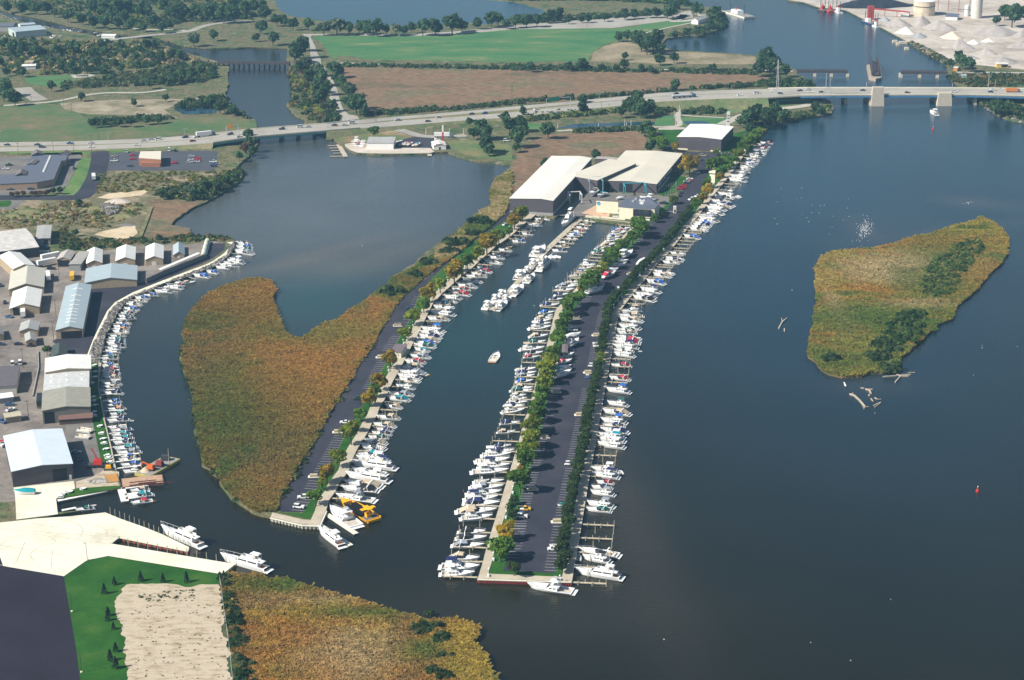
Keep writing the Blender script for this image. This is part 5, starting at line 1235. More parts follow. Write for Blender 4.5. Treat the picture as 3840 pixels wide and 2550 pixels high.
stalls('KK', (1470, 1340), (1680, 560), 20, -170, -2, 'white stall lines, left of the lot, third stretch')
stalls('M', (1250, 930), (1500, 465), 17, -150, -5, 'white stall lines, left of the lot, fourth stretch')
stalls('G', (1110, 140), (1300, 0), 5, -150, -5, 'white stall lines, left of the lot, fifth stretch')
stalls('c23', (1205, 630), (1290, 495), 7, -70, -3, 'white stall lines, left of the lot, highest stretch')
stalls('C', (70, 1445), (225, 1164), 7, 165, 12, 'white stall lines of the left pier, lowest stretch')
stalls('C', (280, 1073), (352, 940), 4, 165, 12, 'white stall lines of the left pier, second stretch')
stalls('C', (450, 773), (798, 160), 16, 165, 10, 'white stall lines of the left pier, third stretch')
stalls('Q', (0, 1120), (290, 570), 18, 130, 10, 'white stall lines of the left pier, fourth stretch')
stalls('Q', (320, 500), (460, 270), 8, 130, 10, 'white stall lines of the left pier, fifth stretch')
stalls('c22', (1330, 1420), (1450, 1160), 12, 75, 5, 'white stall lines of the left pier, highest stretch')
stalls('F', (1300, 840), (1510, 860), 4, 20, -28, 'short white stall lines before the white roofed shed')
# ================================================================== trees
def leaf_cloud(pts, nrm, size, seed=0):
 """a quad per point, roughly facing nrm with scatter"""
 rg = np.random.default_rng(seed)
 n = len(pts)
 a = nrm + rg.normal(0, .55, (n, 3)); a /= np.linalg.norm(a, axis=1)[:, None]
 h = rg.normal(0, 1, (n, 3)); u = np.cross(a, h); u /= np.linalg.norm(u, axis=1)[:, None]
 v = np.cross(a, u)
 s = (size * rg.uniform(.6, 1.3, n))[:, None]
 u = u * s; v = v * s * .8
 V = np.stack([pts - u - v * .6, pts + u - v, pts + u * .8 + v, pts - u + v * .8], 1).reshape(-1, 3)
 return V, np.arange(4 * n).reshape(-1, 4)
def crown_mesh(name, mat, seed, n=420, size=.17, tall=1.0, nb=11, cz=1.3, flat=.85):
 rg = np.random.default_rng(seed)
 C = []
 for i in range(nb):
  d = rg.normal(0, 1, 3); d /= np.linalg.norm(d); rr = rg.uniform(.35, .68)
  C.append((d[0] * rr, d[1] * rr, d[2] * rr * flat * tall, rg.uniform(.3, .5)))
 C.append((0, 0, 0, .6))
 P_, N_ = [], []
 for i in range(n):
  c = C[rg.integers(len(C))]
  d = rg.normal(0, 1, 3); d /= np.linalg.norm(d)
  if d[2] < -.5 and rg.random() < .7: d[2] = -d[2]
  q = c[3] * rg.uniform(.75, 1.05)
  P_.append((c[0] + d[0] * q, c[1] + d[1] * q, cz + c[2] + d[2] * q * flat * tall)); N_.append(d)
 V, Q = leaf_cloud(np.array(P_), np.array(N_), size, seed)
 return np_mesh(name, V, Q, mat)
def trunk_mesh(name, mat, seed, cz=1.3, r=.07):
 rr = random.Random(seed)
 mb = MB().cyl((0, 0), r, -.05, cz * .75, 7, r * .65)
 for i in range(5):
  a = rr.uniform(0, 6.28); e = rr.uniform(.3, .6)
  mb.bar((0, 0, cz * rr.uniform(.4, .7)), (math.cos(a) * e, math.sin(a) * e, cz * rr.uniform(.9, 1.25)), r * .6)
 return mb.build(name, mat)
BARK = pm('bark', (.12, .09, .07), .9, .25, 4)
LM = {'green': leafmat('leaf_green', [(.055, .12, .016), (.11, .21, .028), (.19, .29, .045)]),
      'olive': leafmat('leaf_olive', [(.08, .15, .018), (.19, .25, .028), (.32, .30, .035)]),
      'orange': leafmat('leaf_orange', [(.14, .18, .02), (.38, .28, .03), (.55, .34, .035)]),
      'dark': leafmat('leaf_dark', [(.028, .06, .018), (.05, .09, .026), (.09, .12, .036)]),
      'far': leafmat('leaf_far', [(.035, .08, .04), (.07, .135, .055), (.12, .19, .08)]),  # distance haze painted into these leaves: lighter and bluer
      'pale': leafmat('leaf_pale', [(.06, .10, .05), (.11, .15, .08), (.2, .24, .15)]),
      'rust': leafmat('leaf_rust', [(.07, .05, .03), (.14, .07, .04), (.2, .1, .05)]),
      'blue': leafmat('leaf_spruce', [(.015, .035, .025), (.03, .06, .04), (.05, .09, .06)])}
_T = {}
TNAME = {'green': 'broadleaf_tree', 'olive': 'locust_tree', 'orange': 'autumn_tree', 'dark': 'hedge_tree', 'far': 'broadleaf_tree', 'pale': 'willow_tree', 'rust': 'young_tree', 'blue': 'spruce_tree'}
TWORD = {'green': 'green tree', 'olive': 'yellowing green tree', 'orange': 'orange autumn tree', 'dark': 'dark green tree', 'far': 'green tree', 'pale': 'pale willow', 'rust': 'small rusty tree', 'blue': 'small spruce'}
def tree(col, p, r, label, group=None, var=0, tall=False, sink=.0):
 """p: crown centre in the world; r: crown radius in metres"""
 key = (col, var % 3, tall)
 if key not in _T:
  root = empty('tree')
  near = col in ('green', 'olive', 'orange', 'dark')
  cz = 1.25 if not tall else 1.7
  if col == 'blue':
   rg = np.random.default_rng(var); n = 260
   t = rg.random(n) ** .7; a = rg.uniform(0, 6.28, n); rad = (1 - t) * .62 * rg.uniform(.75, 1.1, n) + .02
   pts = np.stack([rad * np.cos(a), rad * np.sin(a), .15 + t * 2.0], 1)
   nn = np.stack([np.cos(a), np.sin(a), np.full(n, -.3)], 1)
   V, Q = leaf_cloud(pts, nn, .13, var)
   c = np_mesh('crown', V, Q, LM[col])
  else:
   c = crown_mesh('crown', LM[col], 31 * var + 7 * len(col), 620 if near else 300, .125 if near else .19, 1.45 if tall else 1.0, cz=cz, flat=.8 if col in ('olive', 'orange', 'green') else .92)
  c.parent = root
  trunk_mesh('trunk', BARK, var, cz).parent = root
  _T[key] = root
  root['cz'] = cz if col != 'blue' else .9
  o = root
 else:
  o = copy_tree(_T[key])
  if 'group' in o: del o['group']
 cz = _T[key]['cz']
 o.name = TNAME[col]
 # crown centre stays on its sight line while the foot stands on the land
 o.location = (p.x, p.y, LAND + sink)
 o.scale = (r, r, r * random.uniform(.92, 1.08))
 o.rotation_euler = (0, 0, random.uniform(0, 6.28))
 return tag(o, label, 'tree', group)
def tree_px(tg, x, y, rp, col, label, group=None, tall=False, var=None, hf=1.25):
 s = scale_at(g(tg, x, y, LAND + 4))
 r = rp / K[tg][2] / s * 1.12
 if tall: hf = 1.7
 p = g(tg, x, y, LAND + r * hf)
 return tree(col, p, r, label, group, random.randrange(3) if var is None else var, tall)
OC = {'o': 'orange', 'g': 'green', 'y': 'olive', 'd': 'dark', 'f': 'far', 'p': 'pale', 'r': 'rust', 'b': 'blue'}
def tree_list(spec, where, group, dflt='g', rs=1.0):
 n = 0
 for blk in spec.strip().split('\n'):
  tg, rest = blk.split(':')
  for it in rest.split(';'):
   a = it.strip().split(',')
   if len(a) < 3: continue
   c = OC[a[3][0]] if len(a) > 3 else OC[dflt]
   n += 1
   tree_px(tg, float(a[0]), float(a[1]), float(a[2]) * rs, c, '%s, %s %s' % (TWORD[c], ordn(n), where), group, tall=(len(a) > 3 and len(a[3]) > 1))
tree_list('''c32:540,1420,78,g;650,1200,88,o;610,1290,60,y;745,1050,86,y;870,830,98,y;900,760,60,y;960,650,72,g;1040,500,78,o;1090,440,62,g;1130,360,84,o;1235,145,86,o
c22:1370,1480,72,y;1440,1320,82,y;1540,1220,72,g;1590,1110,82,o;1690,1030,75,y;1820,910,92,o;1850,850,60,o;1940,820,72,g;2030,740,72,y;2120,660,92,o;2170,620,60,o;2230,590,72,y;2330,550,50,g
c23:20,450,70,o;90,380,70,y''', 'up from the tip of the left pier', 'trees along the left pier', rs=.98)
tree_list('''A:860,130,112,o;770,330,150,g;940,610,82,d
J:1400,1250,75,d;1390,1120,75,d;1420,1000,70,d;1520,660,180,g;1540,480,60,o;1600,330,150,g;1560,140,110,g
KK:1150,1500,150,y;1190,1370,150,y;1180,1180,140,y;1230,1140,120,y;1290,960,140,g;1280,850,120,g;1330,740,120,g;1370,620,120,g;1400,500,140,y;1420,330,140,y;1440,230,150,y;1490,110,130,y
M:860,1380,120,g;800,1500,140,y;920,1130,130,g;960,1030,100,g;980,900,110,g;1060,780,110,g;1070,640,120,g;1120,560,110,g;1250,470,120,g;1290,350,60,o;1400,230,140,g;1500,150,110,g;1580,60,80,y
G:330,760,150,g;560,560,100,y;540,480,90,y;620,370,140,g;740,280,120,g;680,210,110,g;820,200,100,g;880,100,110,g;960,40,100,g
c23:1110,590,62,g;1170,510,74,g;1140,470,50,g''', 'up from the red wall, left tree strip of the long pier', 'trees down the left side of the long pier', rs=1.13)
# dense dark row, right side of the long pier
DR = P('A', [(1510, 600), (1560, 470), (1540, 370), (1570, 200), (1600, 50)], LAND + 3) + P('B', [(350, 1500), (400, 1380), (430, 1230), (450, 1080), (490, 930), (500, 840), (530, 720), (560, 600), (570, 450), (620, 300), (640, 150), (650, 40)], LAND + 3) + P('D', [(650, 1500), (690, 1380), (700, 1240), (740, 1120), (740, 1000), (770, 880), (790, 760), (810, 650), (830, 530), (850, 400), (870, 250), (890, 100)], LAND + 3) + P('G', [(720, 1160), (800, 1060), (900, 980), (1000, 860), (1080, 760), (1170, 660), (1250, 560), (1350, 460), (1470, 340), (1560, 250), (1720, 60)], LAND + 3) + P('H', [(560, 1160), (640, 1070), (740, 960), (800, 870), (850, 800), (900, 730), (960, 660), (1000, 600)], LAND + 3)
i = 0
for p, t in walk(DR, 4.5, 0):
 i += 1
 c = 'rust' if i in (52, 53, 54) else 'dark'
 r_ = random.uniform(2.4, 3.1)
 tree('dark' if c == 'dark' else 'olive', p + Vector((random.uniform(-.4, .4), 0, 0)), r_, 'dense %s in the hedge-like row, %s from the tip' % ('dark green tree' if c == 'dark' else 'browning tree', ordn(i)), 'dark trees down the right side of the long pier', i)
tree_list('''H:1090,520,100,g;1200,430,90,o;1290,300,110,o;1260,190,80,g;1480,90,80,o;1460,20,80,g;710,460,70,y;430,760,70,g;170,880,130,g;550,700,60,d
F:680,980,180,o;560,1080,130,o;840,900,60,o;400,680,90,o;1210,780,75,y;1720,800,70,y;1480,1020,100,g;1450,1120,90,g;1620,950,80,g
E:260,840,85,y;160,920,80,o;2120,660,60,y;1700,930,90,g;1890,900,50,g''', 'round the boatyard buildings', 'trees around the boatyard')
tree_list('''c13:1830,1490,70,g;1900,1480,60,g;1960,1450,60,g;2080,1400,60,y;2130,1320,60,g;2190,1270,65,g;2240,1210,60,g;2250,1270,50,g;2170,1360,50,g;2160,1070,78,f;2240,1050,84,f;2330,1070,76,f;2270,1010,60,f;2100,1100,50,f;2190,1170,50,f;1220,1160,66,f;1270,1200,52,f;1290,1240,50,g;1340,1290,60,g;1390,1310,60,g;1270,1330,52,f;770,1420,50,f;310,1500,50,f''', 'in the shrubbery above the boatyard', 'trees above the boatyard')
tree_list('''c12:340,210,50;480,215,50;620,240,60,p;740,220,72,p;850,250,52;950,235,50;1020,240,58;1110,240,68;1200,260,45;1280,255,52,p;1360,265,46;1430,250,42;1530,235,66;1650,225,72;1800,200,82;1890,210,58;2030,205,46;2160,170,62;2225,155,62;2300,210,42
c13:30,190,50;130,180,52;230,180,50;330,130,60;420,120,52;520,180,30;640,170,30;700,160,36;850,150,36;1040,120,46;1130,120,40;1240,110,40;1330,100,46;1430,90,60;1480,70,62;1520,30,42;1700,70,62;1850,110,62;1880,170,72;1930,210,60;1800,250,40;1700,280,40;1600,290,36;1500,320,40''', 'in the tree line below the upper lake', 'tree line below the upper lake', 'f')
tree_list('''c12:40,30,50;80,110,62;190,170,52;260,180,46;40,230,62;150,340,56;390,420,84;350,480,74;440,380,64;460,570,62,p;400,600,52;550,620,60,p;520,690,66;600,700,66;570,770,62;650,790,62;600,850,62;560,890,52;640,970,52,p;700,960,50;680,1050,60;730,1090,52;700,610,52;750,630,62;720,710,42;770,720,52;800,760,52;830,800,60,p;870,820,52;850,920,62;920,940,84;960,920,62;990,1000,52''', 'beside the side road above the junction', 'trees beside the side road', 'f')
tree_list('''c12:1080,1200,62,g;1960,1110,42;2090,1170,92;2110,1290,92;2000,1210,62;2330,1130,72;2290,1070,52;2140,1360,60
c13:80,1120,76;40,1250,86;100,1200,66;100,1020,36,ft;30,1340,50;330,1180,78;650,900,60;650,970,56;1090,960,78;1150,910,74;1180,980,84;1270,960,60,ft;1010,1020,52;540,890,42;1510,760,58;1490,800,50;1410,830,36''', 'between highway and boatyard', 'tall trees between highway and boatyard', 'f', rs=.9)
tree_list('''c13:980,320,46;1060,320,46;1190,360,84;1300,350,92;1240,400,74;1360,430,52;1130,330,50;2300,560,72;2340,500,72;2260,620,62;660,570,46;520,600,42;170,600,46;1360,530,50;1490,520,46;1030,580,46;1840,610,40;1040,510,32;620,590,40;820,610,34;960,620,34;1180,610,34;1280,630,34
c14:60,560,62;20,600,62;170,640,52;30,520,42;50,760,52;150,760,60;300,770,50;370,780,50;70,1000,60;150,1050,50;30,1080,50;440,980,52;500,1010,50;1790,550,62;1850,580,60;1770,520,52;1680,580,36;2090,950,72;2130,990,60;2200,1010,50;2250,120,92;2180,100,62;2100,180,40''', 'near the rail bed and right bank', 'trees near the rail bed', 'f')
tree_list('''c11:60,50,62;200,60,66;330,60,66;430,60,62;500,110,46,p;870,40,84;970,60,84;1090,60,94;1200,60,84;1320,90,94;1500,30,52,ft;1570,110,84;1680,100,84;1800,80,94;1920,100,94;2050,110,94;2150,120,84;2250,60,84;2150,50,80;2340,60,60;620,140,62;750,160,62;850,180,72;960,190,72;1080,200,62;1200,210,62;1310,240,50;1480,240,62;1560,220,52;1000,140,72;1150,130,72;1400,180,72;1780,350,72,p;1960,310,62;2350,330,50''', 'in the wood beyond the creek, top left', 'wood beyond the creek', 'f', rs=.78)
tree_list('''c11:30,380,62;120,420,84;210,440,74;330,450,74;400,470,52;500,450,74;590,470,52;680,420,84;930,400,62;960,470,62;1110,400,52;850,490,62;1350,390,62;1420,390,50;470,550,60;560,590,60;650,590,60;760,580,60;700,640,60;800,630,50;880,560,60;950,620,60;1050,560,50;1150,500,50;1250,510,50;1380,500,62;1480,500,62;1580,490,62;1650,500,60;1120,610,50;1250,590,60;200,650,60;60,650,50;10,560,60;60,780,110;130,880,92;30,850,84''', 'in the wooded belt below the creek, top left', 'wooded belt below the creek', 'f', rs=.72)
tree_list('''c11:1650,690,62;1600,720,52;1500,730,52;1370,770,42;1760,640,42;1850,630,52;1950,660,42;740,880,46;1230,930,42;1850,940,52;1930,930,62;1680,960,52;2060,960,62,p;2020,980,60;1520,890,40;2140,1010,50;850,1120,50;950,1110,50;1080,1110,50;1200,1110,50;1340,1090,50;1460,1080,50;470,780,52;2270,1230,62;2300,1300,74;2260,1350,62,r;2310,1380,56;2200,1430,40
c21:1700,140,52,p;1750,160,62,p;1600,190,52,p;1800,200,60;1500,210,50;1900,130,62;2000,120,60;2080,80,52;2170,40,52;1320,640,42;1460,620,42;720,290,40;690,560,40
c31:430,70,52,g''', 'by the river common and lake shore', 'trees by the river common and lake shore', 'f', rs=.85)
tree_list('c21:110,210,26;155,205,26;210,203,28;300,205,26;335,200,24;375,200,26;430,193,30;490,178,30,f;550,178,30,f', 'in the row below the dark roofed mall', 'row below the mall', 'r')
tree_list('c41:1048,650,46;955,725,54;1290,610,52;1495,622,50;1712,618,54;990,930,50;985,975,50;1040,1062,44;1060,1262,50;1008,1335,60;1060,1400,66', 'around the bare soil plot', 'small spruces around the soil plot', 'b', rs=.8)
# ================================================================== reeds and brush (uncountable)
def inside(poly, X, Y):
 px_ = np.array([p[0] for p in poly]); py_ = np.array([p[1] for p in poly])
 c = np.zeros(len(X), bool); j = len(px_) - 1
 for i in range(len(px_)):
  if py_[i] != py_[j]:
   k = ((py_[i] > Y) != (py_[j] > Y)) & (X < (px_[j] - px_[i]) * (Y - py_[i]) / (py_[j] - py_[i]) + px_[i])
   c ^= k
  j = i
 return c
PAL = {'dg': (.035, .075, .018), 'g': (.075, .12, .03), 'ol': (.14, .155, .045), 'or': (.30, .165, .055), 'br': (.17, .115, .055), 'tn': (.34, .27, .19), 'yg': (.30, .22, .055)}
PAL = {k: np.array(v) * (1.42, 1.4, 1.05) for k, v in PAL.items()}
def sample(poly, n):
 X0, X1 = min(p[0] for p in poly), max(p[0] for p in poly); Y0, Y1 = min(p[1] for p in poly), max(p[1] for p in poly)
 X = rng.uniform(X0, X1, n * 4); Y = rng.uniform(Y0, Y1, n * 4)
 m_ = inside(poly, X, Y)
 return X[m_][:n], Y[m_][:n]
def colour_field(X, Y, base, blobs, seed):
 """base: list of palette keys ordered by noise; blobs: (tag,x,y,rx,ry,key,strength)"""
 n = len(X)
 v1 = np.array([noise.noise(Vector((x / 34, y / 34, seed))) + .4 * noise.noise(Vector((x / 10, y / 10, seed + 5))) for x, y in zip(X, Y)])
 v2 = rng.normal(0, .07, n)
 t = np.clip((v1 + v2) * .75 + .5, 0, .999) * (len(base) - 1)
 i = t.astype(int); f = (t - i)[:, None]
 B = np.array([PAL[k] for k in base])
 C = B[i] * (1 - f) + B[np.minimum(i + 1, len(base) - 1)] * f
 for tg, x, y, rx, ry, key, s in blobs:
  c = g(tg, x, y, LAND)
  e = s * np.exp(-(((X - c.x) / rx) ** 2 + ((Y - c.y) / ry) ** 2) * (1 + .8 * v1))
  e = np.clip(e, 0, 1)[:, None]
  C = C * (1 - e) + PAL[key] * e
 C *= rng.uniform(.9, 1.35, n)[:, None]
 return np.clip(C, .01, .8)
REED = tintmat('reed_blades')
def reeds(poly, n, base, blobs, label, h=(.5, 1.2), wd=(.35, .75), seed=1, z=LAND, name='reeds', mat=None):
 X, Y = sample(poly, n)
 n = len(X)
 C = colour_field(X, Y, base, blobs, seed)
 a = rng.uniform(0, math.pi, n)
 hh = rng.uniform(*h, n) * (1 + .5 * np.array([noise.noise(Vector((x / 7, y / 7, 3))) for x, y in zip(X, Y)])); ww = rng.uniform(*wd, n)
 lx, ly = rng.normal(0, .6, n) * hh + .1, rng.normal(0, .6, n) * hh + .35 * hh
 Vs, Cs = [], []
 for k in range(2):
  cx, cy = np.cos(a + k * 1.57), np.sin(a + k * 1.57)
  b0 = np.stack([X - cx * ww * .5, Y - cy * ww * .5, np.full(n, z)], 1); b1 = np.stack([X + cx * ww * .5, Y + cy * ww * .5, np.full(n, z)], 1)
  t1 = np.stack([X + cx * ww * .75 + lx, Y + cy * ww * .75 + ly, z + hh * rng.uniform(.8, 1.1, n)], 1); t0 = np.stack([X - cx * ww * .75 + lx, Y - cy * ww * .75 + ly, z + hh], 1)
  Vs.append(np.stack([b0, b1, t1, t0], 1))
 V = np.stack(Vs, 1).reshape(-1, 3)
 CC = np.repeat(C, 8, 0)
 o = np_mesh(name, V, np.arange(len(V)).reshape(-1, 4), mat or REED, CC)
 return tag(o, label, 'plants', kind='stuff')
reeds(ISLP, 110000, ['dg', 'g', 'g', 'ol', 'or', 'br', 'ol', 'g'], [('c32', 200, 850, 30, 60, 'g', .6), ('c32', 100, 560, 30, 40, 'dg', .5), ('c32', 450, 300, 45, 70, 'or', .6), ('c32', 600, 550, 30, 80, 'or', .5), ('c32', 300, 150, 40, 60, 'or', .4), ('c22', 900, 1400, 50, 50, 'or', .5), ('c22', 60, 1150, 25, 60, 'or', .6), ('c22', 700, 1480, 40, 20, 'ol', .6), ('c31', 1900, 500, 25, 60, 'g', .6), ('c31', 1850, 200, 16, 50, 'br', .6), ('c31', 2100, 900, 30, 60, 'dg', .45), ('c21', 2100, 1300, 30, 50, 'dg', .5), ('c21', 2250, 1150, 30, 30, 'or', .6), ('c32', 60, 1400, 12, 26, 'or', .5), ('c32', 250, 1100, 20, 40, 'br', .5), ('c22', 1450, 1000, 20, 20, 'g', .5)], 'green and rust coloured reeds covering the centre marsh', seed=2)
reeds(STRIP, 18000, ['g', 'ol', 'tn', 'ol', 'or'], [('c22', 1750, 750, 60, 20, 'tn', .35)], 'olive and tan reeds on the strip beside the lake', seed=4, h=(.7, 1.6))
RIB = RI
reeds(RIB, 60000, ['g', 'ol', 'yg', 'ol', 'or', 'ol', 'g'], [('c24', 1400, 850, 36, 26, 'tn', .95), ('c24', 900, 900, 30, 20, 'tn', .7), ('c24', 1150, 980, 30, 14, 'tn', .7), ('c24', 620, 1230, 5, 34, 'tn', .9), ('c24', 900, 1090, 24, 7, 'or', .9), ('c24', 1300, 650, 60, 10, 'or', .8), ('c24', 1000, 1350, 40, 30, 'g', .9), ('c34', 800, 100, 50, 20, 'ol', .7), ('c34', 700, 200, 40, 14, 'g', .7), ('c24', 1700, 850, 22, 60, 'g', .8), ('c24', 1550, 1050, 18, 30, 'g', .8), ('c24', 1250, 1450, 18, 16, 'g', .8), ('c24', 1950, 950, 20, 50, 'or', .5), ('c24', 1400, 1220, 20, 8, 'tn', .6), ('c24', 500, 950, 12, 40, 'yg', .5)], 'green, rust and straw coloured reeds covering the island', seed=6, z=.8)
reeds(BM, 40000, ['g', 'ol', 'or', 'br', 'yg', 'or'], [('c42', 300, 1150, 22, 16, 'or', .8), ('c42', 600, 1450, 16, 12, 'or', .9), ('c42', 600, 850, 30, 6, 'tn', .5), ('c42', 900, 1250, 14, 16, 'tn', .7), ('c42', 950, 1450, 12, 16, 'tn', .6), ('c42', 150, 700, 24, 8, 'g', .8), ('c42', 950, 960, 24, 7, 'g', .8), ('c42', 1900, 1150, 9, 18, 'yg', .9), ('c42', 2000, 1400, 9, 18, 'yg', .9), ('c42', 1550, 1300, 8, 9, 'g', .8)], 'autumn coloured reeds of the bottom marsh', seed=8, h=(.5, 1.2), wd=(.4, .8))
def brush(tg, pts, n, size, cols, label, hgt=.9, q=16, seed=3, name='bushes', z=LAND):
 poly = P(tg, pts) if isinstance(pts[0], tuple) else pts
 X, Y = sample(poly, n); n = len(X)
 S = rng.uniform(size * .55, size * 1.25, n)
 d = rng.normal(0, 1, (n, q, 3)); d /= np.linalg.norm(d, axis=2)[..., None]; d[..., 2] = np.abs(d[..., 2])
 pts_ = np.stack([X, Y, np.full(n, z)], 1)[:, None] + d * S[:, None, None] * np.array([1, 1, hgt]) * rng.uniform(.7, 1.05, (n, q, 1))
 V, Q = leaf_cloud(pts_.reshape(-1, 3), d.reshape(-1, 3), 1.0, seed)
 c0 = pts_.reshape(-1, 3)
 sc_ = np.repeat(S * .34, q)[:, None, None]
 V = (c0[:, None] + (V.reshape(-1, 4, 3) - c0[:, None]) * sc_).reshape(-1, 3)
 cc = np.array([PAL[k] if isinstance(k, str) else np.array(k) for k in cols])[rng.integers(0, len(cols), n)] * rng.uniform(.7, 1.3, n)[:, None]
 o = np_mesh(name, V, Q, REED, np.repeat(cc, q * 4, 0))
 return tag(o, label, 'bushes', kind='stuff')
FG = [(.03, .07, .025), (.055, .11, .035), (.09, .14, .05), (.13, .15, .07)]
brush('c11', [(0, 330), (700, 400), (1450, 380), (1700, 480), (1850, 560), (2000, 600), (1500, 600), (1000, 680), (200, 690), (0, 640)], 620, 3.6, FG + ['ol', 'tn'], 'dense green scrub belt below the far creek')
brush('c11', [(560, 780), (900, 740), (1050, 690), (1400, 660), (1500, 610), (1950, 580), (2000, 700), (1900, 760), (1500, 780), (1000, 800), (600, 820)], 420, 3.6, FG + [(.16, .16, .07)], 'scattered green scrub across the river flats')
brush('c11', [(0, -60), (2350, -60), (2352, 190), (1700, 210), (1300, 280), (500, 130), (0, 60)], 620, 4.5, FG + ['ol'], 'dense green wood along the top left edge')
brush('c11', [(1620, 1000), (1640, 950), (1850, 900), (2060, 880), (2110, 960), (2200, 1030), (2340, 1100), (2300, 1110), (2100, 1020), (2010, 990)], 140, 3, FG, 'green bushes round the small pond')
brush('c11', [(800, 1160), (820, 1110), (1100, 1080), (1500, 1070), (1580, 1090), (1300, 1130)], 110, 2.6, FG, 'green bush clump on the common')
brush('c12', [(300, 640), (480, 610), (520, 700), (640, 900), (740, 1000), (790, 1110), (640, 1140), (480, 1120), (420, 1060), (300, 960), (350, 860)], 260, 3, FG + ['br', 'ol'], 'scrub between the river and the side road')
brush('c12', [(1000, 1055), (1040, 1030), (1400, 1010), (1640, 990), (1640, 1020), (1300, 1055)], 170, 2.4, FG, 'hedge like bushes above the highway')
brush('c12', [(1640, 1010), (2352, 930), (2352, 965), (1700, 1025)], 130, 2.2, FG, 'low bushes above the highway, middle stretch')
brush('c13', [(0, 930), (500, 900), (1250, 850), (2000, 790), (2352, 750), (2352, 800), (1600, 825), (800, 900), (0, 960)], 420, 3, FG, 'low bushes above the highway, right stretch')
brush('c12', [(800, 590), (1400, 600), (2352, 610), (2352, 640), (1400, 625), (800, 615)], 240, 2.4, FG, 'bushes along the rail bed, left stretch')
brush('c13', [(0, 600), (1200, 640), (2300, 650), (2300, 690), (1200, 665), (0, 645)], 300, 2.8, FG, 'bushes along the rail bed, right stretch')
brush('c13', [(0, 165), (500, 160), (1500, 110), (1500, 130), (500, 195), (0, 220)], 240, 4, FG, 'bushes along the upper park road')
brush('c13', [(1420, 335), (1800, 240), (1930, 120), (1975, 200), (1960, 250), (1750, 315), (1600, 325)], 200, 3, FG, 'green bushes on the point by the bay')
brush('c13', [(0, -60), (1560, -60), (1640, 60), (1600, 50), (1200, 20), (600, 0), (0, 10)], 300, 6, FG, 'green wood along the top edge')
brush('c13', [(1300, 1050), (1500, 1030), (1540, 1020), (1520, 1000), (1330, 990), (940, 1040), (130, 1120), (120, 1060), (900, 1000)], 300, 2.6, FG + ['ol'], 'bushes on the slope below the highway')
brush('c13', [(1560, 1030), (1700, 990), (1940, 1010), (1940, 1050), (1580, 1050)], 80, 2.6, FG, 'bush patch beside the trail')
brush('c13', [(550, 1200), (700, 1185), (1160, 1180), (1200, 1200), (900, 1215), (560, 1225)], 130, 2.4, FG, 'bushes along the trail behind the sheds')
brush('c13', [(2060, 1100), (2352, 1000), (2352, 1170), (2290, 1230), (2260, 1270), (2180, 1340), (2100, 1360), (2150, 1230), (2200, 1180)], 210, 3, FG + ['ol'], 'shore bushes above the last slips')
brush('c14', [(0, 740), (160, 730), (400, 770), (400, 805), (0, 800)], 130, 3.2, FG, 'bushes left of the blue bridge')
brush('c14', [(0, 1010), (60, 1060), (400, 1030), (560, 960), (590, 990), (430, 1065), (100, 1125), (0, 1150)], 150, 2.8, FG + ['ol'], 'shore bushes below the blue bridge')
brush('c14', [(1960, 960), (2100, 900), (2352, 1000), (2352, 1100), (2200, 1085)], 200, 3, FG, 'bushes on the right bank under the bridge')
brush('c14', [(1650, 680), (1900, 690), (2352, 690), (2352, 790), (2000, 800), (1800, 800), (1700, 740)], 200, 2.6, FG + ['br'], 'scrub between rail bed and highway on the right bank')
brush('c14', [(1300, 380), (1400, 420), (1560, 500), (1720, 590), (1650, 600), (1500, 520), (1380, 450)], 140, 2.0, FG + ['tn', 'tn'], 'weeds and rocks on the aggregate shore')
brush('c21', [(1400, 240), (1450, 190), (1800, 120), (2200, 0), (2240, 20), (2110, 150), (1900, 270), (1830, 290)], 230, 2.8, FG + ['ol'], 'bushes along the lake shore waste ground')
brush('c21', [(540, 560), (600, 500), (700, 640), (1300, 620), (1360, 640), (1700, 590), (2100, 605), (2130, 640), (1500, 660), (1300, 670), (800, 740), (560, 720)], 330, 1.8, FG + ['ol', 'br'], 'low brush behind the small storage sheds')
brush('c21', [(0, 380), (680, 280), (860, 300), (1300, 300), (1280, 400), (900, 560), (560, 480), (0, 540)], 420, 1.5, ['g', 'ol', 'br', 'tn'], 'weeds on the waste ground')
brush('c21', [(860, 30), (2200, 0), (1500, 180), (900, 220)], 330, 1.4, ['g', 'ol', 'br', 'ol'], 'weeds below the restaurant lot')
# bushes on the strip and islands
for k, (tg, x, y, rx, nb_) in enumerate([('c22', 1240, 1130, 6, 12), ('c22', 1450, 970, 5, 9), ('c22', 1610, 850, 5, 8), ('c22', 1860, 680, 7, 16), ('c22', 1970, 590, 6, 10), ('c22', 2080, 480, 7, 18), ('c22', 1770, 760, 5, 8), ('c42', 1480, 1110, 3.4, 12), ('c42', 1600, 1100, 3.6, 14), ('c42', 1700, 1190, 3.2, 12), ('c42', 1740, 1350, 2.8, 10), ('c42', 1640, 1500, 3, 12), ('c42', 1720, 1540, 3, 12), ('c42', 1580, 960, 2, 5), ('c34', 570, 165, 4, 14), ('c34', 1000, 150, 5, 16), ('c34', 1080, 40, 6, 14), ('c34', 1160, 90, 4, 10), ('c34', 1110, 250, 5, 10)]):
 c = g(tg, x, y, LAND)
 q = [Vector((c.x + rx * math.cos(a), c.y + rx * math.sin(a), 0)) for a in np.linspace(0, 6.28, 12)[:-1]]
 brush('n', q, nb_, rx * .5, [(.03, .065, .018), (.05, .09, .025), (.075, .11, .04)], 'dark green bush clump standing in the reeds', 1.1, 40, k)
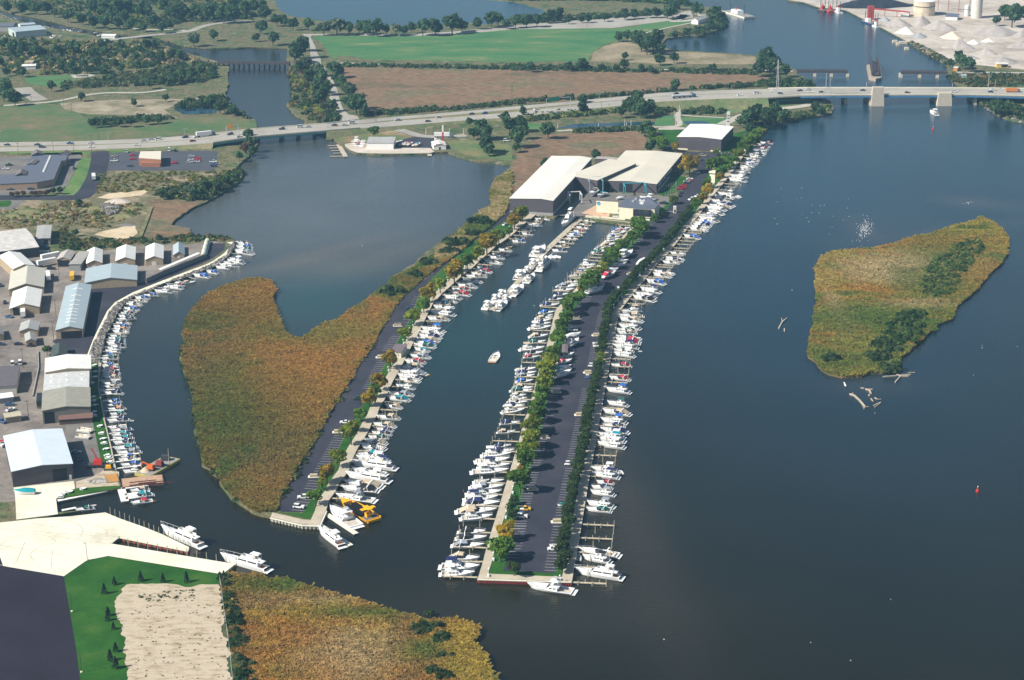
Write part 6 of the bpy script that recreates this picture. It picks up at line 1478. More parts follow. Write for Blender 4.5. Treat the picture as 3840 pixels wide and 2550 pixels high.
ISB = P('c24', [(1500, 1150), (1400, 1120), (1450, 900), (1700, 700), (1850, 640), (2000, 640), (1950, 780), (1780, 950), (1700, 1120), (1560, 1180)])
brush('n', ISB, 230, 1.9, [(.07, .13, .03), (.11, .17, .04), (.16, .19, .05)], 'green thicket along the island', 1.0, 30, 5)
ISB2 = P('c24', [(1050, 1568), (1100, 1400), (1250, 1300), (1400, 1300), (1450, 1380), (1400, 1500), (1370, 1568)]) + P('c34', [(1300, 60), (1200, 70), (1100, 30)])
brush('n', ISB2, 90, 2.2, [(.04, .09, .02), (.07, .12, .03), (.1, .15, .04)], 'dark green thicket at the foot of the island', 1.0, 34, 6)
HB_ = P('c41', [(2040, 640), (2110, 640), (2140, 800), (2200, 1000), (2240, 1120), (2300, 1350), (2352, 1568), (2352, 1700), (2200, 1700), (2170, 1480), (2110, 1100), (2060, 850)])
brush('n', HB_, 90, 1.9, [(.025, .06, .02), (.045, .085, .03), (.08, .11, .04)], 'dark bushes along the chain link fence', 1.2, 40, 7)
# shoreline fringes
for tg, ln, w_ in (('c32', [(205, 1510), (240, 1440), (340, 1250), (460, 1050), (560, 880), (650, 710), (780, 500), (900, 300), (1000, 130), (1090, 0)], 3), ('c31', [(1700, 0), (1670, 60), (1670, 180), (1700, 300), (1740, 420), (1780, 540), (1770, 640), (1790, 740), (1810, 850), (1840, 1000), (1860, 1130), (1960, 1200), (2050, 1340), (2150, 1430), (2250, 1510)], 2.5)):
 l_ = P(tg, ln)
 brush('n', offs(l_, w_ * .6) + offs(l_, -w_ * .6)[::-1], 150, 1.3, [(.03, .07, .015), (.06, .10, .03), 'ol'], 'green fringe of bushes at the marsh edge', 1.1, 18, 9)
# ================================================================== buildings
TANW = pm('tan_metal_wall', (.42, .33, .22), .7, .08, .6, stripe=('X', 2, .12))
DARKW = pm('dark_brown_wall', (.075, .065, .075), .7, .08, .5, stripe=('X', 2, .15))
MARW = pm('charcoal_brown_wall', (.09, .078, .09), .75, .07, .4, stripe=('X', 2.2, .18))
BLOCK = pm('block_wall', (.3, .3, .29), .85, .1, 1)
WROOF = pm('white_metal_roof', (.78, .77, .72), .45, .05, .25, stripe=('Y', 1.2, .06))
BROOF = pm('pale_blue_roof', (.36, .43, .46), .45, .05, .3, stripe=('Y', 1.2, .07))
BWROOF = pm('blue_white_roof', (.6, .68, .74), .45, .05, .3, stripe=('Y', 1.2, .05))
GROOF = pm('grey_metal_roof', (.38, .38, .36), .55, .1, .3, stripe=('Y', 1.2, .08))
TROOF = pm('tan_grey_roof', (.3, .29, .24), .6, .1, .3, stripe=('Y', 1.2, .08))
CREAM = pm('cream_roof', (.6, .56, .46), .6, .06, .06)
SLATE = pm('slate_roof', (.10, .115, .15), .8, .1, .4)
DKROOF = pm('dark_shingle', (.05, .07, .065), .9, .15, 1)
BRICK = pm('brick_wall', (.3, .13, .08), .9, .15, 2)
CREAMW = pm('cream_stucco', (.72, .66, .50), .85, .04, .6)
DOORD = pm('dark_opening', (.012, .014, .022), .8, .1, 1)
WDOOR = pm('white_door', (.7, .7, .68), .6, .05, 1)
SKYL = pm('skylight_panel', (.8, .8, .74), .4, .03, 1)
def frame_of(tg, A, B, D, h):
 a, b, d = g(tg, *A, LAND + h), g(tg, *B, LAND + h), g(tg, *D, LAND + h)
 u = (b - a); w_ = u.length; u.normalize()
 v = Vector((-u.y, u.x, 0))
 dep = (d - a).dot(v)
 return a, u, v, w_, dep
def shed(name, label, tg, A, B, D, h, rise, wall, roof, ridge='y', frac=.5, cat='building', doors=(), windows=(), skylights=(), over=.35, base=None, th=.22, zb=0.0, group=None):
 """A,B: front eave corners; D: back corner above A; h eave height, solved when 'base' (a ground point below A) is given"""
 if base: h = up_height(tg, base[0], base[1])
 a, u, v, w_, d = frame_of(tg, A, B, D, h)
 r = empty(name, (a.x, a.y, LAND), math.atan2(u.y, u.x), label, cat, group)
 if ridge == 'y':
  fx = w_ * frac
  prof = [(0, zb - .3), (w_, zb - .3), (w_, h), (fx, h + rise), (0, h)]
  mb = MB(); k = 5
  mb.v = [(x, 0, z - .02) for x, z in prof] + [(x, d, z - .02) for x, z in prof]
  mb.f = [(0, 1, 2, 3, 4), (9, 8, 7, 6, 5)] + [((i + 1) % 5, i, 5 + i, 5 + (i + 1) % 5) for i in range(5)]
  wl = mb.build('wall', wall, r)
  o = over; k1 = rise / max(fx, .1) * o; k2 = rise / max(w_ - fx, .1) * o
  P2 = [(-o, h - k1), (fx, h + rise), (w_ + o, h - k2), (w_ + o, h - k2 + th), (fx, h + rise + th), (-o, h - k1 + th)]
  mb = MB(); mb.v = [(x, -o, z) for x, z in P2] + [(x, d + o, z) for x, z in P2]
  mb.f = [(0, 1, 4, 5), (1, 2, 3, 4), (11, 10, 7, 6), (10, 9, 8, 7)] + [((i + 1) % 6, i, 6 + i, 6 + (i + 1) % 6) for i in range(6)]
 else:
  fy = d * frac
  prof = [(0, zb - .3), (d, zb - .3), (d, h), (fy, h + rise), (0, h)]
  mb = MB()
  mb.v = [(0, y, z - .02) for y, z in prof] + [(w_, y, z - .02) for y, z in prof]
  mb.f = [(4, 3, 2, 1, 0), (5, 6, 7, 8, 9)] + [(i, (i + 1) % 5, 5 + (i + 1) % 5, 5 + i) for i in range(5)]
  wl = mb.build('wall', wall, r)
  o = over; k1 = rise / max(fy, .1) * o; k2 = rise / max(d - fy, .1) * o
  P2 = [(-o, h - k1), (fy, h + rise), (d + o, h - k2), (d + o, h - k2 + th), (fy, h + rise + th), (-o, h - k1 + th)]
  mb = MB(); mb.v = [(-o, y, z) for y, z in P2] + [(w_ + o, y, z) for y, z in P2]
  mb.f = [(5, 4, 1, 0), (4, 3, 2, 1), (6, 7, 10, 11), (7, 8, 9, 10)] + [(i, (i + 1) % 6, 6 + (i + 1) % 6, 6 + i) for i in range(6)]
 rf = mb.build('roof', roof, r)
 for face, f0, f1, z0, z1, mt in doors:
  opening(r, 'door', w_, d, face, f0, f1, z0, z1 * h if z1 <= 1 else z1, mt, .06)
 for face, f0, f1, z0, z1, mt in windows:
  wn = opening(r, 'window', w_, d, face, f0, f1, z0, z1, mt, .05)
 for f0, f1, e0, e1 in skylights:     # in roof fractions
  x0, x1, y0, y1 = f0 * w_, f1 * w_, e0 * d, e1 * d
  def zz(x, y):
   if ridge == 'y': return h + (rise * x / (w_ * frac) if x < w_ * frac else rise * (w_ - x) / (w_ * (1 - frac))) + th + .06
   return h + (rise * y / (d * frac) if y < d * frac else rise * (d - y) / (d * (1 - frac))) + th + .06
  mb = MB(); q = [(x0, y0), (x1, y0), (x1, y1), (x0, y1)]
  mb.v = [(x, y, zz(x, y)) for x, y in q] + [(x, y, zz(x, y) - .1) for x, y in q]
  mb.f = [(0, 1, 2, 3)] + [(i, 4 + i, 4 + (i + 1) % 4, (i + 1) % 4) for i in range(4)]
  mb.build('skylight', SKYL, rf)
 r['_w'] = w_
 return r, w_, d, h
def opening(r, nm, w_, d, face, f0, f1, z0, z1, mt, pr):
 if face == 'f': b = (f0 * w_, f1 * w_, -pr, .02)
 elif face == 'b': b = (f0 * w_, f1 * w_, d - .02, d + pr)
 elif face == 'r': b = (w_ - .02, w_ + pr, f0 * d, f1 * d)
 else: b = (-pr, .02, f0 * d, f1 * d)
 return MB().box(*b, z0, z1).build(nm, mt, r)
def block(name, label, tg, pts, h, wall, roof, cat='building', base=None, par=.5, zb=0):
 """flat roofed block from its roof outline"""
 if base: h = up_height(tg, base[0], base[1])
 q = P(tg, pts, LAND + h)
 o = q[0]
 r = empty(name, (o.x, o.y, LAND), 0, label, cat)
 loc = [(p.x - o.x, p.y - o.y) for p in q]
 MB().prism(loc, zb - .3, h).build('wall', wall, r)
 c = (sum(x for x, y in loc) / len(loc), sum(y for x, y in loc) / len(loc))
 big = [(c[0] + (x - c[0]) * 1.006, c[1] + (y - c[1]) * 1.006) for x, y in loc]
 MB().prism(big, h + .005, h + .3).build('roof', roof, r)
 return r, h
# west bank yards
shed('storage_shed', 'long weathered grey roofed shed at the left edge', 'q', (-300, 545), (710, 425), (-300, 175), 6, 1.6, DARKM, pm('streaked_roof', (.52, .5, .47), .7, .2, .35), 'x', .5)
shed('storage_shed', 'plain grey roofed shed behind the long weathered shed', 'q', (660, 278), (918, 262), (500, 50), 7, .2, BLOCK, GROOF, 'y', base=((925, 385), (918, 262)), doors=[('f', .52, .82, 0, 3.6, DOORD)])
shed('storage_shed', 'white roofed shed behind the large cream roofed shed', 'q', (245, 825), (640, 765), (310, 540), 6, 1.8, TANW, WROOF, 'y')
shed('storage_shed', 'large cream roofed shed in the middle of the yard', 'q', (165, 1205), (800, 1160), (235, 862), 8, 2.8, TANW, pm('cream_metal_roof', (.52, .5, .42), .5, .06, .3, stripe=('Y', 1.2, .06)), 'y', base=((165, 1330), (165, 1205)), skylights=[])
shed('storage_shed', 'bright white roofed shed with a dark doorway', 'q', (182, 1555), (718, 1520), (247, 1242), 7.5, 2.4, TANW, WROOF, 'y', base=((182, 1690), (182, 1555)), doors=[('f', .1, .32, 0, 4.5, DOORD)])
shed('storage_shed', 'long pale blue roofed shed with skylight strips and wide opening', 'q', (1025, 1953), (1515, 1925), (1172, 1150), 6, 1.7, TANW, BROOF, 'y', base=((1530, 2090), (1515, 1925)), doors=[('f', .18, .97, .0, .82, DOORD)], skylights=[(.32, .49, f, f + .012) for f in (.1, .17, .245, .32, .385, .48, .585, .70, .86)] + [(.51, .72, f, f + .012) for f in (.1, .17, .245, .32, .385, .48, .585, .70, .86)])
nm_ = 'storage_shed'
for lb, tg, A, B, D, base in (('small white roofed shed left of the row of four', 'q', (1592, 730), (1872, 712), (1602, 492), ((1605, 835), (1592, 730))), ('white roofed shed, second in the row of four', 'c21', (1066, 828), (1238, 818), (1066, 713), ((1238, 882), (1238, 818))), ('white roofed shed, third in the row of four', 'c21', (1337, 817), (1497, 808), (1330, 698), ((1497, 865), (1497, 808))), ('smallest pale blue roofed shed at the right of the row of four', 'r', (475, 505), (685, 493), (452, 316), ((685, 558), (685, 493)))):
 shed(nm_, lb, tg, A, B, D, 4, 1.9, TANW, WROOF if 'blue' not in lb else BROOF, 'y', base=base, doors=[('f', .35, .6, 0, .6, WDOOR)])
shed('open_shed', 'small grey gabled open front shed holding dark gear', 'q', (1040, 655), (1290, 650), (1047, 520), 5.0, 1.5, TANW, pm('old_tin_roof', (.4, .37, .34), .7, .2, .6), 'y', base=((1050, 800), (1040, 655)), doors=[('f', .06, .94, .5, .92, DOORD)])
shed('lean_to', 'striped roof lean-to beside the small open shed', 'q', (1270, 742), (1475, 740), (1300, 512), 5.0, .1, BLOCK, pm('striped_roof', (.55, .53, .48), .6, .1, .5, stripe=('X', .35, .75)), 'y', base=((1450, 862), (1475, 740)))
shed('storage_shed', 'wide shed with pale blue, grey and maroon roof sections', 'c21', (780, 1032), (1255, 1003), (785, 902), 4.5, 2.2, TANW, BROOF, 'y', .5, base=((1255, 1062), (1255, 1003)))
# maroon and grey right slope panels on that shed
def carport():
 a, b, c = g('r', 235, 795, LAND + 4), g('r', 1003, 470, LAND + 4), g('r', 178, 776, LAND + 4)
 r = empty('carport', (a.x, a.y, LAND), 0, 'long narrow white carport on posts above the retaining wall', 'carport')
 u = b - a; v = c - a
 mb = MB(); q = [Vector((0, 0, 0)), u, u + v, v]
 mb.v = [(p.x, p.y, 3.9) for p in q] + [(p.x, p.y, 4.1) for p in q]
 mb.f = [(3, 2, 1, 0), (4, 5, 6, 7), (0, 1, 5, 4), (1, 2, 6, 5), (2, 3, 7, 6), (3, 0, 4, 7)]
 mb.build('roof', WROOF, r)
 for i in range(9):
  for w__ in (.08, .92):
   p = u * (i / 8 * .97 + .015) + v * w__
   MB().cyl((p.x, p.y), .09, -.1, 3.9, 6).build('post', STEEL, r)
carport()
def wallseg(name, label, tg, pts, h, t, mat, cat='wall'):
 q = P(tg, pts, LAND); o = q[0]
 r = empty(name, (o.x, o.y, LAND), 0, label, cat)
 mb = MB()
 l_ = [p - o for p in q]
 L_, R_ = offs(l_, t / 2), offs(l_, -t / 2)
 mb.prism(L_ + R_[::-1], -.2, h)
 mb.build('panel', mat, r)
 return r
wallseg('retaining_wall', 'long grey retaining wall curving above the asphalt', 'r', [(-60, 1060), (250, 920), (500, 820), (800, 700), (1080, 585), (1110, 560)], 3.0, .4, pm('grey_block_wall', (.17, .165, .17), .85, .12, 1))
def hump(label, tg, a, b, wd, ht):
 p, q = g(tg, *a, LAND), g(tg, *b, LAND); d = q - p; L = d.length
 r = empty('tarpaulin_stack', ((p.x + q.x) / 2, (p.y + q.y) / 2, LAND), math.atan2(d.y, d.x), label, 'covered stack')
 mb = MB(); n = 12
 for i in range(n + 1):
  x = -L / 2 + L * i / n; k = ht * (.85 + .15 * math.sin(i * 2.1)); w2 = wd * (.9 + .1 * math.cos(i * 1.7))
  for j in range(7):
   a_ = math.pi * j / 6
   mb.v.append((x, w2 * math.cos(a_), k * math.sin(a_)))
 for i in range(n):
  for j in range(6):
   e = i * 7 + j; mb.f.append((e, e + 7, e + 8, e + 1))
 mb.f.append(tuple(range(6, -1, -1))); mb.f.append(tuple(n * 7 + j for j in range(7)))
 mb.build('tarpaulin', pm('pale_tarp', (.6, .64, .52), .7, .15, .5), r)
hump('long pale tarpaulin covered stack behind the asphalt turn', 'r', (1060, 560), (1140, 260), 1.9, 3.4)
shed('house', 'small dark green roofed house before the asphalt', 'q2', (942, 880), (1225, 858), (985, 680), 3.2, 1.6, BLOCK, DKROOF, 'y')
shed('storage_shed', 'white roofed end of the long joined riverside sheds', 'q2', (832, 1158), (1665, 1090), (862, 905), 7.2, 1.2, TANW, WROOF, 'y')
shed('storage_shed', 'flat grey middle shed with six square skylights', 'q2', (805, 1500), (1625, 1435), (838, 1165), 6.0, .35, TANW, pm('streaked_pale_roof', (.5, .51, .5), .7, .15, .5), 'y', skylights=[(.13, .17, .7, .78), (.48, .52, .7, .78), (.82, .86, .7, .78), (.12, .17, .4, .5), (.48, .53, .4, .5), (.82, .87, .4, .5)])
shed('storage_shed', 'tan roofed riverside shed with dark door and brown veranda', 'q3', (775, 395), (1655, 320), (808, 38), 8, 1.2, pm('taupe_wall', (.2, .19, .165), .75, .08, .5, stripe=('X', 2, .12)), TROOF, 'y', base=((815, 640), (775, 395)), doors=[('f', .03, .24, 0, .86, DOORD)], windows=[('f', .4, .96, .6, 2.2, GLASS)])
shed('veranda', 'brown sloping veranda roof on the tan roofed shed', 'q3', (1085, 560), (1690, 520), (1095, 500), 2.6, .9, pm('veranda_post', (.1, .07, .06), .8, .1, 1), pm('brown_shingle', (.16, .09, .075), .9, .15, 1), 'x', .9)
shed('storage_shed', 'big pale blue roofed shed with dark brown walls', 'q3', (218, 1512), (1328, 1365), (138, 855), 7.5, 1.2, DARKW, BWROOF, 'y', base=((250, 1800), (218, 1512)), doors=[('f', .66, .9, 0, .78, DOORD), ('f', .93, .97, 0, 2.2, WDOOR)])
shed('house', 'dark roofed house with red trim at the left edge', 'q2', (-260, 1440), (295, 1400), (-260, 1075), 4.2, 1.0, pm('white_siding', (.6, .58, .5), .8, .06, 1), pm('brown_grey_shingle', (.11, .10, .11), .9, .12, 1), 'x')
shed('porch', 'pale flat porch roof below the dark roofed house', 'q3', (-100, 185), (240, 140), (-100, 100), 2.6, .05, BLOCK, WROOF, 'x')
shed('kiosk', 'small tan kiosk on a concrete pad at left', 'q3', (100, 525), (385, 485), (45, 455), 2.8, .1, TANW, pm('tan_flat_roof', (.45, .4, .3), .7, .08, 1), 'x', doors=[('f', .15, .85, 0, 2.2, pm('tan_shutter', (.28, .24, .18), .8, .1, 1))])
shed('garage', 'grey roofed garage behind the small hut', 'q2', (355, 405), (690, 385), (370, 252), 3.6, 1.5, TANW, GROOF, 'y', skylights=[])
shed('garden_shed', 'small grey roofed hut beside the big bush', 'q2', (475, 590), (660, 572), (392, 468), 3.2, 1.2, TANW, GROOF, 'y', doors=[('f', .3, .6, 0, 2.2, DARKM)])
shed('garden_shed', 'small pale roofed hut cut by the left edge', 'q2', (-60, 480), (65, 465), (-120, 330), 3.2, 1.0, TANW, GROOF, 'y')
# mall
mall, hm = block('mall', 'low dark roofed mall with tan front at the left edge', 'p', [(-300, 750), (0, 740), (675, 712), (985, 652), (1130, 312), (1205, 305), (1252, 198), (592, 214), (480, 400), (260, 560), (-300, 600)], 5, pm('tan_block', (.36, .25, .18), .85, .08, .6), SLATE, base=((680, 832), (675, 712)))
def dormer(tg, A, B, D, h, rise, label):
 shed('roof_gable', label, tg, A, B, D, h, rise, SLATE, pm('taupe_shingle', (.14, .125, .12), .9, .1, 1), 'y', zb=hm)
dormer('p', (590, 205), (790, 190), (600, 150), hm + 1.0, 1.6, 'left shingled gable on the far edge of the mall roof')
dormer('p', (1080, 190), (1250, 195), (1090, 150), hm + 1.0, 1.8, 'right shingled gable on the far edge of the mall roof')
dormer('p', (290, 575), (480, 565), (320, 505), hm + .8, 1.6, 'shingled gable near the front of the mall roof')
dormer('p', (505, 370), (625, 370), (520, 300), hm + .8, .8, 'shingled box in the middle of the mall roof')
for i in range(12):
 p = g('p', 800 + i * 11, 520 - i * 25, LAND + hm)
 o = empty('roof_fan', (p.x, p.y, LAND + hm + .3), 0, 'white rooftop fan, %s in the mall roof line from the front' % ordn(i + 1), 'roof fan', 'rooftop fans on the mall')
 MB().taper(-.7, .7, -.6, .6, 0, .9, .1, .1, .1).build('housing', WDOOR, o)
for i in range(9):
 p = g('U', 1230 + (i % 3) * 120, 190 + (i // 3) * 60, LAND + 9)
block('restaurant', 'brick restaurant with pale flat roof in its parking lot', 'c11', [(1275, 1452), (1478, 1466), (1480, 1390), (1290, 1395)], 4.5, BRICK, pm('pale_flat_roof', (.6, .56, .46), .8, .08, 1), base=((1262, 1522), (1275, 1452)))
block('entrance_block', 'low brick entrance block in front of the restaurant', 'c11', [(1300, 1500), (1470, 1502), (1470, 1462), (1310, 1460)], 2.8, BRICK, BRICK)
# far left
shed('boat_shed', 'large pale boat shed beside the distant creek', 'X', (285, 590), (855, 540), (80, 520), 8, .7, pm('pale_grey_wall', (.42, .48, .46), .8, .04, .4), BROOF, 'x', .45, base=((290, 710), (285, 590)), doors=[('l', .2, .45, 0, .7, DOORD)])
shed('boat_shed', 'smaller pale boat shed behind the large one', 'X', (375, 468), (655, 445), (300, 440), 5, .6, WDOOR, BROOF, 'x', .5, base=((380, 505), (375, 468)))
shed('boat_shed', 'low grey boat shed at the far left edge', 'X', (-100, 490), (235, 490), (-60, 440), 5, 2, BLOCK, SLATE, 'x', .5)
shed('dock_canopy', 'white arched boat canopy by the creek bridge', 'X', (2115, 662), (2180, 632), (1952, 620), 3.4, .8, WDOOR, WROOF, 'y', base=((2120, 710), (2115, 662)))
shed('truck_shed', 'white flat roofed shed in the far left trees', 'c11', (200, 610), (325, 605), (205, 592), 3, .1, WDOOR, WROOF, 'x')
shed('house', 'tan house in the far left trees', 'c11', (228, 575), (295, 575), (230, 555), 3.5, .8, TANW, TANW, 'x')
# launch
shed('warehouse', 'white warehouse with grey roof at the sandy launch', 'c12', (1018, 1313), (1262, 1313), (1018, 1265), 6.5, .6, pm('white_wall', (.8, .79, .76), .7, .03, .5), GROOF, 'x', .98, base=((1018, 1372), (1018, 1313)))
shed('office', 'small white office with red gable at the launch', 'c12', (1630, 1340), (1745, 1335), (1632, 1303), 3.6, 1.2, _M['white_wall'], pm('red_trim_roof', (.7, .66, .6), .7, .1, 1), 'y', base=((1632, 1378), (1630, 1340)), doors=[('f', .42, .58, 0, 2.1, DARKM)], windows=[('f', .2, .8, 3.7, 4.5, pm('red_gable', (.35, .03, .03), .7, .1, 1))])
# marina sheds
shed('storage_shed', 'white roofed dark shed with big sliding door, upper right', 'F', (428, 500), (1315, 553), (685, 246), 9, .9, MARW, WROOF, 'y', .5, base=((1308, 805), (1315, 553)), doors=[('f', .25, .74, .0, .8, DARKW)], windows=[('f', .02, .24, 0, 1.0, CREAMW), ('f', .76, .98, 0, 1.0, CREAMW)])
rA, wA, dA, hA = shed('boat_shed', 'long white roofed dark shed, left part of the marina sheds', 'E', (105, 669), (635, 698), (770, 158), 9, .9, MARW, pm('two_tone_roof', (.74, .71, .62), .5, .06, .05), 'y', .72, base=((635, 885), (635, 698)), windows=[('f', 0, 1, 0, 1.9, BLOCK), ('r', 0, .5, 0, 1.9, BLOCK)])
rB, wB, dB, hB = shed('boat_shed', 'cream roofed dark shed joining the marina sheds', 'E', (835, 400), (1180, 447), (1100, 168), 9.5, .7, MARW, CREAM, 'y', .02)
rC, wC, dC_, hC = shed('boat_shed', 'largest cream roofed dark shed with white lettering', 'E', (1178, 450), (1908, 493), (1592, 87), 10, 1.0, MARW, CREAM, 'y', .55, base=((1905, 612), (1908, 493)), doors=[('f', .03, .21, 0, .8, DOORD), ('f', .375, .60, 0, .85, DOORD)], windows=[('r', .0, .5, 0, 1.6, pm('pale_plinth', (.4, .42, .42), .85, .06, 1))])
def lettering(parent, text, size, loc, rot, mat, name='lettering'):
 cu = bpy.data.curves.new(name, 'FONT'); cu.body = text; cu.size = size; cu.extrude = .03; cu.align_x = 'LEFT'
 o = bpy.data.objects.new(name, cu); COL.objects.link(o)
 dg = bpy.context.evaluated_depsgraph_get(); me = bpy.data.meshes.new_from_object(o.evaluated_get(dg))
 bpy.data.objects.remove(o); me.materials.clear(); me.materials.append(mat)
 o = bpy.data.objects.new(name, me); COL.objects.link(o); o.parent = parent
 o.location = loc; o.rotation_euler = rot
 return o
lettering(rC, 'GREAT LAKES MARINA', 4.6, (wC + .06, dC_ * .06, hC * .5), (R(90), 0, R(90)), pm('white_letters', (.75, .78, .8), .6, .03, 1))
shed('lean_to', 'low grey lean-to behind the joined marina sheds', 'E', (1150, 180), (1460, 205), (1250, 160), 5, .3, MARW, pm('weathered_flat', (.33, .3, .27), .8, .1, .5), 'y')
# clubhouse
def clubhouse():
 r, h = block('clubhouse', 'cream clubhouse with dark roof, plant units and glazed bay', 'U', [(775, 445), (1235, 490), (1850, 510), (1990, 350), (1700, 170), (980, 200)], 6, CREAMW, SLATE, base=((760, 765), (775, 445)))
 o = Vector(r.location)
 def loc(tg, x, y, hh): q = g(tg, x, y, LAND + hh); return Vector((q.x - o.x, q.y - o.y, 0))
 a, b = loc('U', 775, 445, h), loc('U', 1850, 510, h)
 u = (b - a).normalized(); n = Vector((u.y, -u.x, 0)); L = (b - a).length
 def panel(nm, f0, f1, z0, z1, d0, d1, mt):
  m_ = MB(); q = [a + u * f0 * L + n * d0, a + u * f1 * L + n * d0, a + u * f1 * L + n * d1, a + u * f0 * L + n * d1]
  m_.v = [(p.x, p.y, z) for z in (z0, z1) for p in q]; m_.f = [(3, 2, 1, 0), (4, 5, 6, 7), (0, 1, 5, 4), (1, 2, 6, 5), (2, 3, 7, 6), (3, 0, 4, 7)]
  return m_.build(nm, mt, r)
 panel('window', .01, .2, h * .55, h * .8, .02, .08, GLASS); panel('window', .22, .40, h * .55, h * .8, .02, .08, GLASS)
 panel('window', .01, .2, h * .08, h * .4, .02, .08, GLASS); panel('window', .22, .40, h * .08, h * .4, .02, .08, GLASS)
 panel('glazed_bay', .43, .9, h * .36, h * .97, .03, 2.6, GLASS)
 panel('bay_sill', .42, .91, h * .3, h * .35, .03, 2.8, CREAMW)
 panel('bay_base', .45, .89, -.2, h * .295, .03, 2.2, CREAMW)
 # stepped parapet wall with round emblem and terrace wall
 c, d = loc('U', 130, 260, h + .6), loc('U', 770, 300, h + .6)
 m_ = MB(); uu = (d - c).normalized(); nn = Vector((uu.y, -uu.x, 0)) * .2
 m_.v = [(p.x, p.y, z) for z in (-.2, h + .6) for p in (c - nn, c + nn, d + nn, d - nn)]; m_.f = [(3, 2, 1, 0), (4, 5, 6, 7), (0, 1, 5, 4), (1, 2, 6, 5), (2, 3, 7, 6), (3, 0, 4, 7)]
 m_.build('parapet_wall', CREAMW, r)
 Lp = (d - c).length; e = c + uu * Lp * .11
 ang = math.atan2(uu.y, uu.x)
 disc = MB().cyl((0, 0), 1.15, 0, .08, 20).build('emblem', pm('emblem_blue', (.03, .13, .42), .6, .05, 1), r)
 disc.location = (e.x + nn.x * 1.3, e.y + nn.y * 1.3, h - 1.0); disc.rotation_euler = (R(90), 0, ang)
 sw = MB().cyl((0, -.35), .8, .09, .12, 16).build('emblem_wave', pm('emblem_cyan', (.05, .45, .6), .6, .05, 1), disc)
 # roof plant
 for i, (x, y) in enumerate([(1420, 260), (1470, 290), (1530, 270), (1440, 340), (1500, 350), (1210, 280), (1290, 220)]):
  p = loc('U', x, y, h + .6)
  MB().taper(p.x - .7, p.x + .7, p.y - .6, p.y + .6, h + .31, h + 1.5, .1, .1, .1).build('rooftop_unit', WDOOR if i < 5 else STEEL, r)
 p = loc('U', 1700, 330, h + .3)
 m_ = MB(); m_.v = [(p.x - 5, p.y - 4, h + .31), (p.x + 5, p.y - 4, h + .31), (p.x + 4.4, p.y + 4, h + .31), (p.x - 3.4, p.y + 4, h + .31), (p.x, p.y + 1, h + 3.2)]
 m_.f = [(0, 1, 4), (1, 2, 4), (2, 3, 4), (3, 0, 4)]
 m_.build('roof_pyramid', SLATE, r)
clubhouse()
wallseg('terrace_wall', 'low cream wall along the clubhouse terrace', 'U', [(-190, 735), (180, 760), (980, 830)], 1.1, .35, CREAMW)
def tile(name, label, tg, x, y, w_, l_, h, mat, ang=0, cat='object', group=None, z0=0, top=None):
 p = g(tg, x, y, LAND); r = empty(name, (p.x, p.y, LAND + z0), R(ang), label, cat, group)
 MB().taper(-l_ / 2, l_ / 2, -w_ / 2, w_ / 2, .0, h, .02, .02, .02).build(top or 'body', mat, r)
 return r
for i, (x, y) in enumerate([(285, 645), (335, 595), (375, 555), (405, 530), (450, 495)]):
 r_ = empty('sun_canopy', g('U', x, y, LAND + .3), R(8), 'white sun canopy on the brick terrace, %s from the water' % ordn(i + 1), 'canopy', 'white canopies on the terrace')
 MB().taper(-1.3, 1.3, -.8, .8, 2.1, 2.4, .4, .4, .3).build('canopy', WHITE, r_); MB().cyl((0, 0), .06, 0, 2.1, 6).build('pole', STEEL, r_)
for i in range(7):
 r_ = empty('lounge_chair', g('U', 640 + i * 48, 745 + i * 3, LAND), R(20), 'white lounge chair by the clubhouse glazing, %s from left' % ordn(i + 1), 'chair', 'white lounge chairs')
 MB().box(-.35, .35, -.3, .9, .3, .4).build('seat', WHITE, r_); MB().box(-.35, .35, .9, 1.0, .3, 1.1).build('backrest', WHITE, r_)
# huts on the piers
shed('restroom_hut', 'brown roofed hut with cream trim on the left pier', 'Q', (455, 520), (625, 530), (495, 392), 3.2, .3, CREAMW, pm('brown_flat_roof', (.15, .12, .13), .85, .08, 1), 'x', .95)
shed('restroom_hut', 'brown roofed hut with cream trim on the long pier', 'M', (1000, 1405), (1075, 1405), (925, 1275), 3.2, .2, CREAMW, _M['brown_flat_roof'], 'y', .5)
def sign_tower():
 p = g('L', 490, 1350, LAND); h = up_height('L', (490, 1350), (490, 480))
 r = empty('sign_tower', (p.x, p.y, LAND), R(-32), 'tall white stepped sign tower by the dark trees', 'tower')
 MB().box(-.9, .6, -.5, .5, -.2, h * .28).box(-2.2, .7, -.52, .52, h * .282, h * .62).build('shaft', CREAMW, r)
 MB().box(-3.2, .75, -.55, .55, h * .622, h * .74).build('arm', CREAMW, r)
 MB().box(-3.0, .55, -.5, .5, h * .742, h * .80).build('band', DARKM, r)
 m_ = MB(); m_.v = [(-3.9, -.6, h * .802), (.9, -.6, h * .802), (.9, -.6, h), (-3.9, -.6, h * .88), (-3.9, .6, h * .802), (.9, .6, h * .802), (.9, .6, h), (-3.9, .6, h * .88)]
 m_.f = [(0, 1, 2, 3), (7, 6, 5, 4), (3, 2, 6, 7), (0, 4, 5, 1), (1, 5, 6, 2), (0, 3, 7, 4)]
 m_.build('head', CREAMW, r)
sign_tower()
def gate():
 p = g('U', 2300, 590, LAND)
 q = g('c23', 1495, 390, LAND); r = empty('gatehouse', (q.x, q.y, LAND), 0, 'small cream gatehouse with barrier arm on the marina road', 'gatehouse')
 MB().box(-.9, .9, -.9, .9, 0, 4.6).build('wall', CREAMW, r); MB().box(-.5, .5, -.96, -.9, .8, 2.4).build('window', GLASS, r)
 MB().box(-7, -.92, -.06, .06, 1.0, 1.16).build('barrier_arm', WHITE, r)
gate()
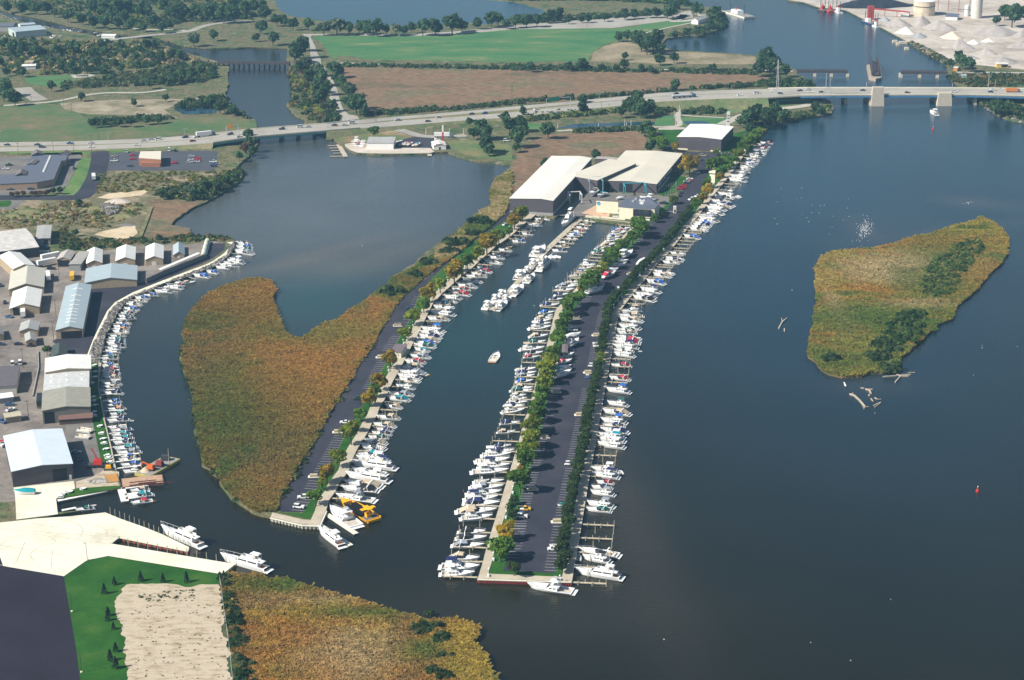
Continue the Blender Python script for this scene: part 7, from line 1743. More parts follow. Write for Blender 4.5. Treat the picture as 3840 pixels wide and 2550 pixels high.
def lift(label, tg, x, y, w_, l_, h, mat, ang=0):
 p = g(tg, x, y, LAND); r = empty('boat_lift', (p.x, p.y, LAND), R(ang), label, 'boat lift')
 for sx in (-1, 1):
  for sy in (-1, 1): MB().box(sx * w_ / 2 - .25, sx * w_ / 2 + .25, sy * l_ / 2 - .25, sy * l_ / 2 + .25, .6, h).build('leg', mat, r)
  MB().box(sx * w_ / 2 - .28, sx * w_ / 2 + .28, -l_ / 2 - .3, l_ / 2 + .3, h + .003, h + .5).build('side_beam', mat, r)
  for sy in (-1, 1): MB().box(sx * w_ / 2 - .3, sx * w_ / 2 + .3, sy * l_ / 2 - .6, sy * l_ / 2 + .6, 0, .59).build('wheel', BLACK, r)
 MB().box(-w_ / 2 - .3, w_ / 2 + .3, l_ / 2 - .3, l_ / 2 + .3, h + .51, h + .95).build('cross_beam', mat, r)
lift('tall blue grey boat lift carrying a white cruiser', 'E', 1150, 600, 9, 10, 9, pm('blue_grey_paint', (.2, .38, .42), .6, .08, 1), 8)
lift('white boat lift standing over the haul-out slip', 'E', 905, 725, 8, 7, 6, WDOOR, 8)
lift('long turquoise boat lift before the dark doorway', 'E', 1640, 625, 14, 8, 6.5, pm('turquoise_paint', (.05, .35, .42), .5, .06, 1), 5)
shed('park_building', 'small white park building on the point', 'c13', (1648, 185), (1710, 190), (1680, 145), 4, 2, _M['white_wall'], GROOF, 'y', )
# ================================================================== bridges
def girder(name, label, tgA, hs, mat, E_, i0, i1, side, drop, t=.5):
 r = empty(name, tuple(E_[i0]), 0, label, 'bridge')
 o = E_[i0]; mb = MB()
 for i in range(i0, i1):
  a, b = E_[i] - o, E_[i + 1] - o
  s = Vector((0, side * t, 0))
  k = len(mb.v)
  for q in (a - s * .1, b - s * .1, b + s, a + s):
   pass
  mb.v += [tuple(v) for v in (a + s + Vector((0, 0, -.95 - drop)), b + s + Vector((0, 0, -.95 - drop)), b + s + Vector((0, 0, -.95)), a + s + Vector((0, 0, -.95)), a + Vector((0, 0, -.95 - drop)), b + Vector((0, 0, -.95 - drop)), b + Vector((0, 0, -.95)), a + Vector((0, 0, -.95)))]
  mb.f += [tuple(k + j for j in q) for q in ((0, 1, 2, 3), (7, 6, 5, 4), (3, 2, 6, 7), (4, 5, 1, 0), (0, 3, 7, 4), (1, 5, 6, 2))]
 mb.build('girder', mat, r)
 return r
BLUEG = pm('blue_girder', (.05, .17, .34), .5, .08, .5)
gb = girder('blue_bridge', 'wide highway bridge on blue girders with stone towers, right', 'c14', None, BLUEG, HD, 15, 18, .9, 1.3)
def deckbox(parent, Ea, Ed, i0, i1, off):
 mb = MB(); o = Vector(parent.location)
 for i in range(i0, i1):
  a, b, c, d = Ea[i] - o, Ea[i + 1] - o, Ed[i + 1] - o, Ed[i] - o
  k = len(mb.v); z = Vector((0, 0, 1))
  mb.v += [tuple(q - z * off) for q in (a, b, c, d)] + [tuple(q - z * (off + .6)) for q in (a, b, c, d)]
  mb.f += [tuple(k + j for j in q) for q in ((0, 1, 2, 3), (7, 6, 5, 4), (0, 4, 5, 1), (1, 5, 6, 2), (2, 6, 7, 3), (3, 7, 4, 0))]
 mb.build('deck_slab', CONC, parent)
deckbox(gb, HA, HD, 15, 18, .12)
STONE = pm('bridge_stone', (.50, .44, .35), .85, .06, .4)
def pier(parent, tg, x, y, w_, l_, top, mat=STONE):
 p = g(tg, x, y, 0) - Vector(parent.location)
 MB().taper(p.x - w_ / 2, p.x + w_ / 2, p.y, p.y + l_, p.z - 1, top - parent.location.z, .3, .3, .3).build('pier', mat, parent)
for x, y, w_ in ((527, 935, 2.5), (718, 960, 2.5), (1905, 962, 2.5), (2038, 935, 2.5)): pier(gb, 'c14', x, y, w_, 18, 7.4)
for x, y, w_, t_ in ((995, 968, 12, 14), (1615, 965, 12, 10.6)): pier(gb, 'c14', x, y, w_, 26, 7.3)
def tower(x, y, w_, l_, h, dy):
 p = g('c14', x, y, 0) - Vector(gb.location)
 MB().taper(p.x - w_ / 2, p.x + w_ / 2, p.y - 4, p.y + l_, p.z, h - gb.location.z, .8, .8, .4).build('tower', STONE, gb)
tower(998, 968, 10.5, 1, 15.5, 0); tower(1612, 966, 12, 1, 10.6, 0)
gl_ = girder('low_bridge', 'low highway bridge with teal girders over the lake inlet', 'c12', None, pm('teal_girder', (.02, .22, .24), .5, .08, .5), HD, 4, 7, .5, .9)
deckbox(gl_, HA, HD, 4, 7, .12)
for x, y in ((220, 1278), (375, 1268), (528, 1252)): pier(gl_, 'c12', x, y, 1.6, 24, 5.0)
def barrier(Ed, i0, i1, label, up=.8):
 r = empty('parapet', tuple(Ed[i0]), 0, label, 'parapet'); o = Ed[i0]; mb = MB()
 for i in range(i0, i1):
  a, b = Ed[i] - o, Ed[i + 1] - o; k = len(mb.v); s = Vector((0, .35, 0))
  mb.v += [tuple(v) for v in (a, b, b + s, a + s, a + Vector((0, 0, up)), b + Vector((0, 0, up)), b + s + Vector((0, 0, up)), a + s + Vector((0, 0, up)))]
  mb.f += [tuple(k + j for j in q) for q in ((4, 5, 6, 7), (0, 1, 5, 4), (2, 3, 7, 6), (1, 2, 6, 5), (3, 0, 4, 7))]
 mb.build('rail_wall', CONC, r)
barrier(HD, 14, 18, 'near parapet of the blue bridge'); barrier(HA, 14, 18, 'far parapet of the blue bridge'); barrier(HD, 4, 7, 'near parapet of the low bridge'); barrier(HA, 4, 7, 'far parapet of the low bridge')
# rail bridges
RUST = pm('rusty_dark_steel', (.06, .05, .055), .8, .25, .5)
def railspan(label, tg, a, b, h, wd, piers, name='rail_bridge', pw=3, cat='bridge', mat=RUST):
 p, q = g(tg, *a, h), g(tg, *b, h); d = q - p; L = d.length
 r = empty(name, (p.x, p.y, 0), math.atan2(d.y, d.x), label, cat)
 MB().box(0, L, -wd / 2, wd / 2, h - 1.8, h).build('span', mat, r)
 MB().box(0, L, -wd / 2 - .02, -wd / 2 + .3, h + .003, h + .5).box(0, L, wd / 2 - .3, wd / 2 + .02, h + .003, h + .5).build('edge_beam', mat, r)
 for f in piers: MB().taper(L * f - pw / 2, L * f + pw / 2, -wd / 2, wd / 2, -1, h - 1.81, .2, .2, .2).build('pier', STONE if name == 'rail_bridge' else mat, r)
 return r
railspan('rusty rail bridge span on the left bank side', 'c14', (265, 645), (730, 648), 5, 6, (.35, .68, 1.0))
railspan('rusty rail bridge span on the right bank side', 'c14', (1220, 655), (1650, 660), 5, 6, (.0, .4, .78))
railspan('dark timber trestle across the river, upper left', 'n', (818, 230), (1085, 234), 5, 5, [i / 14 for i in range(15)], name='timber_trestle', pw=1.2)
def swing():
 p, q = g('c14', 985, 735, 0), g('c14', 965, 610, 0); d = q - p; L = d.length
 r = empty('swing_bridge', (p.x, p.y, 0), math.atan2(d.y, d.x), 'open dark truss swing span on its pier in mid river', 'bridge')
 m_ = MB(); pr = [(-8, 0), (0, -5.5), (L * .9, -6), (L, 0), (L * .9, 6), (0, 5.5)]
 m_.prism(pr, -1, 2.5).build('protection_pier', pm('old_timber', (.33, .28, .22), .9, .2, .5), r)
 for sy in (-3, 3):
  m_ = MB()
  for i in range(10):
   x0, x1 = L * .05 + i * L * .1, L * .05 + (i + 1) * L * .1
   t0, t1 = [5 + 9 * (1 - abs((x - L * .55) / (L * .5)) ** 1.5) for x in (x0, x1)]
   m_.bar((x0, sy, 4), (x1, sy, 4), .8); m_.bar((x0, sy, t0), (x1, sy, t1), .7); m_.bar((x0, sy, 4), (x0, sy, t0), .6); m_.bar((x0, sy, 4), (x1, sy, t1), .5)
  m_.build('truss', RUST, r)
 MB().box(L * .05, L * 1.05, -2.6, 2.6, 3.6, 4.2).build('track_deck', RUST, r)
swing()
# aggregate yard
def pile(tg, x, y, wpx, hpx, mat, label):
 c = g(tg, x, y, LAND); s = scale_at(c); k = K[tg][2]
 rr = wpx / k / s / 2; hh = up_height(tg, (x, y + hpx * .12), (x, y - hpx * .85)) * .8
 mb = MB(); n, m2 = 26, 9; rg = random.Random(int(x * 7 + y))
 ph = rg.uniform(0, 6)
 for j in range(m2 + 1):
  t = j / m2
  for i in range(n):
   a = 2 * math.pi * i / n
   w_ = 1 + .16 * math.sin(2 * a + ph) + .08 * math.sin(5 * a + ph * 2)
   rad = rr * w_ * (1 - t) ** .95
   mb.v.append((rad * math.cos(a), rad * math.sin(a) * .8, hh * t + .25 * noise.noise(Vector((rad * math.cos(a) * .2, rad * math.sin(a) * .2, x))) * hh * .5 * (1 - t)))
 for j in range(m2):
  for i in range(n):
   a = j * n + i; b = j * n + (i + 1) % n
   mb.f.append((a, b, b + n, a + n))
 o = mb.build('aggregate_pile', mat, None, True)
 o.location = (c.x, c.y, LAND); tag(o, label, 'gravel pile', 'aggregate piles across the river')
GP = {'g': gmat('grey_aggregate', [(.30, .27, .25), (.42, .38, .35)], 12, 2, .12, .95), 'w': gmat('white_aggregate', [(.55, .52, .48), (.7, .67, .62)], 12, 2, .1, .95), 'y': gmat('yellow_aggregate', [(.6, .48, .34), (.7, .6, .48)], 12, 2, .1, .95), 'b': gmat('blue_aggregate', [(.26, .27, .28), (.34, .35, .36)], 12, 2, .12, .95)}
pd_ = []
for i, (x, y, w_, h_, c, wd) in enumerate([(1070, 190, 130, 50, 'b', 'leftmost dark grey'), (1190, 235, 280, 90, 'g', 'broad grey pile second from the left'), (1410, 230, 230, 120, 'g', 'pointed grey pile below the rusty tank'), (1265, 305, 190, 80, 'w', 'small white pile at the quay'), (1570, 265, 300, 110, 'g', 'large brown grey pile'), (2080, 300, 480, 100, 'g', 'widest grey pile at right'), (1390, 340, 170, 55, 'b', 'low bluish pile'), (1690, 350, 220, 80, 'y', 'yellowish pile in the middle'), (1750, 440, 270, 110, 'g', 'tall pinkish grey pile with white crest'), (2000, 495, 200, 70, 'g', 'low grey pile near the right tree'), (2030, 380, 150, 40, 'w', 'small pale pile at right'), (2150, 575, 330, 70, 'g', 'grey pile behind the yellow container'), (2330, 430, 260, 80, 'g', 'brownish pile cut by the right edge'), (2340, 330, 200, 80, 'g', 'far pile at the right edge'), (1820, 535, 230, 50, 'g', 'flat pile behind the trees'), (1890, 400, 130, 50, 'w', 'pale pile behind the loader')]):
 lb = wd if 'pile' in wd else wd + ' aggregate pile by the quay'
 pile('c14', x, y, w_, h_, GP[c], lb + ' in the aggregate yard' if 'yard' not in lb else lb)
pile('n', 3280, 20, 250, 45, gmat('coal', [(.012, .014, .022), (.03, .033, .045)], 12, 2, .3, .9), 'huge black coal heap at the top right')
pile('n', 3120, 5, 180, 30, GP['g'], 'long grey heap left of the black coal heap')
def tank(label, tg, bx, by, wpx, topy, mat, dome=.12, name='storage_tank'):
 p = g(tg, bx, by, LAND); s = scale_at(p); rr = wpx / K[tg][2] / s / 2; h = up_height(tg, (bx, by), (bx, topy))
 r = empty(name, (p.x, p.y + rr, LAND), 0, label, 'tank')
 MB().cyl((0, 0), rr, -.2, h, 28).build('shell', mat, r)
 MB().cyl((0, 0), rr * 1.02, h + .003, h + rr * dome, 28, rr * .1).build('roof', WDOOR, r)
 MB().cyl((0, 0), rr * 1.03, h * .62, h * .66, 28).build('ring', RUST, r)
 return r, rr, h
tank('wide rusty white storage tank at the top right', 'c14', 1452, 150, 195, 20, pm('rusty_white', (.6, .5, .38), .8, .25, .15))
tank('tall pale concrete silo at the top right', 'c14', 1925, 172, 100, -130, pm('silo_concrete', (.6, .56, .5), .85, .08, .2), name='silo')
tank('slim white silo beside the tall concrete one', 'c14', 1832, 150, 48, 50, WDOOR, name='silo')
REDS = pm('red_conveyor_steel', (.35, .05, .04), .7, .2, .5)
def conveyor(label, tg, a, ha, b, hb):
 p, q = g(tg, *a, LAND), g(tg, *b, LAND); r = empty('conveyor', (p.x, p.y, LAND), 0, label, 'conveyor')
 d = q - p
 MB().bar((0, 0, ha), (d.x, d.y, hb), 1.4).build('belt_gallery', REDS, r)
 for f in (0, .33, .66, 1):
  MB().bar((d.x * f, d.y * f, -.2), (d.x * f, d.y * f, ha + (hb - ha) * f), .5).build('trestle_leg', REDS, r)
conveyor('low red conveyor running from the quay to the rusty tank', 'c14', (960, 150), 8, (1300, 165), 6)
conveyor('high conveyor between rusty tank and concrete silo', 'c14', (1560, 90), 16, (1850, 120), 16)
tile('hopper_tower', 'red lattice hopper at the quay edge', 'c14', 940, 180, 6, 6, 14, REDS, cat='hopper', top='frame')
shed('site_hut', 'white hut beside the red conveyor', 'c14', (1220, 120), (1295, 122), (1225, 100), 4, .6, WDOOR, WROOF, 'x')
shed('site_hut', 'long dark roofed white hut below the conveyor', 'c14', (1632, 150), (1740, 155), (1650, 130), 3.5, 2, WDOOR, SLATE, 'x')
shed('container', 'yellow container with black graffiti in the aggregate yard', 'c14', (2105, 590), (2208, 590), (2110, 575), 3.2, .05, pm('yellow_panel', (.6, .42, .12), .7, .1, 1), GP['w'], 'x', windows=[('f', .4, .95, .4, 2.8, BLACK)])
shed('container', 'orange container by the right rail approach', 'c14', (1705, 625), (1740, 627), (1708, 612), 2.6, .05, pm('orange_panel', (.6, .25, .04), .7, .1, 1), GP['w'], 'x')
shed('container', 'pale blue container by the right rail approach', 'c14', (1778, 695), (1825, 696), (1780, 680), 2.6, .05, BROOF, BROOF, 'x')
# ================================================================== vehicles
CC = {'w': ('white', (.78, .78, .76)), 'k': ('black', (.02, .02, .025)), 'n': ('dark blue', (.03, .05, .10)), 's': ('silver', (.42, .43, .45)), 'r': ('red', (.42, .02, .03)), 'b': ('blue', (.05, .12, .25)), 'y': ('yellow', (.75, .45, .02)), 'g': ('dark green', (.03, .07, .05)), 'm': ('maroon', (.16, .03, .04)), 't': ('tan', (.35, .3, .22)), 'o': ('orange', (.6, .2, .03))}
_C = {}
def car(kind, c, p, ang, label, group=None):
 key = (kind, c)
 if key not in _C:
  r = empty('car'); body = pm('car_paint_' + c, CC[c][1], .25, .03, 1, spec=.6)
  if kind == 'car':
   MB().taper(-2.3, 2.3, -.9, .9, .35, .95, .1, .15, .05).build('body', body, r)
   MB().taper(-1.6, .9, -.8, .8, .951, 1.4, .45, .75, .16).build('windows', GLASS, r)
   MB().box(-1.1, .1, -.62, .62, 1.402, 1.45).build('roof', body, r)
   wx, wr = (1.45, -1.4), .34
  elif kind in ('suv', 'van'):
   hh = 1.75 if kind == 'suv' else 2.1
   MB().taper(-2.4, 2.4, -.97, .97, .4, 1.1, .05, .15, .05).build('body', body, r)
   MB().taper(-2.3, .9 if kind == 'suv' else 1.9, -.9, .9, 1.101, hh, .2, .7, .12).build('windows', GLASS, r)
   MB().box(-2.0, .1 if kind == 'suv' else 1.1, -.76, .76, hh + .002, hh + .07).build('roof', body, r)
   wx, wr = (1.55, -1.5), .4
  elif kind == 'pickup':
   MB().taper(-2.7, 2.6, -.97, .97, .45, 1.05, .03, .15, .04).build('body', body, r)
   MB().taper(-.6, 1.4, -.88, .88, 1.051, 1.8, .2, .7, .12).build('windows', GLASS, r)
   MB().box(-.3, .7, -.74, .74, 1.802, 1.86).build('roof', body, r)
   MB().box(-2.6, -.75, -.8, .8, 1.052, 1.07).build('bed', DARKM, r)
   wx, wr = (1.65, -1.7), .42
  elif kind == 'cart':
   MB().taper(-1.3, 1.3, -.6, .6, .3, .7, .1, .3, .05).build('body', body, r)
   MB().box(-.9, .7, -.6, .6, 1.85, 1.93).build('canopy', WHITE, r)
   for sx in (-.85, .65):
    for sy in (-.55, .55): MB().box(sx - .03, sx + .03, sy - .03, sy + .03, .7, 1.849).build('post', STEEL, r)
   wx, wr = (.9, -.9), .25
  elif kind == 'truck':
   MB().box(-8.5, 3.2, -1.25, 1.25, 1.1, 3.9).build('trailer', body, r)
   MB().taper(3.6, 6.6, -1.2, 1.2, .6, 3.2, .1, .9, .1).build('cab', pm('truck_cab', (.12, .16, .22), .4, .05, 1), r)
   MB().box(-8.4, 6, -.5, .5, .6, 1.09).build('chassis', DARKM, r)
   wx, wr = (5.4, 2.3, -6.2, -7.4), .5
  elif kind == 'tanker':
   for x0, x1 in ((-12, -4), (-3.4, 4.6)):
    m_ = MB(); k = 10
    for x in (x0, x1):
     for i in range(k): a = 2 * math.pi * i / k; m_.v.append((x, 1.2 * math.cos(a), 2.2 + 1.0 * math.sin(a)))
    m_.f = [(i, (i + 1) % k, k + (i + 1) % k, k + i) for i in range(k)] + [tuple(range(k)), tuple(range(2 * k - 1, k - 1, -1))]
    m_.build('tank', STEEL, r)
   MB().taper(5.2, 8.6, -1.2, 1.2, .6, 3.1, .1, 1.2, .1).build('cab', body, r)
   MB().box(-12, 8, -.5, .5, .7, 1.15).build('chassis', DARKM, r)
   wx, wr = (7.2, 3.4, -1.8, -5.6, -10.6), .5
  elif kind == 'bus':
   MB().box(-5.5, 4.2, -1.25, 1.25, .9, 3.3).build('cargo_box', body, r)
   MB().taper(4.4, 6.3, -1.15, 1.15, .6, 2.7, .05, .7, .1).build('cab', pm('truck_cab', (.12, .16, .22), .4, .05, 1), r)
   wx, wr = (5.2, -3.6), .5
  elif kind == 'trailer':
   MB().box(-5.8, 5.8, -1.25, 1.25, 1.2, 3.9).build('box', body, r); MB().box(-5, 5, -.5, .5, .8, 1.19).build('chassis', DARKM, r)
   wx, wr = (-4.6, -3.4), .5
  wd = {'car': .78, 'suv': .85, 'van': .85, 'pickup': .85, 'cart': .5}.get(kind, 1.05)
  for x in wx:
   for sy in (-1, 1):
    m_ = MB(); k = 10; n0 = 0
    for y in (sy * wd, sy * (wd + .16)):
     for i in range(k): a = 2 * math.pi * i / k; m_.v.append((x + wr * math.cos(a), y, wr + wr * math.sin(a)))
    m_.f = [(i, (i + 1) % k, k + (i + 1) % k, k + i) for i in range(k)] + [tuple(range(k)), tuple(range(2 * k - 1, k - 1, -1))]
    m_.build('wheel', BLACK, r)
  _C[key] = r; o = r
 else:
  o = copy_tree(_C[key])
  if 'group' in o: del o['group']
 o.name = {'car': 'parked_car', 'suv': 'sport_utility_car', 'van': 'passenger_van', 'pickup': 'pickup_truck', 'cart': 'golf_cart', 'truck': 'semi_truck', 'tanker': 'tanker_truck', 'bus': 'box_truck', 'trailer': 'trailer'}[kind]
 o.location = p; o.rotation_euler = (0, 0, ang)
 return tag(o, label, {'car': 'car', 'suv': 'car', 'van': 'van', 'pickup': 'pickup', 'cart': 'golf cart', 'truck': 'truck', 'tanker': 'truck', 'bus': 'truck', 'trailer': 'trailer'}[kind], group)
KK_ = {'c': 'car', 's': 'suv', 'v': 'van', 'p': 'pickup', 'g': 'cart', 't': 'truck', 'T': 'tanker', 'b': 'bus', 'l': 'trailer'}
WK = {'car': 'car', 'suv': 'sport utility car', 'van': 'van', 'pickup': 'pickup', 'cart': 'golf cart', 'truck': 'semi truck', 'tanker': 'double tanker truck', 'bus': 'box truck', 'trailer': 'box trailer'}
def cars(spec, where, group, z=.18, zf=None):
 n = 0
 for blk in spec.strip().split('\n'):
  tg, rest = blk.split(':')
  for it in rest.split(';'):
   a = it.strip().split(',')
   if len(a) < 5: continue
   x, y, dx, dy = map(float, a[:4]); k = KK_[a[4][0]]; c = a[4][1]; n += 1
   h = LAND + z if zf is None else zf(nat(tg, x, y)[0]) + .03
   p = g(tg, x, y, h); q = g(tg, x + dx, y + dy, h) - p
   car(k, c, p, math.atan2(q.y, q.x), '%s %s, %s %s' % (CC[c][0], WK[k], ordn(n), where), group)
def hwz(x):
 for a, b in zip(HWX, HWX[1:]):
  if a[0] <= x <= b[0]: return a[5] + (b[5] - a[5]) * (x - a[0]) / (b[0] - a[0])
 return 3
cars('''c11:65,1335,-1,-.03,cn;343,1333,-1,-.03,cn;387,1357,1,.03,sn;643,1323,-1,-.03,pb;835,1317,-1,-.03,cs;838,1354,1,-.03,cw;1258,1335,1,-.04,cw;1320,1297,-1,.04,cs;1388,1286,-1,.04,cs;1455,1286,-1,.05,vw;1702,1266,-1,.1,sn;1770,1300,1,-.1,cm;1807,1264,-1,.1,pw;1905,1250,1,-.1,tw;2115,1238,-1,.1,sn;2200,1262,1,-.1,cs
c12:238,1190,-1,.06,sn;403,1173,-1,.06,vw;480,1170,-1,.06,cs;720,1154,-1,.06,cn;815,1155,1,-.06,cs;880,1136,-1,.08,vw;1300,1110,-1,.08,ss;1580,1118,1,-.1,cm;1677,1083,-1,.1,cs;1982,1050,-1,.1,cn;2100,1046,-1,.1,sb;2248,1070,1,-.1,pn
c13:225,1010,-1,.1,cw;1508,864,-1,.1,cn;1652,870,-1,.1,pr;1600,897,1,-.06,Tb;2093,880,1,-.04,cw;2245,862,-1,.03,vw
c14:52,836,-1,0,cw;110,862,1,0,cn;293,836,-1,0,cn;390,848,1,0,cw;490,850,-1,0,cn;372,828,-1,0,cs;870,834,-1,0,cn;1280,854,1,0,cm;1710,846,1,0,pw;2068,832,-1,0,pw;2045,848,1,0,cn;2245,846,1,0,bo''', 'counting along the highway from the left', 'vehicles on the highway', zf=hwz)
cars('''J:1555,1310,1,.05,sw;1600,1190,1,.0,py;1560,1235,1,.0,gb
A:1040,248,.3,1,gk;1425,402,-1,.02,cw''', 'in the lower parking lot of the long pier', 'cars on the long pier')
cars('''B:235,1195,-1,.02,gw
D:500,1465,-1,0,gb;565,1250,-1,0,gw;230,590,-1,0,pw;195,960,1,0,cn''', 'in the middle parking lot of the long pier', 'cars on the long pier', z=.2)
cars('C:260,1240,-1,.05,sw;190,1405,1,.1,sw', 'at the tip of the left pier', 'cars on the left pier')
cars('c32:815,752,-1,0,cw;940,535,-1,0,pg', 'in the middle of the left pier', 'cars on the left pier')
cars('c22:1410,1270,-1,0,cn;2290,500,1,-.4,cw', 'in the upper stretch of the left pier', 'cars on the left pier')
cars('W:1010,340,1,.0,cr;1070,320,1,-.05,sr;1080,275,1,-.05,cr;1040,300,1,-.05,pr;1130,232,1,-.05,cg;1135,205,1,-.05,cs;1180,195,1,-.05,cr;1190,160,1,-.05,cw;1230,120,1,-.05,sg;1270,85,1,-.05,sk;1310,55,1,-.05,ss;1000,460,.3,1,ck;1215,530,-1,.3,sw;1320,470,-1,.4,cw;1025,410,.3,1,ck;700,600,1,.1,ck;740,590,1,.1,cg', 'in the line beside the lettered shed', 'cars beside the lettered shed')
cars('F:920,885,1,.05,ct;950,890,1,.05,st', 'in the small bays before the white roofed shed', 'cars before the white roofed shed')
cars('''c11:1165,1400,0,1,ss;1555,1385,0,1,vw;1610,1388,0,1,ck;1050,1440,-1,0,ct;1050,1483,1,0,pw;1215,1430,-1,0,cr;1215,1465,-1,0,cr;1195,1530,-1,0,cn;1600,1503,-1,0,sr;1760,1440,1,0,cs;1755,1472,1,0,cs;1745,1495,1,0,ss;1815,1457,1,0,cr;1815,1477,1,0,sr;1812,1490,1,0,cs;1960,1492,1,0,pw;1970,1512,1,0,cb;1965,1530,1,0,sn''', 'around the brick restaurant', 'cars round the restaurant')
cars('''p:165,395,1,-.05,pg;105,468,1,-.05,cw;2080,0,0,0,x
p:1275,360,.1,1,ss;1360,455,0,1,cn;40,845,-1,0,cn;95,845,-1,0,cn;195,845,-1,0,cn;565,835,1,0,cn'''.replace('2080,0,0,0,x', ''), 'around the dark roofed mall', 'cars round the mall')
cars('p:1725,640,-.15,-1,bw', 'coming down the side road', None, z=.2)
cars('''q2:232,1020,.05,-1,vw;370,1000,.05,-1,vw;170,150,1,.1,cb;560,680,1,0,ck;15,655,1,0,cn;340,650,1,0,ck
q3:740,190,.05,-1,pw;735,280,.05,-1,lk;175,290,1,-.05,cb;200,390,1,-.3,cw;45,610,1,.3,sb;1400,1170,1,.0,cs;1460,1295,.05,1,ck
q:90,1455,0,1,ck;930,650,1,-.2,lw;860,760,1,-.2,lw;850,440,.1,1,pb;945,830,1,0,sk;1330,1000,.1,-1,by;1225,760,0,1,ck;10,1140,0,1,cn
c21:445,1000,.15,1,lw''', 'in the west bank yards', 'vehicles in the west yards')
cars('q2:430,110,0,-1,lw', 'by the dark doorway of the white roofed shed', None)
cars('c12:1740,1262,1,0,tw;935,318,-1,0,sg;2300,1298,1,0,vw', 'near the launch and the park road', None)
# ---- cranes and barges
REDC = pm('red_crane_paint', (.5, .03, .02), .5, .08, 1)
def crane():
 p = g('q4', 830, 350, LAND); r = empty('mobile_crane', (p.x, p.y, LAND), 0, 'red lattice boom crane beside the narrow lawn', 'crane')
 MB().box(-4.5, 4.5, -1.4, 1.4, .9, 1.6).build('chassis', DARKM, r)
 MB().taper(-2, 2, -1.5, 1.5, 1.61, 3.6, .3, .3, .2).build('cab', REDC, r)
 e = g('q4', 700, 0, LAND + 9) - p
 m_ = MB(); a = Vector((0, 0, 3.4)); b = Vector((e.x, e.y, 9))
 for off in ((-.4, -.3), (.4, -.3), (0, .4)):
  m_.bar(a + Vector((off[0], off[1], 0)), b + Vector((off[0] * .4, off[1] * .4, 0)), .16)
 for i in range(14):
  m_.bar(a.lerp(b, i / 14) + Vector((-.4 if i % 2 else .4, 0, 0)), a.lerp(b, (i + 1) / 14) + Vector((.3 if i % 2 else -.3, 0, 0)), .1)
 m_.build('lattice_boom', REDC, r)
 for x in (-3.4, -2, 2, 3.4): MB().box(x - .5, x + .5, -1.6, 1.6, 0, .9).build('wheel_pair', BLACK, r)
 MB().box(-5.2, -4.6, -3, 3, .3, .6).build('outrigger', DARKM, r)
crane()
def barge(name, label, tg, a, b, wd, z, mat, dmat, cat='barge'):
 p, q = g(tg, *a, .5), g(tg, *b, .5); d = q - p; L = d.length; c = (p + q) / 2
 r = empty(name, (c.x, c.y, 0), math.atan2(d.y, d.x), label, cat)
 MB().taper(-L / 2, L / 2, -wd / 2, wd / 2, -.4, z, .0, .0, 0).build('hull', mat, r)
 MB().box(-L / 2 + .3, L / 2 - .3, -wd / 2 + .35, wd / 2 - .35, z + .004, z + .08).build('deck', dmat, r)
 return r, L
YB = pm('barge_yellow', (.45, .36, .1), .7, .2, .7); BDK = pm('barge_deck', (.26, .25, .23), .9, .2, .7); BRN = pm('brown_barge', (.24, .13, .09), .9, .2, .6); BRD = pm('brown_planks', (.42, .27, .18), .9, .2, .7)
rb, L = barge('work_barge', 'yellow edged work barge carrying an orange excavator', 'q4', (1640, 520), (2190, 200), 8.5, 1.3, YB, BDK)
def excavator(parent, x, y, mat, s=1):
 MB().box(x - 1.6 * s, x + 1.6 * s, y - 1.4 * s, y + 1.4 * s, 1.4, 2.2).build('crawler', DARKM, parent)
for nm, lb, x0, y0, mt in (('excavator', 'orange excavator standing on the yellow edged barge', 1800, 400, pm('excavator_orange', (.6, .12, .02), .6, .1, 1)), ('winch_engine', 'dark red winch engine on the yellow edged barge', 1960, 330, pm('maroon_machine', (.22, .04, .04), .7, .15, 1))):
 p = g('q4', x0, y0, 1.4); r = empty(nm, (p.x, p.y, 1.4), R(-20), lb, 'machine')
 MB().box(-1.7, 1.7, -1.4, 1.4, 0, .7).build('tracks', BLACK, r); MB().taper(-1.6, 1.5, -1.2, 1.2, .72, 2.4, .2, .3, .2).build('cab', mt, r)
 if nm == 'excavator': MB().bar((-1, 0, 2.2), (-3.8, -.3, 3.4), .5).bar((-3.8, -.3, 3.4), (-4.8, -.4, .9), .4).build('arm', mt, r)
p = g('q4', 2130, 310, 1.4); o = add_pile(p, 9, None, 'spud_pole'); tag(o, 'tall rusty spud pole at the edge of the work barge', 'pole')
p = g('q4', 2060, 220, 1.4); r = empty('generator', (p.x, p.y, 1.4), 0, 'dark machinery at the far end of the work barge', 'machine'); MB().taper(-2, 2, -1.2, 1.2, 0, 2.2, .3, .5, .2).build('housing', DARKM, r)
def mound(name, label, tg, x, y, rr, hh, mat, z=1.4, cat='heap', sy=.7):
 c = g(tg, x, y, z); mb = MB(); n = 16
 for j in range(6):
  t = j / 5
  for i in range(n):
   a = 2 * math.pi * i / n; w_ = rr * (1 - t * .98) * (1 + .22 * noise.noise(Vector((math.cos(a) * 2, math.sin(a) * 2, x))))
   mb.v.append((w_ * math.cos(a), w_ * math.sin(a) * sy, hh * math.sin(t * 1.4) + .1 * noise.noise(Vector((i, j, x)))))
 for j in range(5):
  for i in range(n): a = j * n + i; b = j * n + (i + 1) % n; mb.f.append((a, b, b + n, a + n))
 o = mb.build(name, mat); o.location = (c.x, c.y, z - .05); tag(o, label, cat)
mound('sand_heap', 'tan sand heap on the near end of the work barge', 'q4', 1690, 430, 2.4, 2.0, SANDM)
rb2, L2_ = barge('deck_barge', 'brown timber deck barge moored below the yellow one', 'q4', (1260, 670), (2020, 590), 9.5, 1.2, BRN, BRD)
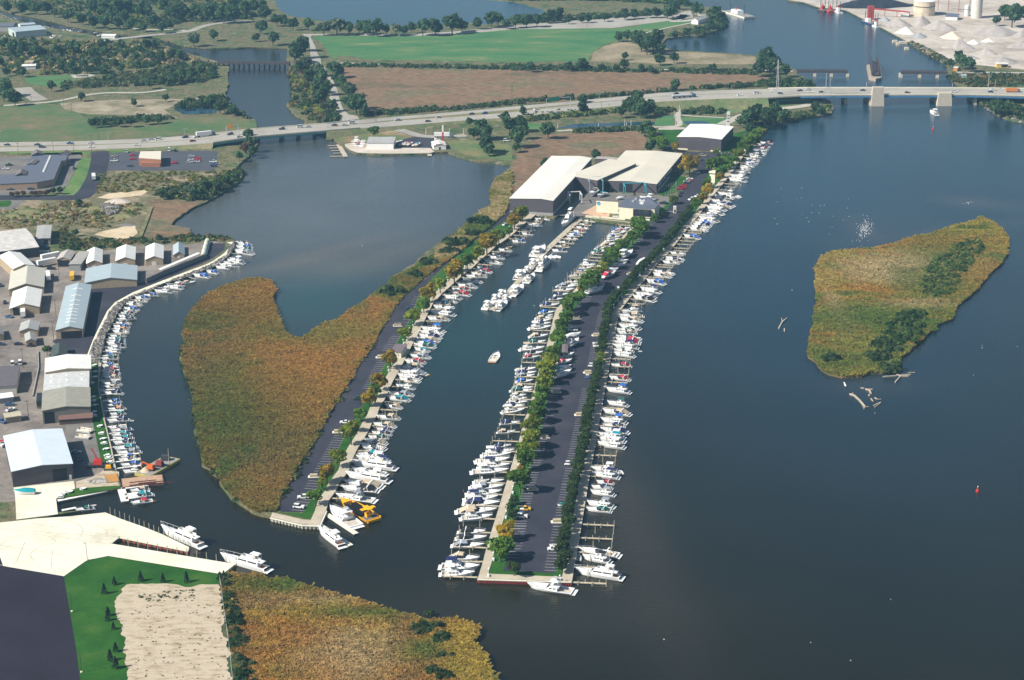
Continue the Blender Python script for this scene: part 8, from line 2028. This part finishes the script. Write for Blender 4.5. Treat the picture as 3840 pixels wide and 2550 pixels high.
for i in range(7):
 p = g('q4', 1400 + (i % 3) * 160, 640 + (i % 4) * 14 + i * 4, 1.35); d = (g('q4', 1900, 610, 1.35) - g('q4', 1400, 660, 1.35)).normalized()
 r = empty('steel_beam', (p.x, p.y, 1.3), math.atan2(d.y, d.x), 'rusty steel beam lying on the brown barge, %s of the pile' % ordn(i + 1), 'beam', 'steel beams on the brown barge')
 MB().box(0, 11, -.15, .15, 0, .35).build('beam', pm('rust_beam', (.14, .05, .04), .8, .2, 1), r)
rc_, _ = barge('cofferdam', 'square steel pit with orange water in the seawall works', 'q4', (960, 610), (1200, 580), 9, 1.5, pm('pit_wall', (.22, .17, .12), .9, .2, .6), pm('orange_water', (.5, .24, .05), .2, .1, .5), 'pit')
mound('stone_heap', 'heap of grey stones beside the steel pit', 'q4', 820, 610, 6, 1.3, RIP, LAND + .1, sy=.5)
r = empty('bulldozer', g('q4', 1020, 400, LAND), R(5), 'small yellow bulldozer at the end of the narrow lawn', 'bulldozer')
MB().box(-2, 2, -1.3, 1.3, 0, .8).build('tracks', DARKM, r); MB().taper(-1.4, 1.2, -.8, .8, .81, 2.1, .2, .3, .1).build('cab', YEL, r)
# far vessels
WH2 = WHITE
def workboat(label, tg, a, b, wd, parts, cat='vessel', name='tugboat'):
 r, L = barge(name, label, tg, a, b, wd, 1.6, parts[0], BDK, cat)
 MB().taper(-L * .2, L * .1, -wd * .3, wd * .3, 1.7, 5.2, .3, .6, .3).build('wheelhouse', parts[1], r)
 MB().cyl((L * .25, 0), .35, 1.7, 14, 6).build('spud', DARKM, r); MB().cyl((-L * .35, 0), .35, 1.7, 12, 6).build('spud', DARKM, r)
 MB().cyl((-L * .1, 0), .9, 5.21, 7.2, 8).build('funnel', REDC, r)
workboat('white and red dredge with two spuds in the upper river', 'Z', (60, 95), (250, 150), 13, (OFFW, WHITE), name='dredge')
workboat('red crane barge at the upper quay', 'Z', (840, 85), (900, 92), 9, (RUST, REDC), name='crane_barge')
workboat('small white and red tug at the upper quay', 'Z', (1020, 112), (970, 88), 5, (WHITE, WHITE))
workboat('red work barge between crane barge and tug', 'Z', (905, 96), (965, 92), 7, (REDC, REDC), name='work_barge')
workboat('dark blue and white tug at the aggregate quay', 'c14', (880, 195), (970, 225), 7, (pm('navy_hull', (.03, .05, .12), .5, .1, 1), WHITE))
workboat('small white tug behind the dark blue one', 'c14', (975, 235), (1015, 250), 5, (WHITE, WHITE))
# broken pier stubs, buoys, driftwood, gulls, posts
for i, (x, y, s) in enumerate([(1165, 390, 5), (1240, 400, 8), (1272, 455, 4), (1190, 415, 3)]):
 p = g('c14', x, y, 0); r = empty('ruined_pier', (p.x, p.y, 0), 0, 'ruined concrete pier stub off the aggregate shore, %s from left' % ordn(i + 1), 'pier ruin', 'ruined pier stubs')
 MB().taper(-s / 2, s / 2, -2, 2, -.5, 2.2, .3, .3, .2).build('block', STONE, r)
for tg, x, y, h, lb in (('c14', 1517, 1190, 3, 'red channel buoy below the blue bridge'), ('c34', 1925, 1380, 2.6, 'red buoy with white top in the open water, lower right'), ('J', 600, 885, .8, 'tiny red float left of the long pier')):
 p = g(tg, x, y, 0); r = empty('buoy', (p.x, p.y, 0), 0, lb, 'buoy'); s = h / 3
 MB().cyl((0, 0), .95 * s, -.2, .8 * s, 12, .8 * s).cyl((0, 0), .5 * s, .8 * s + .002, 2.4 * s, 10, .2 * s).build('body', REDC, r); MB().cyl((0, 0), .25 * s, 2.41 * s, 3 * s, 8, .1 * s).build('top', WHITE, r)
r = empty('channel_marker', g('c34', 706, 405, 0), 0, 'white floating marker below the island', 'marker'); MB().cyl((0, 0), .35, -.1, .5, 8).build('float', WHITE, r); MB().box(-.25, .25, -2.6, 2.6, .51, .8).build('bar', WHITE, r)
DRIFT = pm('driftwood', (.42, .36, .28), .9, .25, 2)
def drift(tg, segs, label):
 o = g(tg, *segs[0][0], .0); r = empty('driftwood', (o.x, o.y, 0), 0, label, 'driftwood')
 m_ = MB()
 for pts, t in segs_of(segs):
  for a, b in zip(pts, pts[1:]):
   A, B_ = g(tg, *a, .25) - o, g(tg, *b, .3) - o
   m_.bar(A, B_, t)
 m_.build('trunk', DRIFT, r)
def segs_of(s): return [(q[:-1] if isinstance(q[-1], float) else q, q[-1] if isinstance(q[-1], float) else .45) for q in s]
drift('c34', [[(750, 485), (790, 495), (840, 540), (890, 600), .7], [(870, 605), (925, 600), .3], [(890, 600), (880, 620), .3], [(770, 485), (780, 475), .4]], 'long bleached drift trunk, left of the cluster')
drift('c34', [[(895, 440), (930, 445), (945, 480), .7], [(920, 440), (960, 440), .4], [(925, 490), (930, 500), .5], [(850, 427), (885, 430), .4]], 'bent bleached drift log, top of the cluster')
drift('c34', [[(1055, 325), (1180, 315), (1220, 310), (1310, 305), .5], [(1180, 300), (1220, 320), (1190, 350), (1168, 375), .5], [(1220, 320), (1290, 318), .6], [(1285, 288), (1350, 285), .3]], 'branching drift tree right under the island')
drift('c34', [[(970, 590), (1035, 560), .4], [(980, 605), (1035, 565), .3]], 'short drift log, lowest of the cluster')
drift('c34', [[(945, 525), (965, 550), .4], [(980, 518), (1005, 530), .4], [(1010, 535), (1040, 530), .3]], 'small curved drift pieces in the cluster')
drift('c24', [[(98, 1450), (130, 1390), (155, 1370), .6], [(150, 1475), (150, 1450), .5], [(130, 1390), (125, 1355), .3], [(155, 1370), (175, 1350), .3]], 'lone drift trunk with roots left of the island')
gm = MB().taper(-.3, .3, -.14, .14, 0, .25, .1, .1, .04).build('gull', WHITE); gme = gm.data; bpy.data.objects.remove(gm)
def gull(p, label, group):
 o = bpy.data.objects.new('gull', gme); COL.objects.link(o); o.location = p; s = random.uniform(.5, .85); o.scale = (s, s, s); o.rotation_euler = (0, 0, random.uniform(0, 6)); tag(o, label, 'bird', group)
for i in range(150):
 y = random.gauss(540, 50); x = 890 + random.gauss(0, 34) + (540 - y) * .3
 gull(g('c24', x, y, .02), 'tiny white gull in the dense flock on the sandbar above the island', 'gulls on the sandbar')
for i in range(26): gull(g('c24', random.uniform(40, 860), random.uniform(120, 660), .02), 'tiny white gull scattered on the water left of the flock', 'gulls scattered on the water')
for i in range(10): gull(g('c24', 1850 + random.gauss(0, 30), 296 + random.gauss(0, 7), .02), 'tiny white gull on the small shoal above the island tip', 'gulls on the small shoal')
for x, y in ((2490, 2398), (3340, 2248), (3040, 2410), (3190, 2477), (3651, 1407), (3683, 1295), (3815, 1300), (3683, 1304), (3281, 1549), (2970, 1088), (1358, 1840 / 2), (2003, 1146)): gull(g('n', x, y, .02), 'lone white gull on the open water', 'lone gulls on open water')
# poles and lamps
def pole(tg, base, top, label, name='utility_pole', cat='pole', arm=None, mat=None, group=None, r0=.14, z=LAND):
 h = up_height(tg, base, top, z); p = g(tg, *base, z); r = empty(name, (p.x, p.y, z), 0, label, cat, group)
 MB().cyl((0, 0), r0, -.1, h, 6, r0 * .7).build('pole', mat or BARK, r)
 if arm == 'cross': MB().box(-1.2, 1.2, -.07, .07, h - .7, h - .5).build('crossarm', mat or BARK, r)
 if arm == 'lamp': MB().box(-.9, .1, -.12, .12, h + .002, h + .14).build('lamp_head', DARKM, r); MB().cyl((0, 0), .45, -.1, .5, 8).build('footing', CONC, r)
 if arm == 'street': MB().bar((0, 0, h - .1), (1.8, 0, h + .3), .1).build('arm', STEEL, r); MB().box(1.6, 2.3, -.15, .15, h + .25, h + .4).build('lamp_head', STEEL, r)
for i, (b, t) in enumerate([((803, 470), (783, 310)), ((662, 942), (640, 772)), ((750, 1500), (727, 1328))]): pole('c41', b, t, 'dark lot light on a white footing, %s from the wharf' % ordn(i + 1), 'lot_light', 'lamp', 'lamp', DARKM, 'lights of the lower left lot', .1)
for i, (tg, b, t) in enumerate([('c21', (1838, 250), (1825, 40)), ('c21', (604, 385), (590, 210)), ('c21', (567, 720), (550, 470)), ('c21', (545, 975), (530, 870)), ('c21', (517, 1350), (503, 1180)), ('c21', (495, 1568), (488, 1380)), ('c31', (216, 245), (197, 60)), ('c31', (262, 700), (240, 540)), ('c31', (456, 150), (448, 30)), ('c11', (292, 935), (285, 880)), ('c11', (806, 730), (800, 655)), ('c11', (660, 1040), (655, 950)), ('c11', (588, 985), (580, 905)), ('c11', (848, 1440), (842, 1240)), ('c11', (868, 1165), (862, 1105)), ('c11', (905, 1285), (900, 1165)), ('c11', (680, 1410), (672, 1290)), ('c11', (170, 1425), (165, 1310)), ('c11', (492, 1395), (490, 1290)), ('c11', (828, 1535), (820, 1450)), ('c11', (1920, 560), (1915, 460)), ('c11', (266, 625), (260, 550)), ('c12', (1106, 1158), (1104, 1015)), ('c12', (1092, 1158), (1090, 1010)), ('c12', (575, 435), (572, 340)), ('c12', (628, 515), (626, 420)), ('c13', (821, 1050), (820, 930)), ('c13', (1413, 630), (1412, 530)), ('c13', (690, 255), (688, 215))]):
 pole(tg, b, t, 'thin dark utility pole, %s in the list from the lake shore' % ordn(i + 1), arm='cross', group='utility poles')
for i, (tg, b, t) in enumerate([('c11', (1697, 1262), (1692, 1185)), ('c11', (997, 1300), (994, 1220)), ('c12', (614, 1150), (608, 1085)), ('c12', (989, 1058), (988, 975)), ('c12', (1278, 1105), (1275, 1040)), ('c12', (1902, 1055), (1897, 990)), ('c12', (715, 1080), (712, 1020)), ('c13', (188, 1005), (183, 935)), ('c13', (800, 935), (793, 870)), ('c13', (1395, 862), (1393, 820)), ('c13', (2018, 815), (2020, 785))]):
 pole(tg, b, t, 'grey highway street lamp, %s from the left' % ordn(i + 1), 'street_lamp', 'lamp', 'street', STEEL, 'street lamps of the highway', .12)
for i, (tg, b, t) in enumerate([('c12', (1562, 1238), (1561, 1178)), ('c12', (1778, 1238), (1778, 1178)), ('c12', (1906, 1236), (1906, 1180)), ('c13', (795, 1180), (794, 1130)), ('c13', (1051, 1178), (1051, 1122)), ('c13', (1093, 1160), (1093, 1100)), ('c13', (1035, 1160), (1035, 1100)), ('c13', (1490, 1080), (1490, 1022)), ('c13', (1537, 1008), (1537, 966)), ('c13', (1502, 1150), (1502, 1095)), ('c13', (420, 1175), (420, 1135))]):
 pole(tg, b, t, 'white trail marker post, %s from the left' % ordn(i + 1), 'marker_post', 'post', None, WHITE, 'white posts along the trail', .16)
for i, (b, t, zz) in enumerate([((510, 872), (505, 790), 10), ((566, 870), (571, 715), 9), ((532, 810), (540, 672), 9), ((903, 832), (903, 752), 11), ((1692, 820), (1695, 762), 11), ((2022, 820), (2030, 655), 9), ((2082, 860), (2092, 728), 10)]):
 pole('c14', b, t, 'tall grey bridge mast, %s from the left on the blue bridge' % ordn(i + 1), 'bridge_mast', 'mast', None, STEEL, 'masts on the blue bridge', .22, zz)
def lattice(tg, b, t, label):
 h = up_height(tg, b, t); p = g(tg, *b, LAND); r = empty('lattice_tower', (p.x, p.y, LAND), 0, label, 'tower'); m_ = MB()
 for sx in (-1, 1):
  for sy in (-1, 1): m_.bar((sx * 1.2, sy * 1.2, -.1), (sx * .25, sy * .25, h), .14)
 for i in range(12):
  f0, f1 = i / 12, (i + 1) / 12; a0, a1 = 1.2 - .95 * f0, 1.2 - .95 * f1
  m_.bar((-a0, -a0, h * f0), (a1, -a1, h * f1), .1); m_.bar((-a0, a0, h * f0), (a1, a1, h * f1), .1)
 m_.build('lattice', STEEL, r)
lattice('c14', (80, 960), (133, 545), 'tall slender lattice tower left of the blue bridge')
def gantry(label, x0, y0, x1, y1, col):
 z = hwz(nat('c13', x0, y0)[0] if True else 0)
for lb, tg, x, y, w_, ang, mt in (('green overhead highway sign with yellow tab', 'c13', 385, 960, 9, 20, pm('sign_green', (.01, .22, .12), .6, .05, 1)), ('orange and grey overhead highway sign', 'c11', 2118, 1215, 4, 15, pm('sign_orange', (.7, .3, .03), .6, .05, 1))):
 z = hwz(nat(tg, x, y)[0]); p = g(tg, x, y + 35, z); r = empty('overhead_sign', (p.x, p.y, z), R(ang), lb, 'sign')
 for sx in (-w_ * .7, w_ * 1.6): MB().cyl((sx, 0), .25, -.1, 8, 6).build('post', STEEL, r)
 MB().box(-w_ * .7, w_ * 1.6, -.2, .2, 8.003, 8.4).build('beam', STEEL, r)
 MB().box(-w_ / 2, w_ / 2, -.3, -.21, 5.8, 9.2).build('panel', mt, r)
r = empty('pylon_sign', g('c13', 1985, 1165, LAND), 0, 'white pylon sign with dark diagonal bars behind the shed', 'sign'); MB().taper(-1.3, 1.3, -.3, .3, 0, 12, .1, .1, .05).build('panel', WHITE, r)
for z_ in (4, 6.5, 8.5): MB().box(-.9, .9, -.36, -.31, z_, z_ + .7).build('bar', DARKM, r)
r = empty('tall_sign', g('c12', 1718, 1295, LAND), 0, 'narrow red and white roadside sign behind the launch office', 'sign'); MB().box(-.6, .6, -.2, .2, 0, 7).build('lower_panel', REDC, r); MB().box(-.6, .6, -.2, .2, 7.003, 12).build('upper_panel', WHITE, r)
# white tables on the narrow lawn
def table(tg, x, y, label, group):
 r = empty('picnic_table', g(tg, x, y, LAND + .12), random.uniform(0, 3), label, 'table', group)
 MB().cyl((0, 0), 1.0, .7, .8, 14).build('table_top', WHITE, r); MB().cyl((0, 0), .15, 0, .7, 8).build('stem', WHITE, r)
 m_ = MB(); n = 14
 for i in range(n):
  a0, a1 = 3.6 * i / n, 3.6 * (i + 1) / n
  m_.quad((1.3 * math.cos(a0), 1.3 * math.sin(a0), .46), (1.3 * math.cos(a1), 1.3 * math.sin(a1), .46), (1.75 * math.cos(a1), 1.75 * math.sin(a1), .46), (1.75 * math.cos(a0), 1.75 * math.sin(a0), .46))
 m_.build('bench', WHITE, r)
for i, (x, y) in enumerate([(875, 225), (878, 287), (880, 335), (852, 390), (862, 518), (868, 553), (873, 595), (873, 655), (873, 688), (925, 785), (938, 850), (952, 903), (960, 940), (980, 997), (990, 1053), (998, 1077), (1015, 1114)]): table('c31', x, y, 'round white table with curved bench, %s down the narrow lawn' % ordn(i + 1), 'white tables on the narrow lawn')
for i, (x, y) in enumerate([(590, 1406), (648, 1390), (770, 1362), (560, 1430)]): table('c31', x, y, 'round white table on the pointed lawn, %s from the apron' % ordn(i + 1), 'white tables on the pointed lawn')
# bin enclosures in the stalls
for i, (tg, x, y) in enumerate([('A', 1470, 60), ('B', 455, 280), ('D', 515, 1365), ('D', 665, 680), ('KK', 1595, 665), ('KK', 1400, 1400), ('C', 445, 870), ('C', 860, 100), ('Q', 290, 615), ('Q', 580, 100), ('M', 1230, 850), ('G', 480, 865), ('G', 1075, 675), ('D', 295, 370), ('c33', 190, 1365), ('c22', 1300, 1425)]):
 r = empty('bin_enclosure', g(tg, x, y, LAND), R(4), 'low tan kerbed island box in the stalls, %s counted from the tips' % ordn(i + 1), 'planter box', 'tan boxes in the parking stalls')
 MB().box(-1.6, 1.6, -.9, .9, 0, 1.3).build('wall', pm('tan_fence', (.42, .36, .25), .85, .1, 1), r); MB().box(-2.4, 2.4, -1.3, 1.3, .15, .3).build('kerb', CONC, r)
def fence(tg, pts, h, label, step=3):
 q = P(tg, pts, LAND); o = q[0]; r = empty('chain_link_fence', (o.x, o.y, LAND), 0, label, 'fence'); m_ = MB()
 for p, t in walk(q, step): 
  l_ = p - o; MB().cyl((l_.x, l_.y), .07, -.1, h, 5).build('post', STEEL, r)
 for a, b in zip(q, q[1:]):
  a, b = a - o, b - o
  for z in (.15, h * .5, h): m_.bar((a.x, a.y, z), (b.x, b.y, z), .05)
 m_.build('rails', STEEL, r)
fence('c41', [(2015, 640), (2030, 720), (2060, 960), (2090, 1150), (2120, 1400), (2140, 1600)], 2, 'chain link fence between soil plot and bottom marsh')
fence('E', [(1920, 605), (2150, 510), (2145, 600), (1995, 650)], 3, 'tall wire fence beside the lettered shed')
wallseg('earth_berm', 'straight grassy earth berm around the sandy hollow', 'c21', [(1390, 340), (1340, 480), (1285, 625), (1000, 650), (780, 668)], .7, 2.4, ROUGHG, 'berm')
wallseg('trench_wall', 'low block wall along the pale path at left', 'c31', [(350, 100), (355, 250), (300, 510)], .8, .5, BLOCK)
for i, (tg, x, y, rr, hh, mt) in enumerate([('c21', 1010, 350, 7, 2, RIP), ('c21', 1085, 285, 9, 2.4, GRAV), ('c21', 1180, 500, 6, 1, ASPH_OLD), ('c21', 880, 350, 9, 2.2, ROUGHG), ('c21', 1240, 350, 8, 1.8, ROUGHG), ('c21', 250, 380, 12, 2.2, ROUGHG), ('c21', 120, 420, 9, 2, ROUGHG), ('c21', 1130, 420, 9, 2, ROUGHG)]):
 mound('spoil_heap', ['pale broken concrete heap on the waste ground', 'smooth pale gravel heap on the waste ground', 'dark flat rubble at the sandy hollow', 'grassy mound left of the concrete heap', 'grassy mound right of the concrete heap', 'long grassy mound above the grey shed', 'small grassy mound at the far left', 'grassy mound below the gravel heap'][i], tg, x, y, rr, hh, mt, LAND, 'mound')
# loose rocks
def rocks(tg, pts, n, s, label, z=LAND, mat=None):
 X, Y = sample(P(tg, pts) if isinstance(pts[0], tuple) else pts, n); n = len(X)
 cube = np.array([(-1, -1, -.6), (1, -.8, -.6), (.9, 1, -.6), (-1, .8, -.6), (-.7, -.6, .6), (.6, -.7, .7), (.7, .6, .5), (-.5, .7, .7)])
 S = rng.uniform(.4, 1.3, n) * s; A = rng.uniform(0, 6.28, n)
 c, s_ = np.cos(A), np.sin(A)
 B = cube[None] * rng.uniform(.7, 1.3, (n, 8, 3)) * S[:, None, None]
 V = np.stack([B[..., 0] * c[:, None] - B[..., 1] * s_[:, None] + X[:, None], B[..., 0] * s_[:, None] + B[..., 1] * c[:, None] + Y[:, None], B[..., 2] + z], 2)
 fq = np.array([(4, 5, 6, 7), (0, 1, 5, 4), (1, 2, 6, 5), (2, 3, 7, 6), (3, 0, 4, 7)])
 Fq = (fq[None] + (np.arange(n) * 8)[:, None, None]).reshape(-1, 4)
 col = rng.uniform(.12, .5, n)[:, None] * np.array([[1, .95, .87]])
 tag(np_mesh('loose_rocks', V.reshape(-1, 3), Fq, REED, np.repeat(col, 8, 0)), label, 'rocks', kind='stuff')
rocks('n', RIPP, 3200, .55, 'rough grey boulders of the revetment', LAND + .25)
rocks('c14', [(1300, 385), (1400, 445), (1540, 525), (1650, 595), (1670, 580), (1560, 500), (1420, 420)], 300, 1.2, 'pale boulders on the aggregate shore')
rocks('c21', [(910, 330), (1000, 310), (1110, 340), (1080, 390), (1000, 420), (960, 370)], 260, .8, 'broken concrete blocks on the waste ground', LAND + .8)
rocks('c32', [(205, 1500), (240, 1430), (460, 1045), (660, 700), (780, 495), (1000, 125), (1090, 0), (1075, 0), (985, 125), (765, 495), (645, 700), (445, 1045), (225, 1430)], 420, .4, 'pale kerb stones at the marsh edge of the service road')
rocks('c14', [(430, 1070), (580, 1030), (600, 990), (585, 985), (560, 1020), (430, 1050)], 60, 1.0, 'pale shore rocks below the blue bridge')
rocks('c14', [(1950, 955), (2080, 1045), (2340, 1125), (2340, 1110), (2100, 1030), (1970, 945)], 80, 1.0, 'pale shore rocks of the right bank')
rocks('c31', [(335, 80), (360, 80), (360, 240), (340, 240)], 60, .5, 'row of pale boulders by the yard path')
# ---- joints and wear on the wharf pad and lots
def lines(tg, segs, w_, mat, label, z, name='joint_marking'):
 mb = MB()
 for a, b in segs:
  p, q = g(tg, *a, LAND + z), g(tg, *b, LAND + z); t = (q - p).normalized(); t = Vector((-t.y, t.x, 0)) * w_ / 2
  mb.quad(p - t, q - t, q + t, p + t)
 tag(mb.build(name, mat), label, 'marking', kind='structure')
lines('c41', [((-50, 178), (1008, 250)), ((300, 130), (1095, 255)), ((600, 265), (1010, 318)), ((470, 540), (480, 380)), ((150, 480), (230, 300)), ((0, 330), (600, 420))], .12, pm('joint_tar', (.2, .19, .16), .9, .2, 1), 'thin dark joints across the pale wharf pad', .23)
def arcs(tg, lst, w_, mat, label, z):
 mb = MB()
 for cx, cy, r_, a0, a1 in lst:
  c = g(tg, cx, cy, LAND + z); n = 24
  for i in range(n):
   p = [(c.x + rr * math.cos(R(a)), c.y + rr * math.sin(R(a)), LAND + z) for a in (a0 + (a1 - a0) * i / n, a0 + (a1 - a0) * (i + 1) / n) for rr in (r_ - w_ / 2, r_ + w_ / 2)]
   mb.quad(p[0], p[1], p[3], p[2])
 tag(mb.build('tyre_marking', mat), label, 'marking', kind='structure')
arcs('c41', [(250, 340, 11, 20, 200), (500, 400, 9, 60, 230), (430, 230, 14, -20, 120), (180, 420, 10, 90, 260), (700, 250, 12, 0, 110)], .28, pm('tyre_mark', (.44, .42, .34), .9, .12, 1), 'faint tyre arcs on the pale wharf pad', .215)
brush('c41', [(1500, 760), (1800, 740), (1800, 850), (1300, 850), (1230, 800)], 60, .55, [(.05, .10, .02), (.08, .12, .04)], 'weed tufts in the bare soil plot', .6, 14, 21, 'weeds', LAND + .15)
brush('c41', [(1200, 880), (2040, 880), (2120, 1600), (1260, 1600)], 150, .38, [(.08, .12, .04), (.14, .13, .06), (.2, .16, .1)], 'sparse weeds and clods over the bare soil plot', .6, 12, 22, 'weeds', LAND + .15)
# ================================================================== haze
m = bpy.data.materials.new('haze_air'); m.use_nodes = True
nt = m.node_tree; nt.nodes.remove(nt.nodes['Principled BSDF'])
v = nt.nodes.new('ShaderNodeVolumePrincipled')
v.inputs['Color'].default_value = (.34, .68, 1.0, 1)
v.inputs['Density'].default_value = .000075
v.inputs['Anisotropy'].default_value = 0.0
nt.links.new(v.outputs[0], nt.nodes['Material Output'].inputs['Volume'])
hz = MB().box(-6500, 6500, -3500, 9500, -2, 330).build('haze', m)
tag(hz, 'thin blue haze filling the air over the whole place', 'haze', kind='stuff')
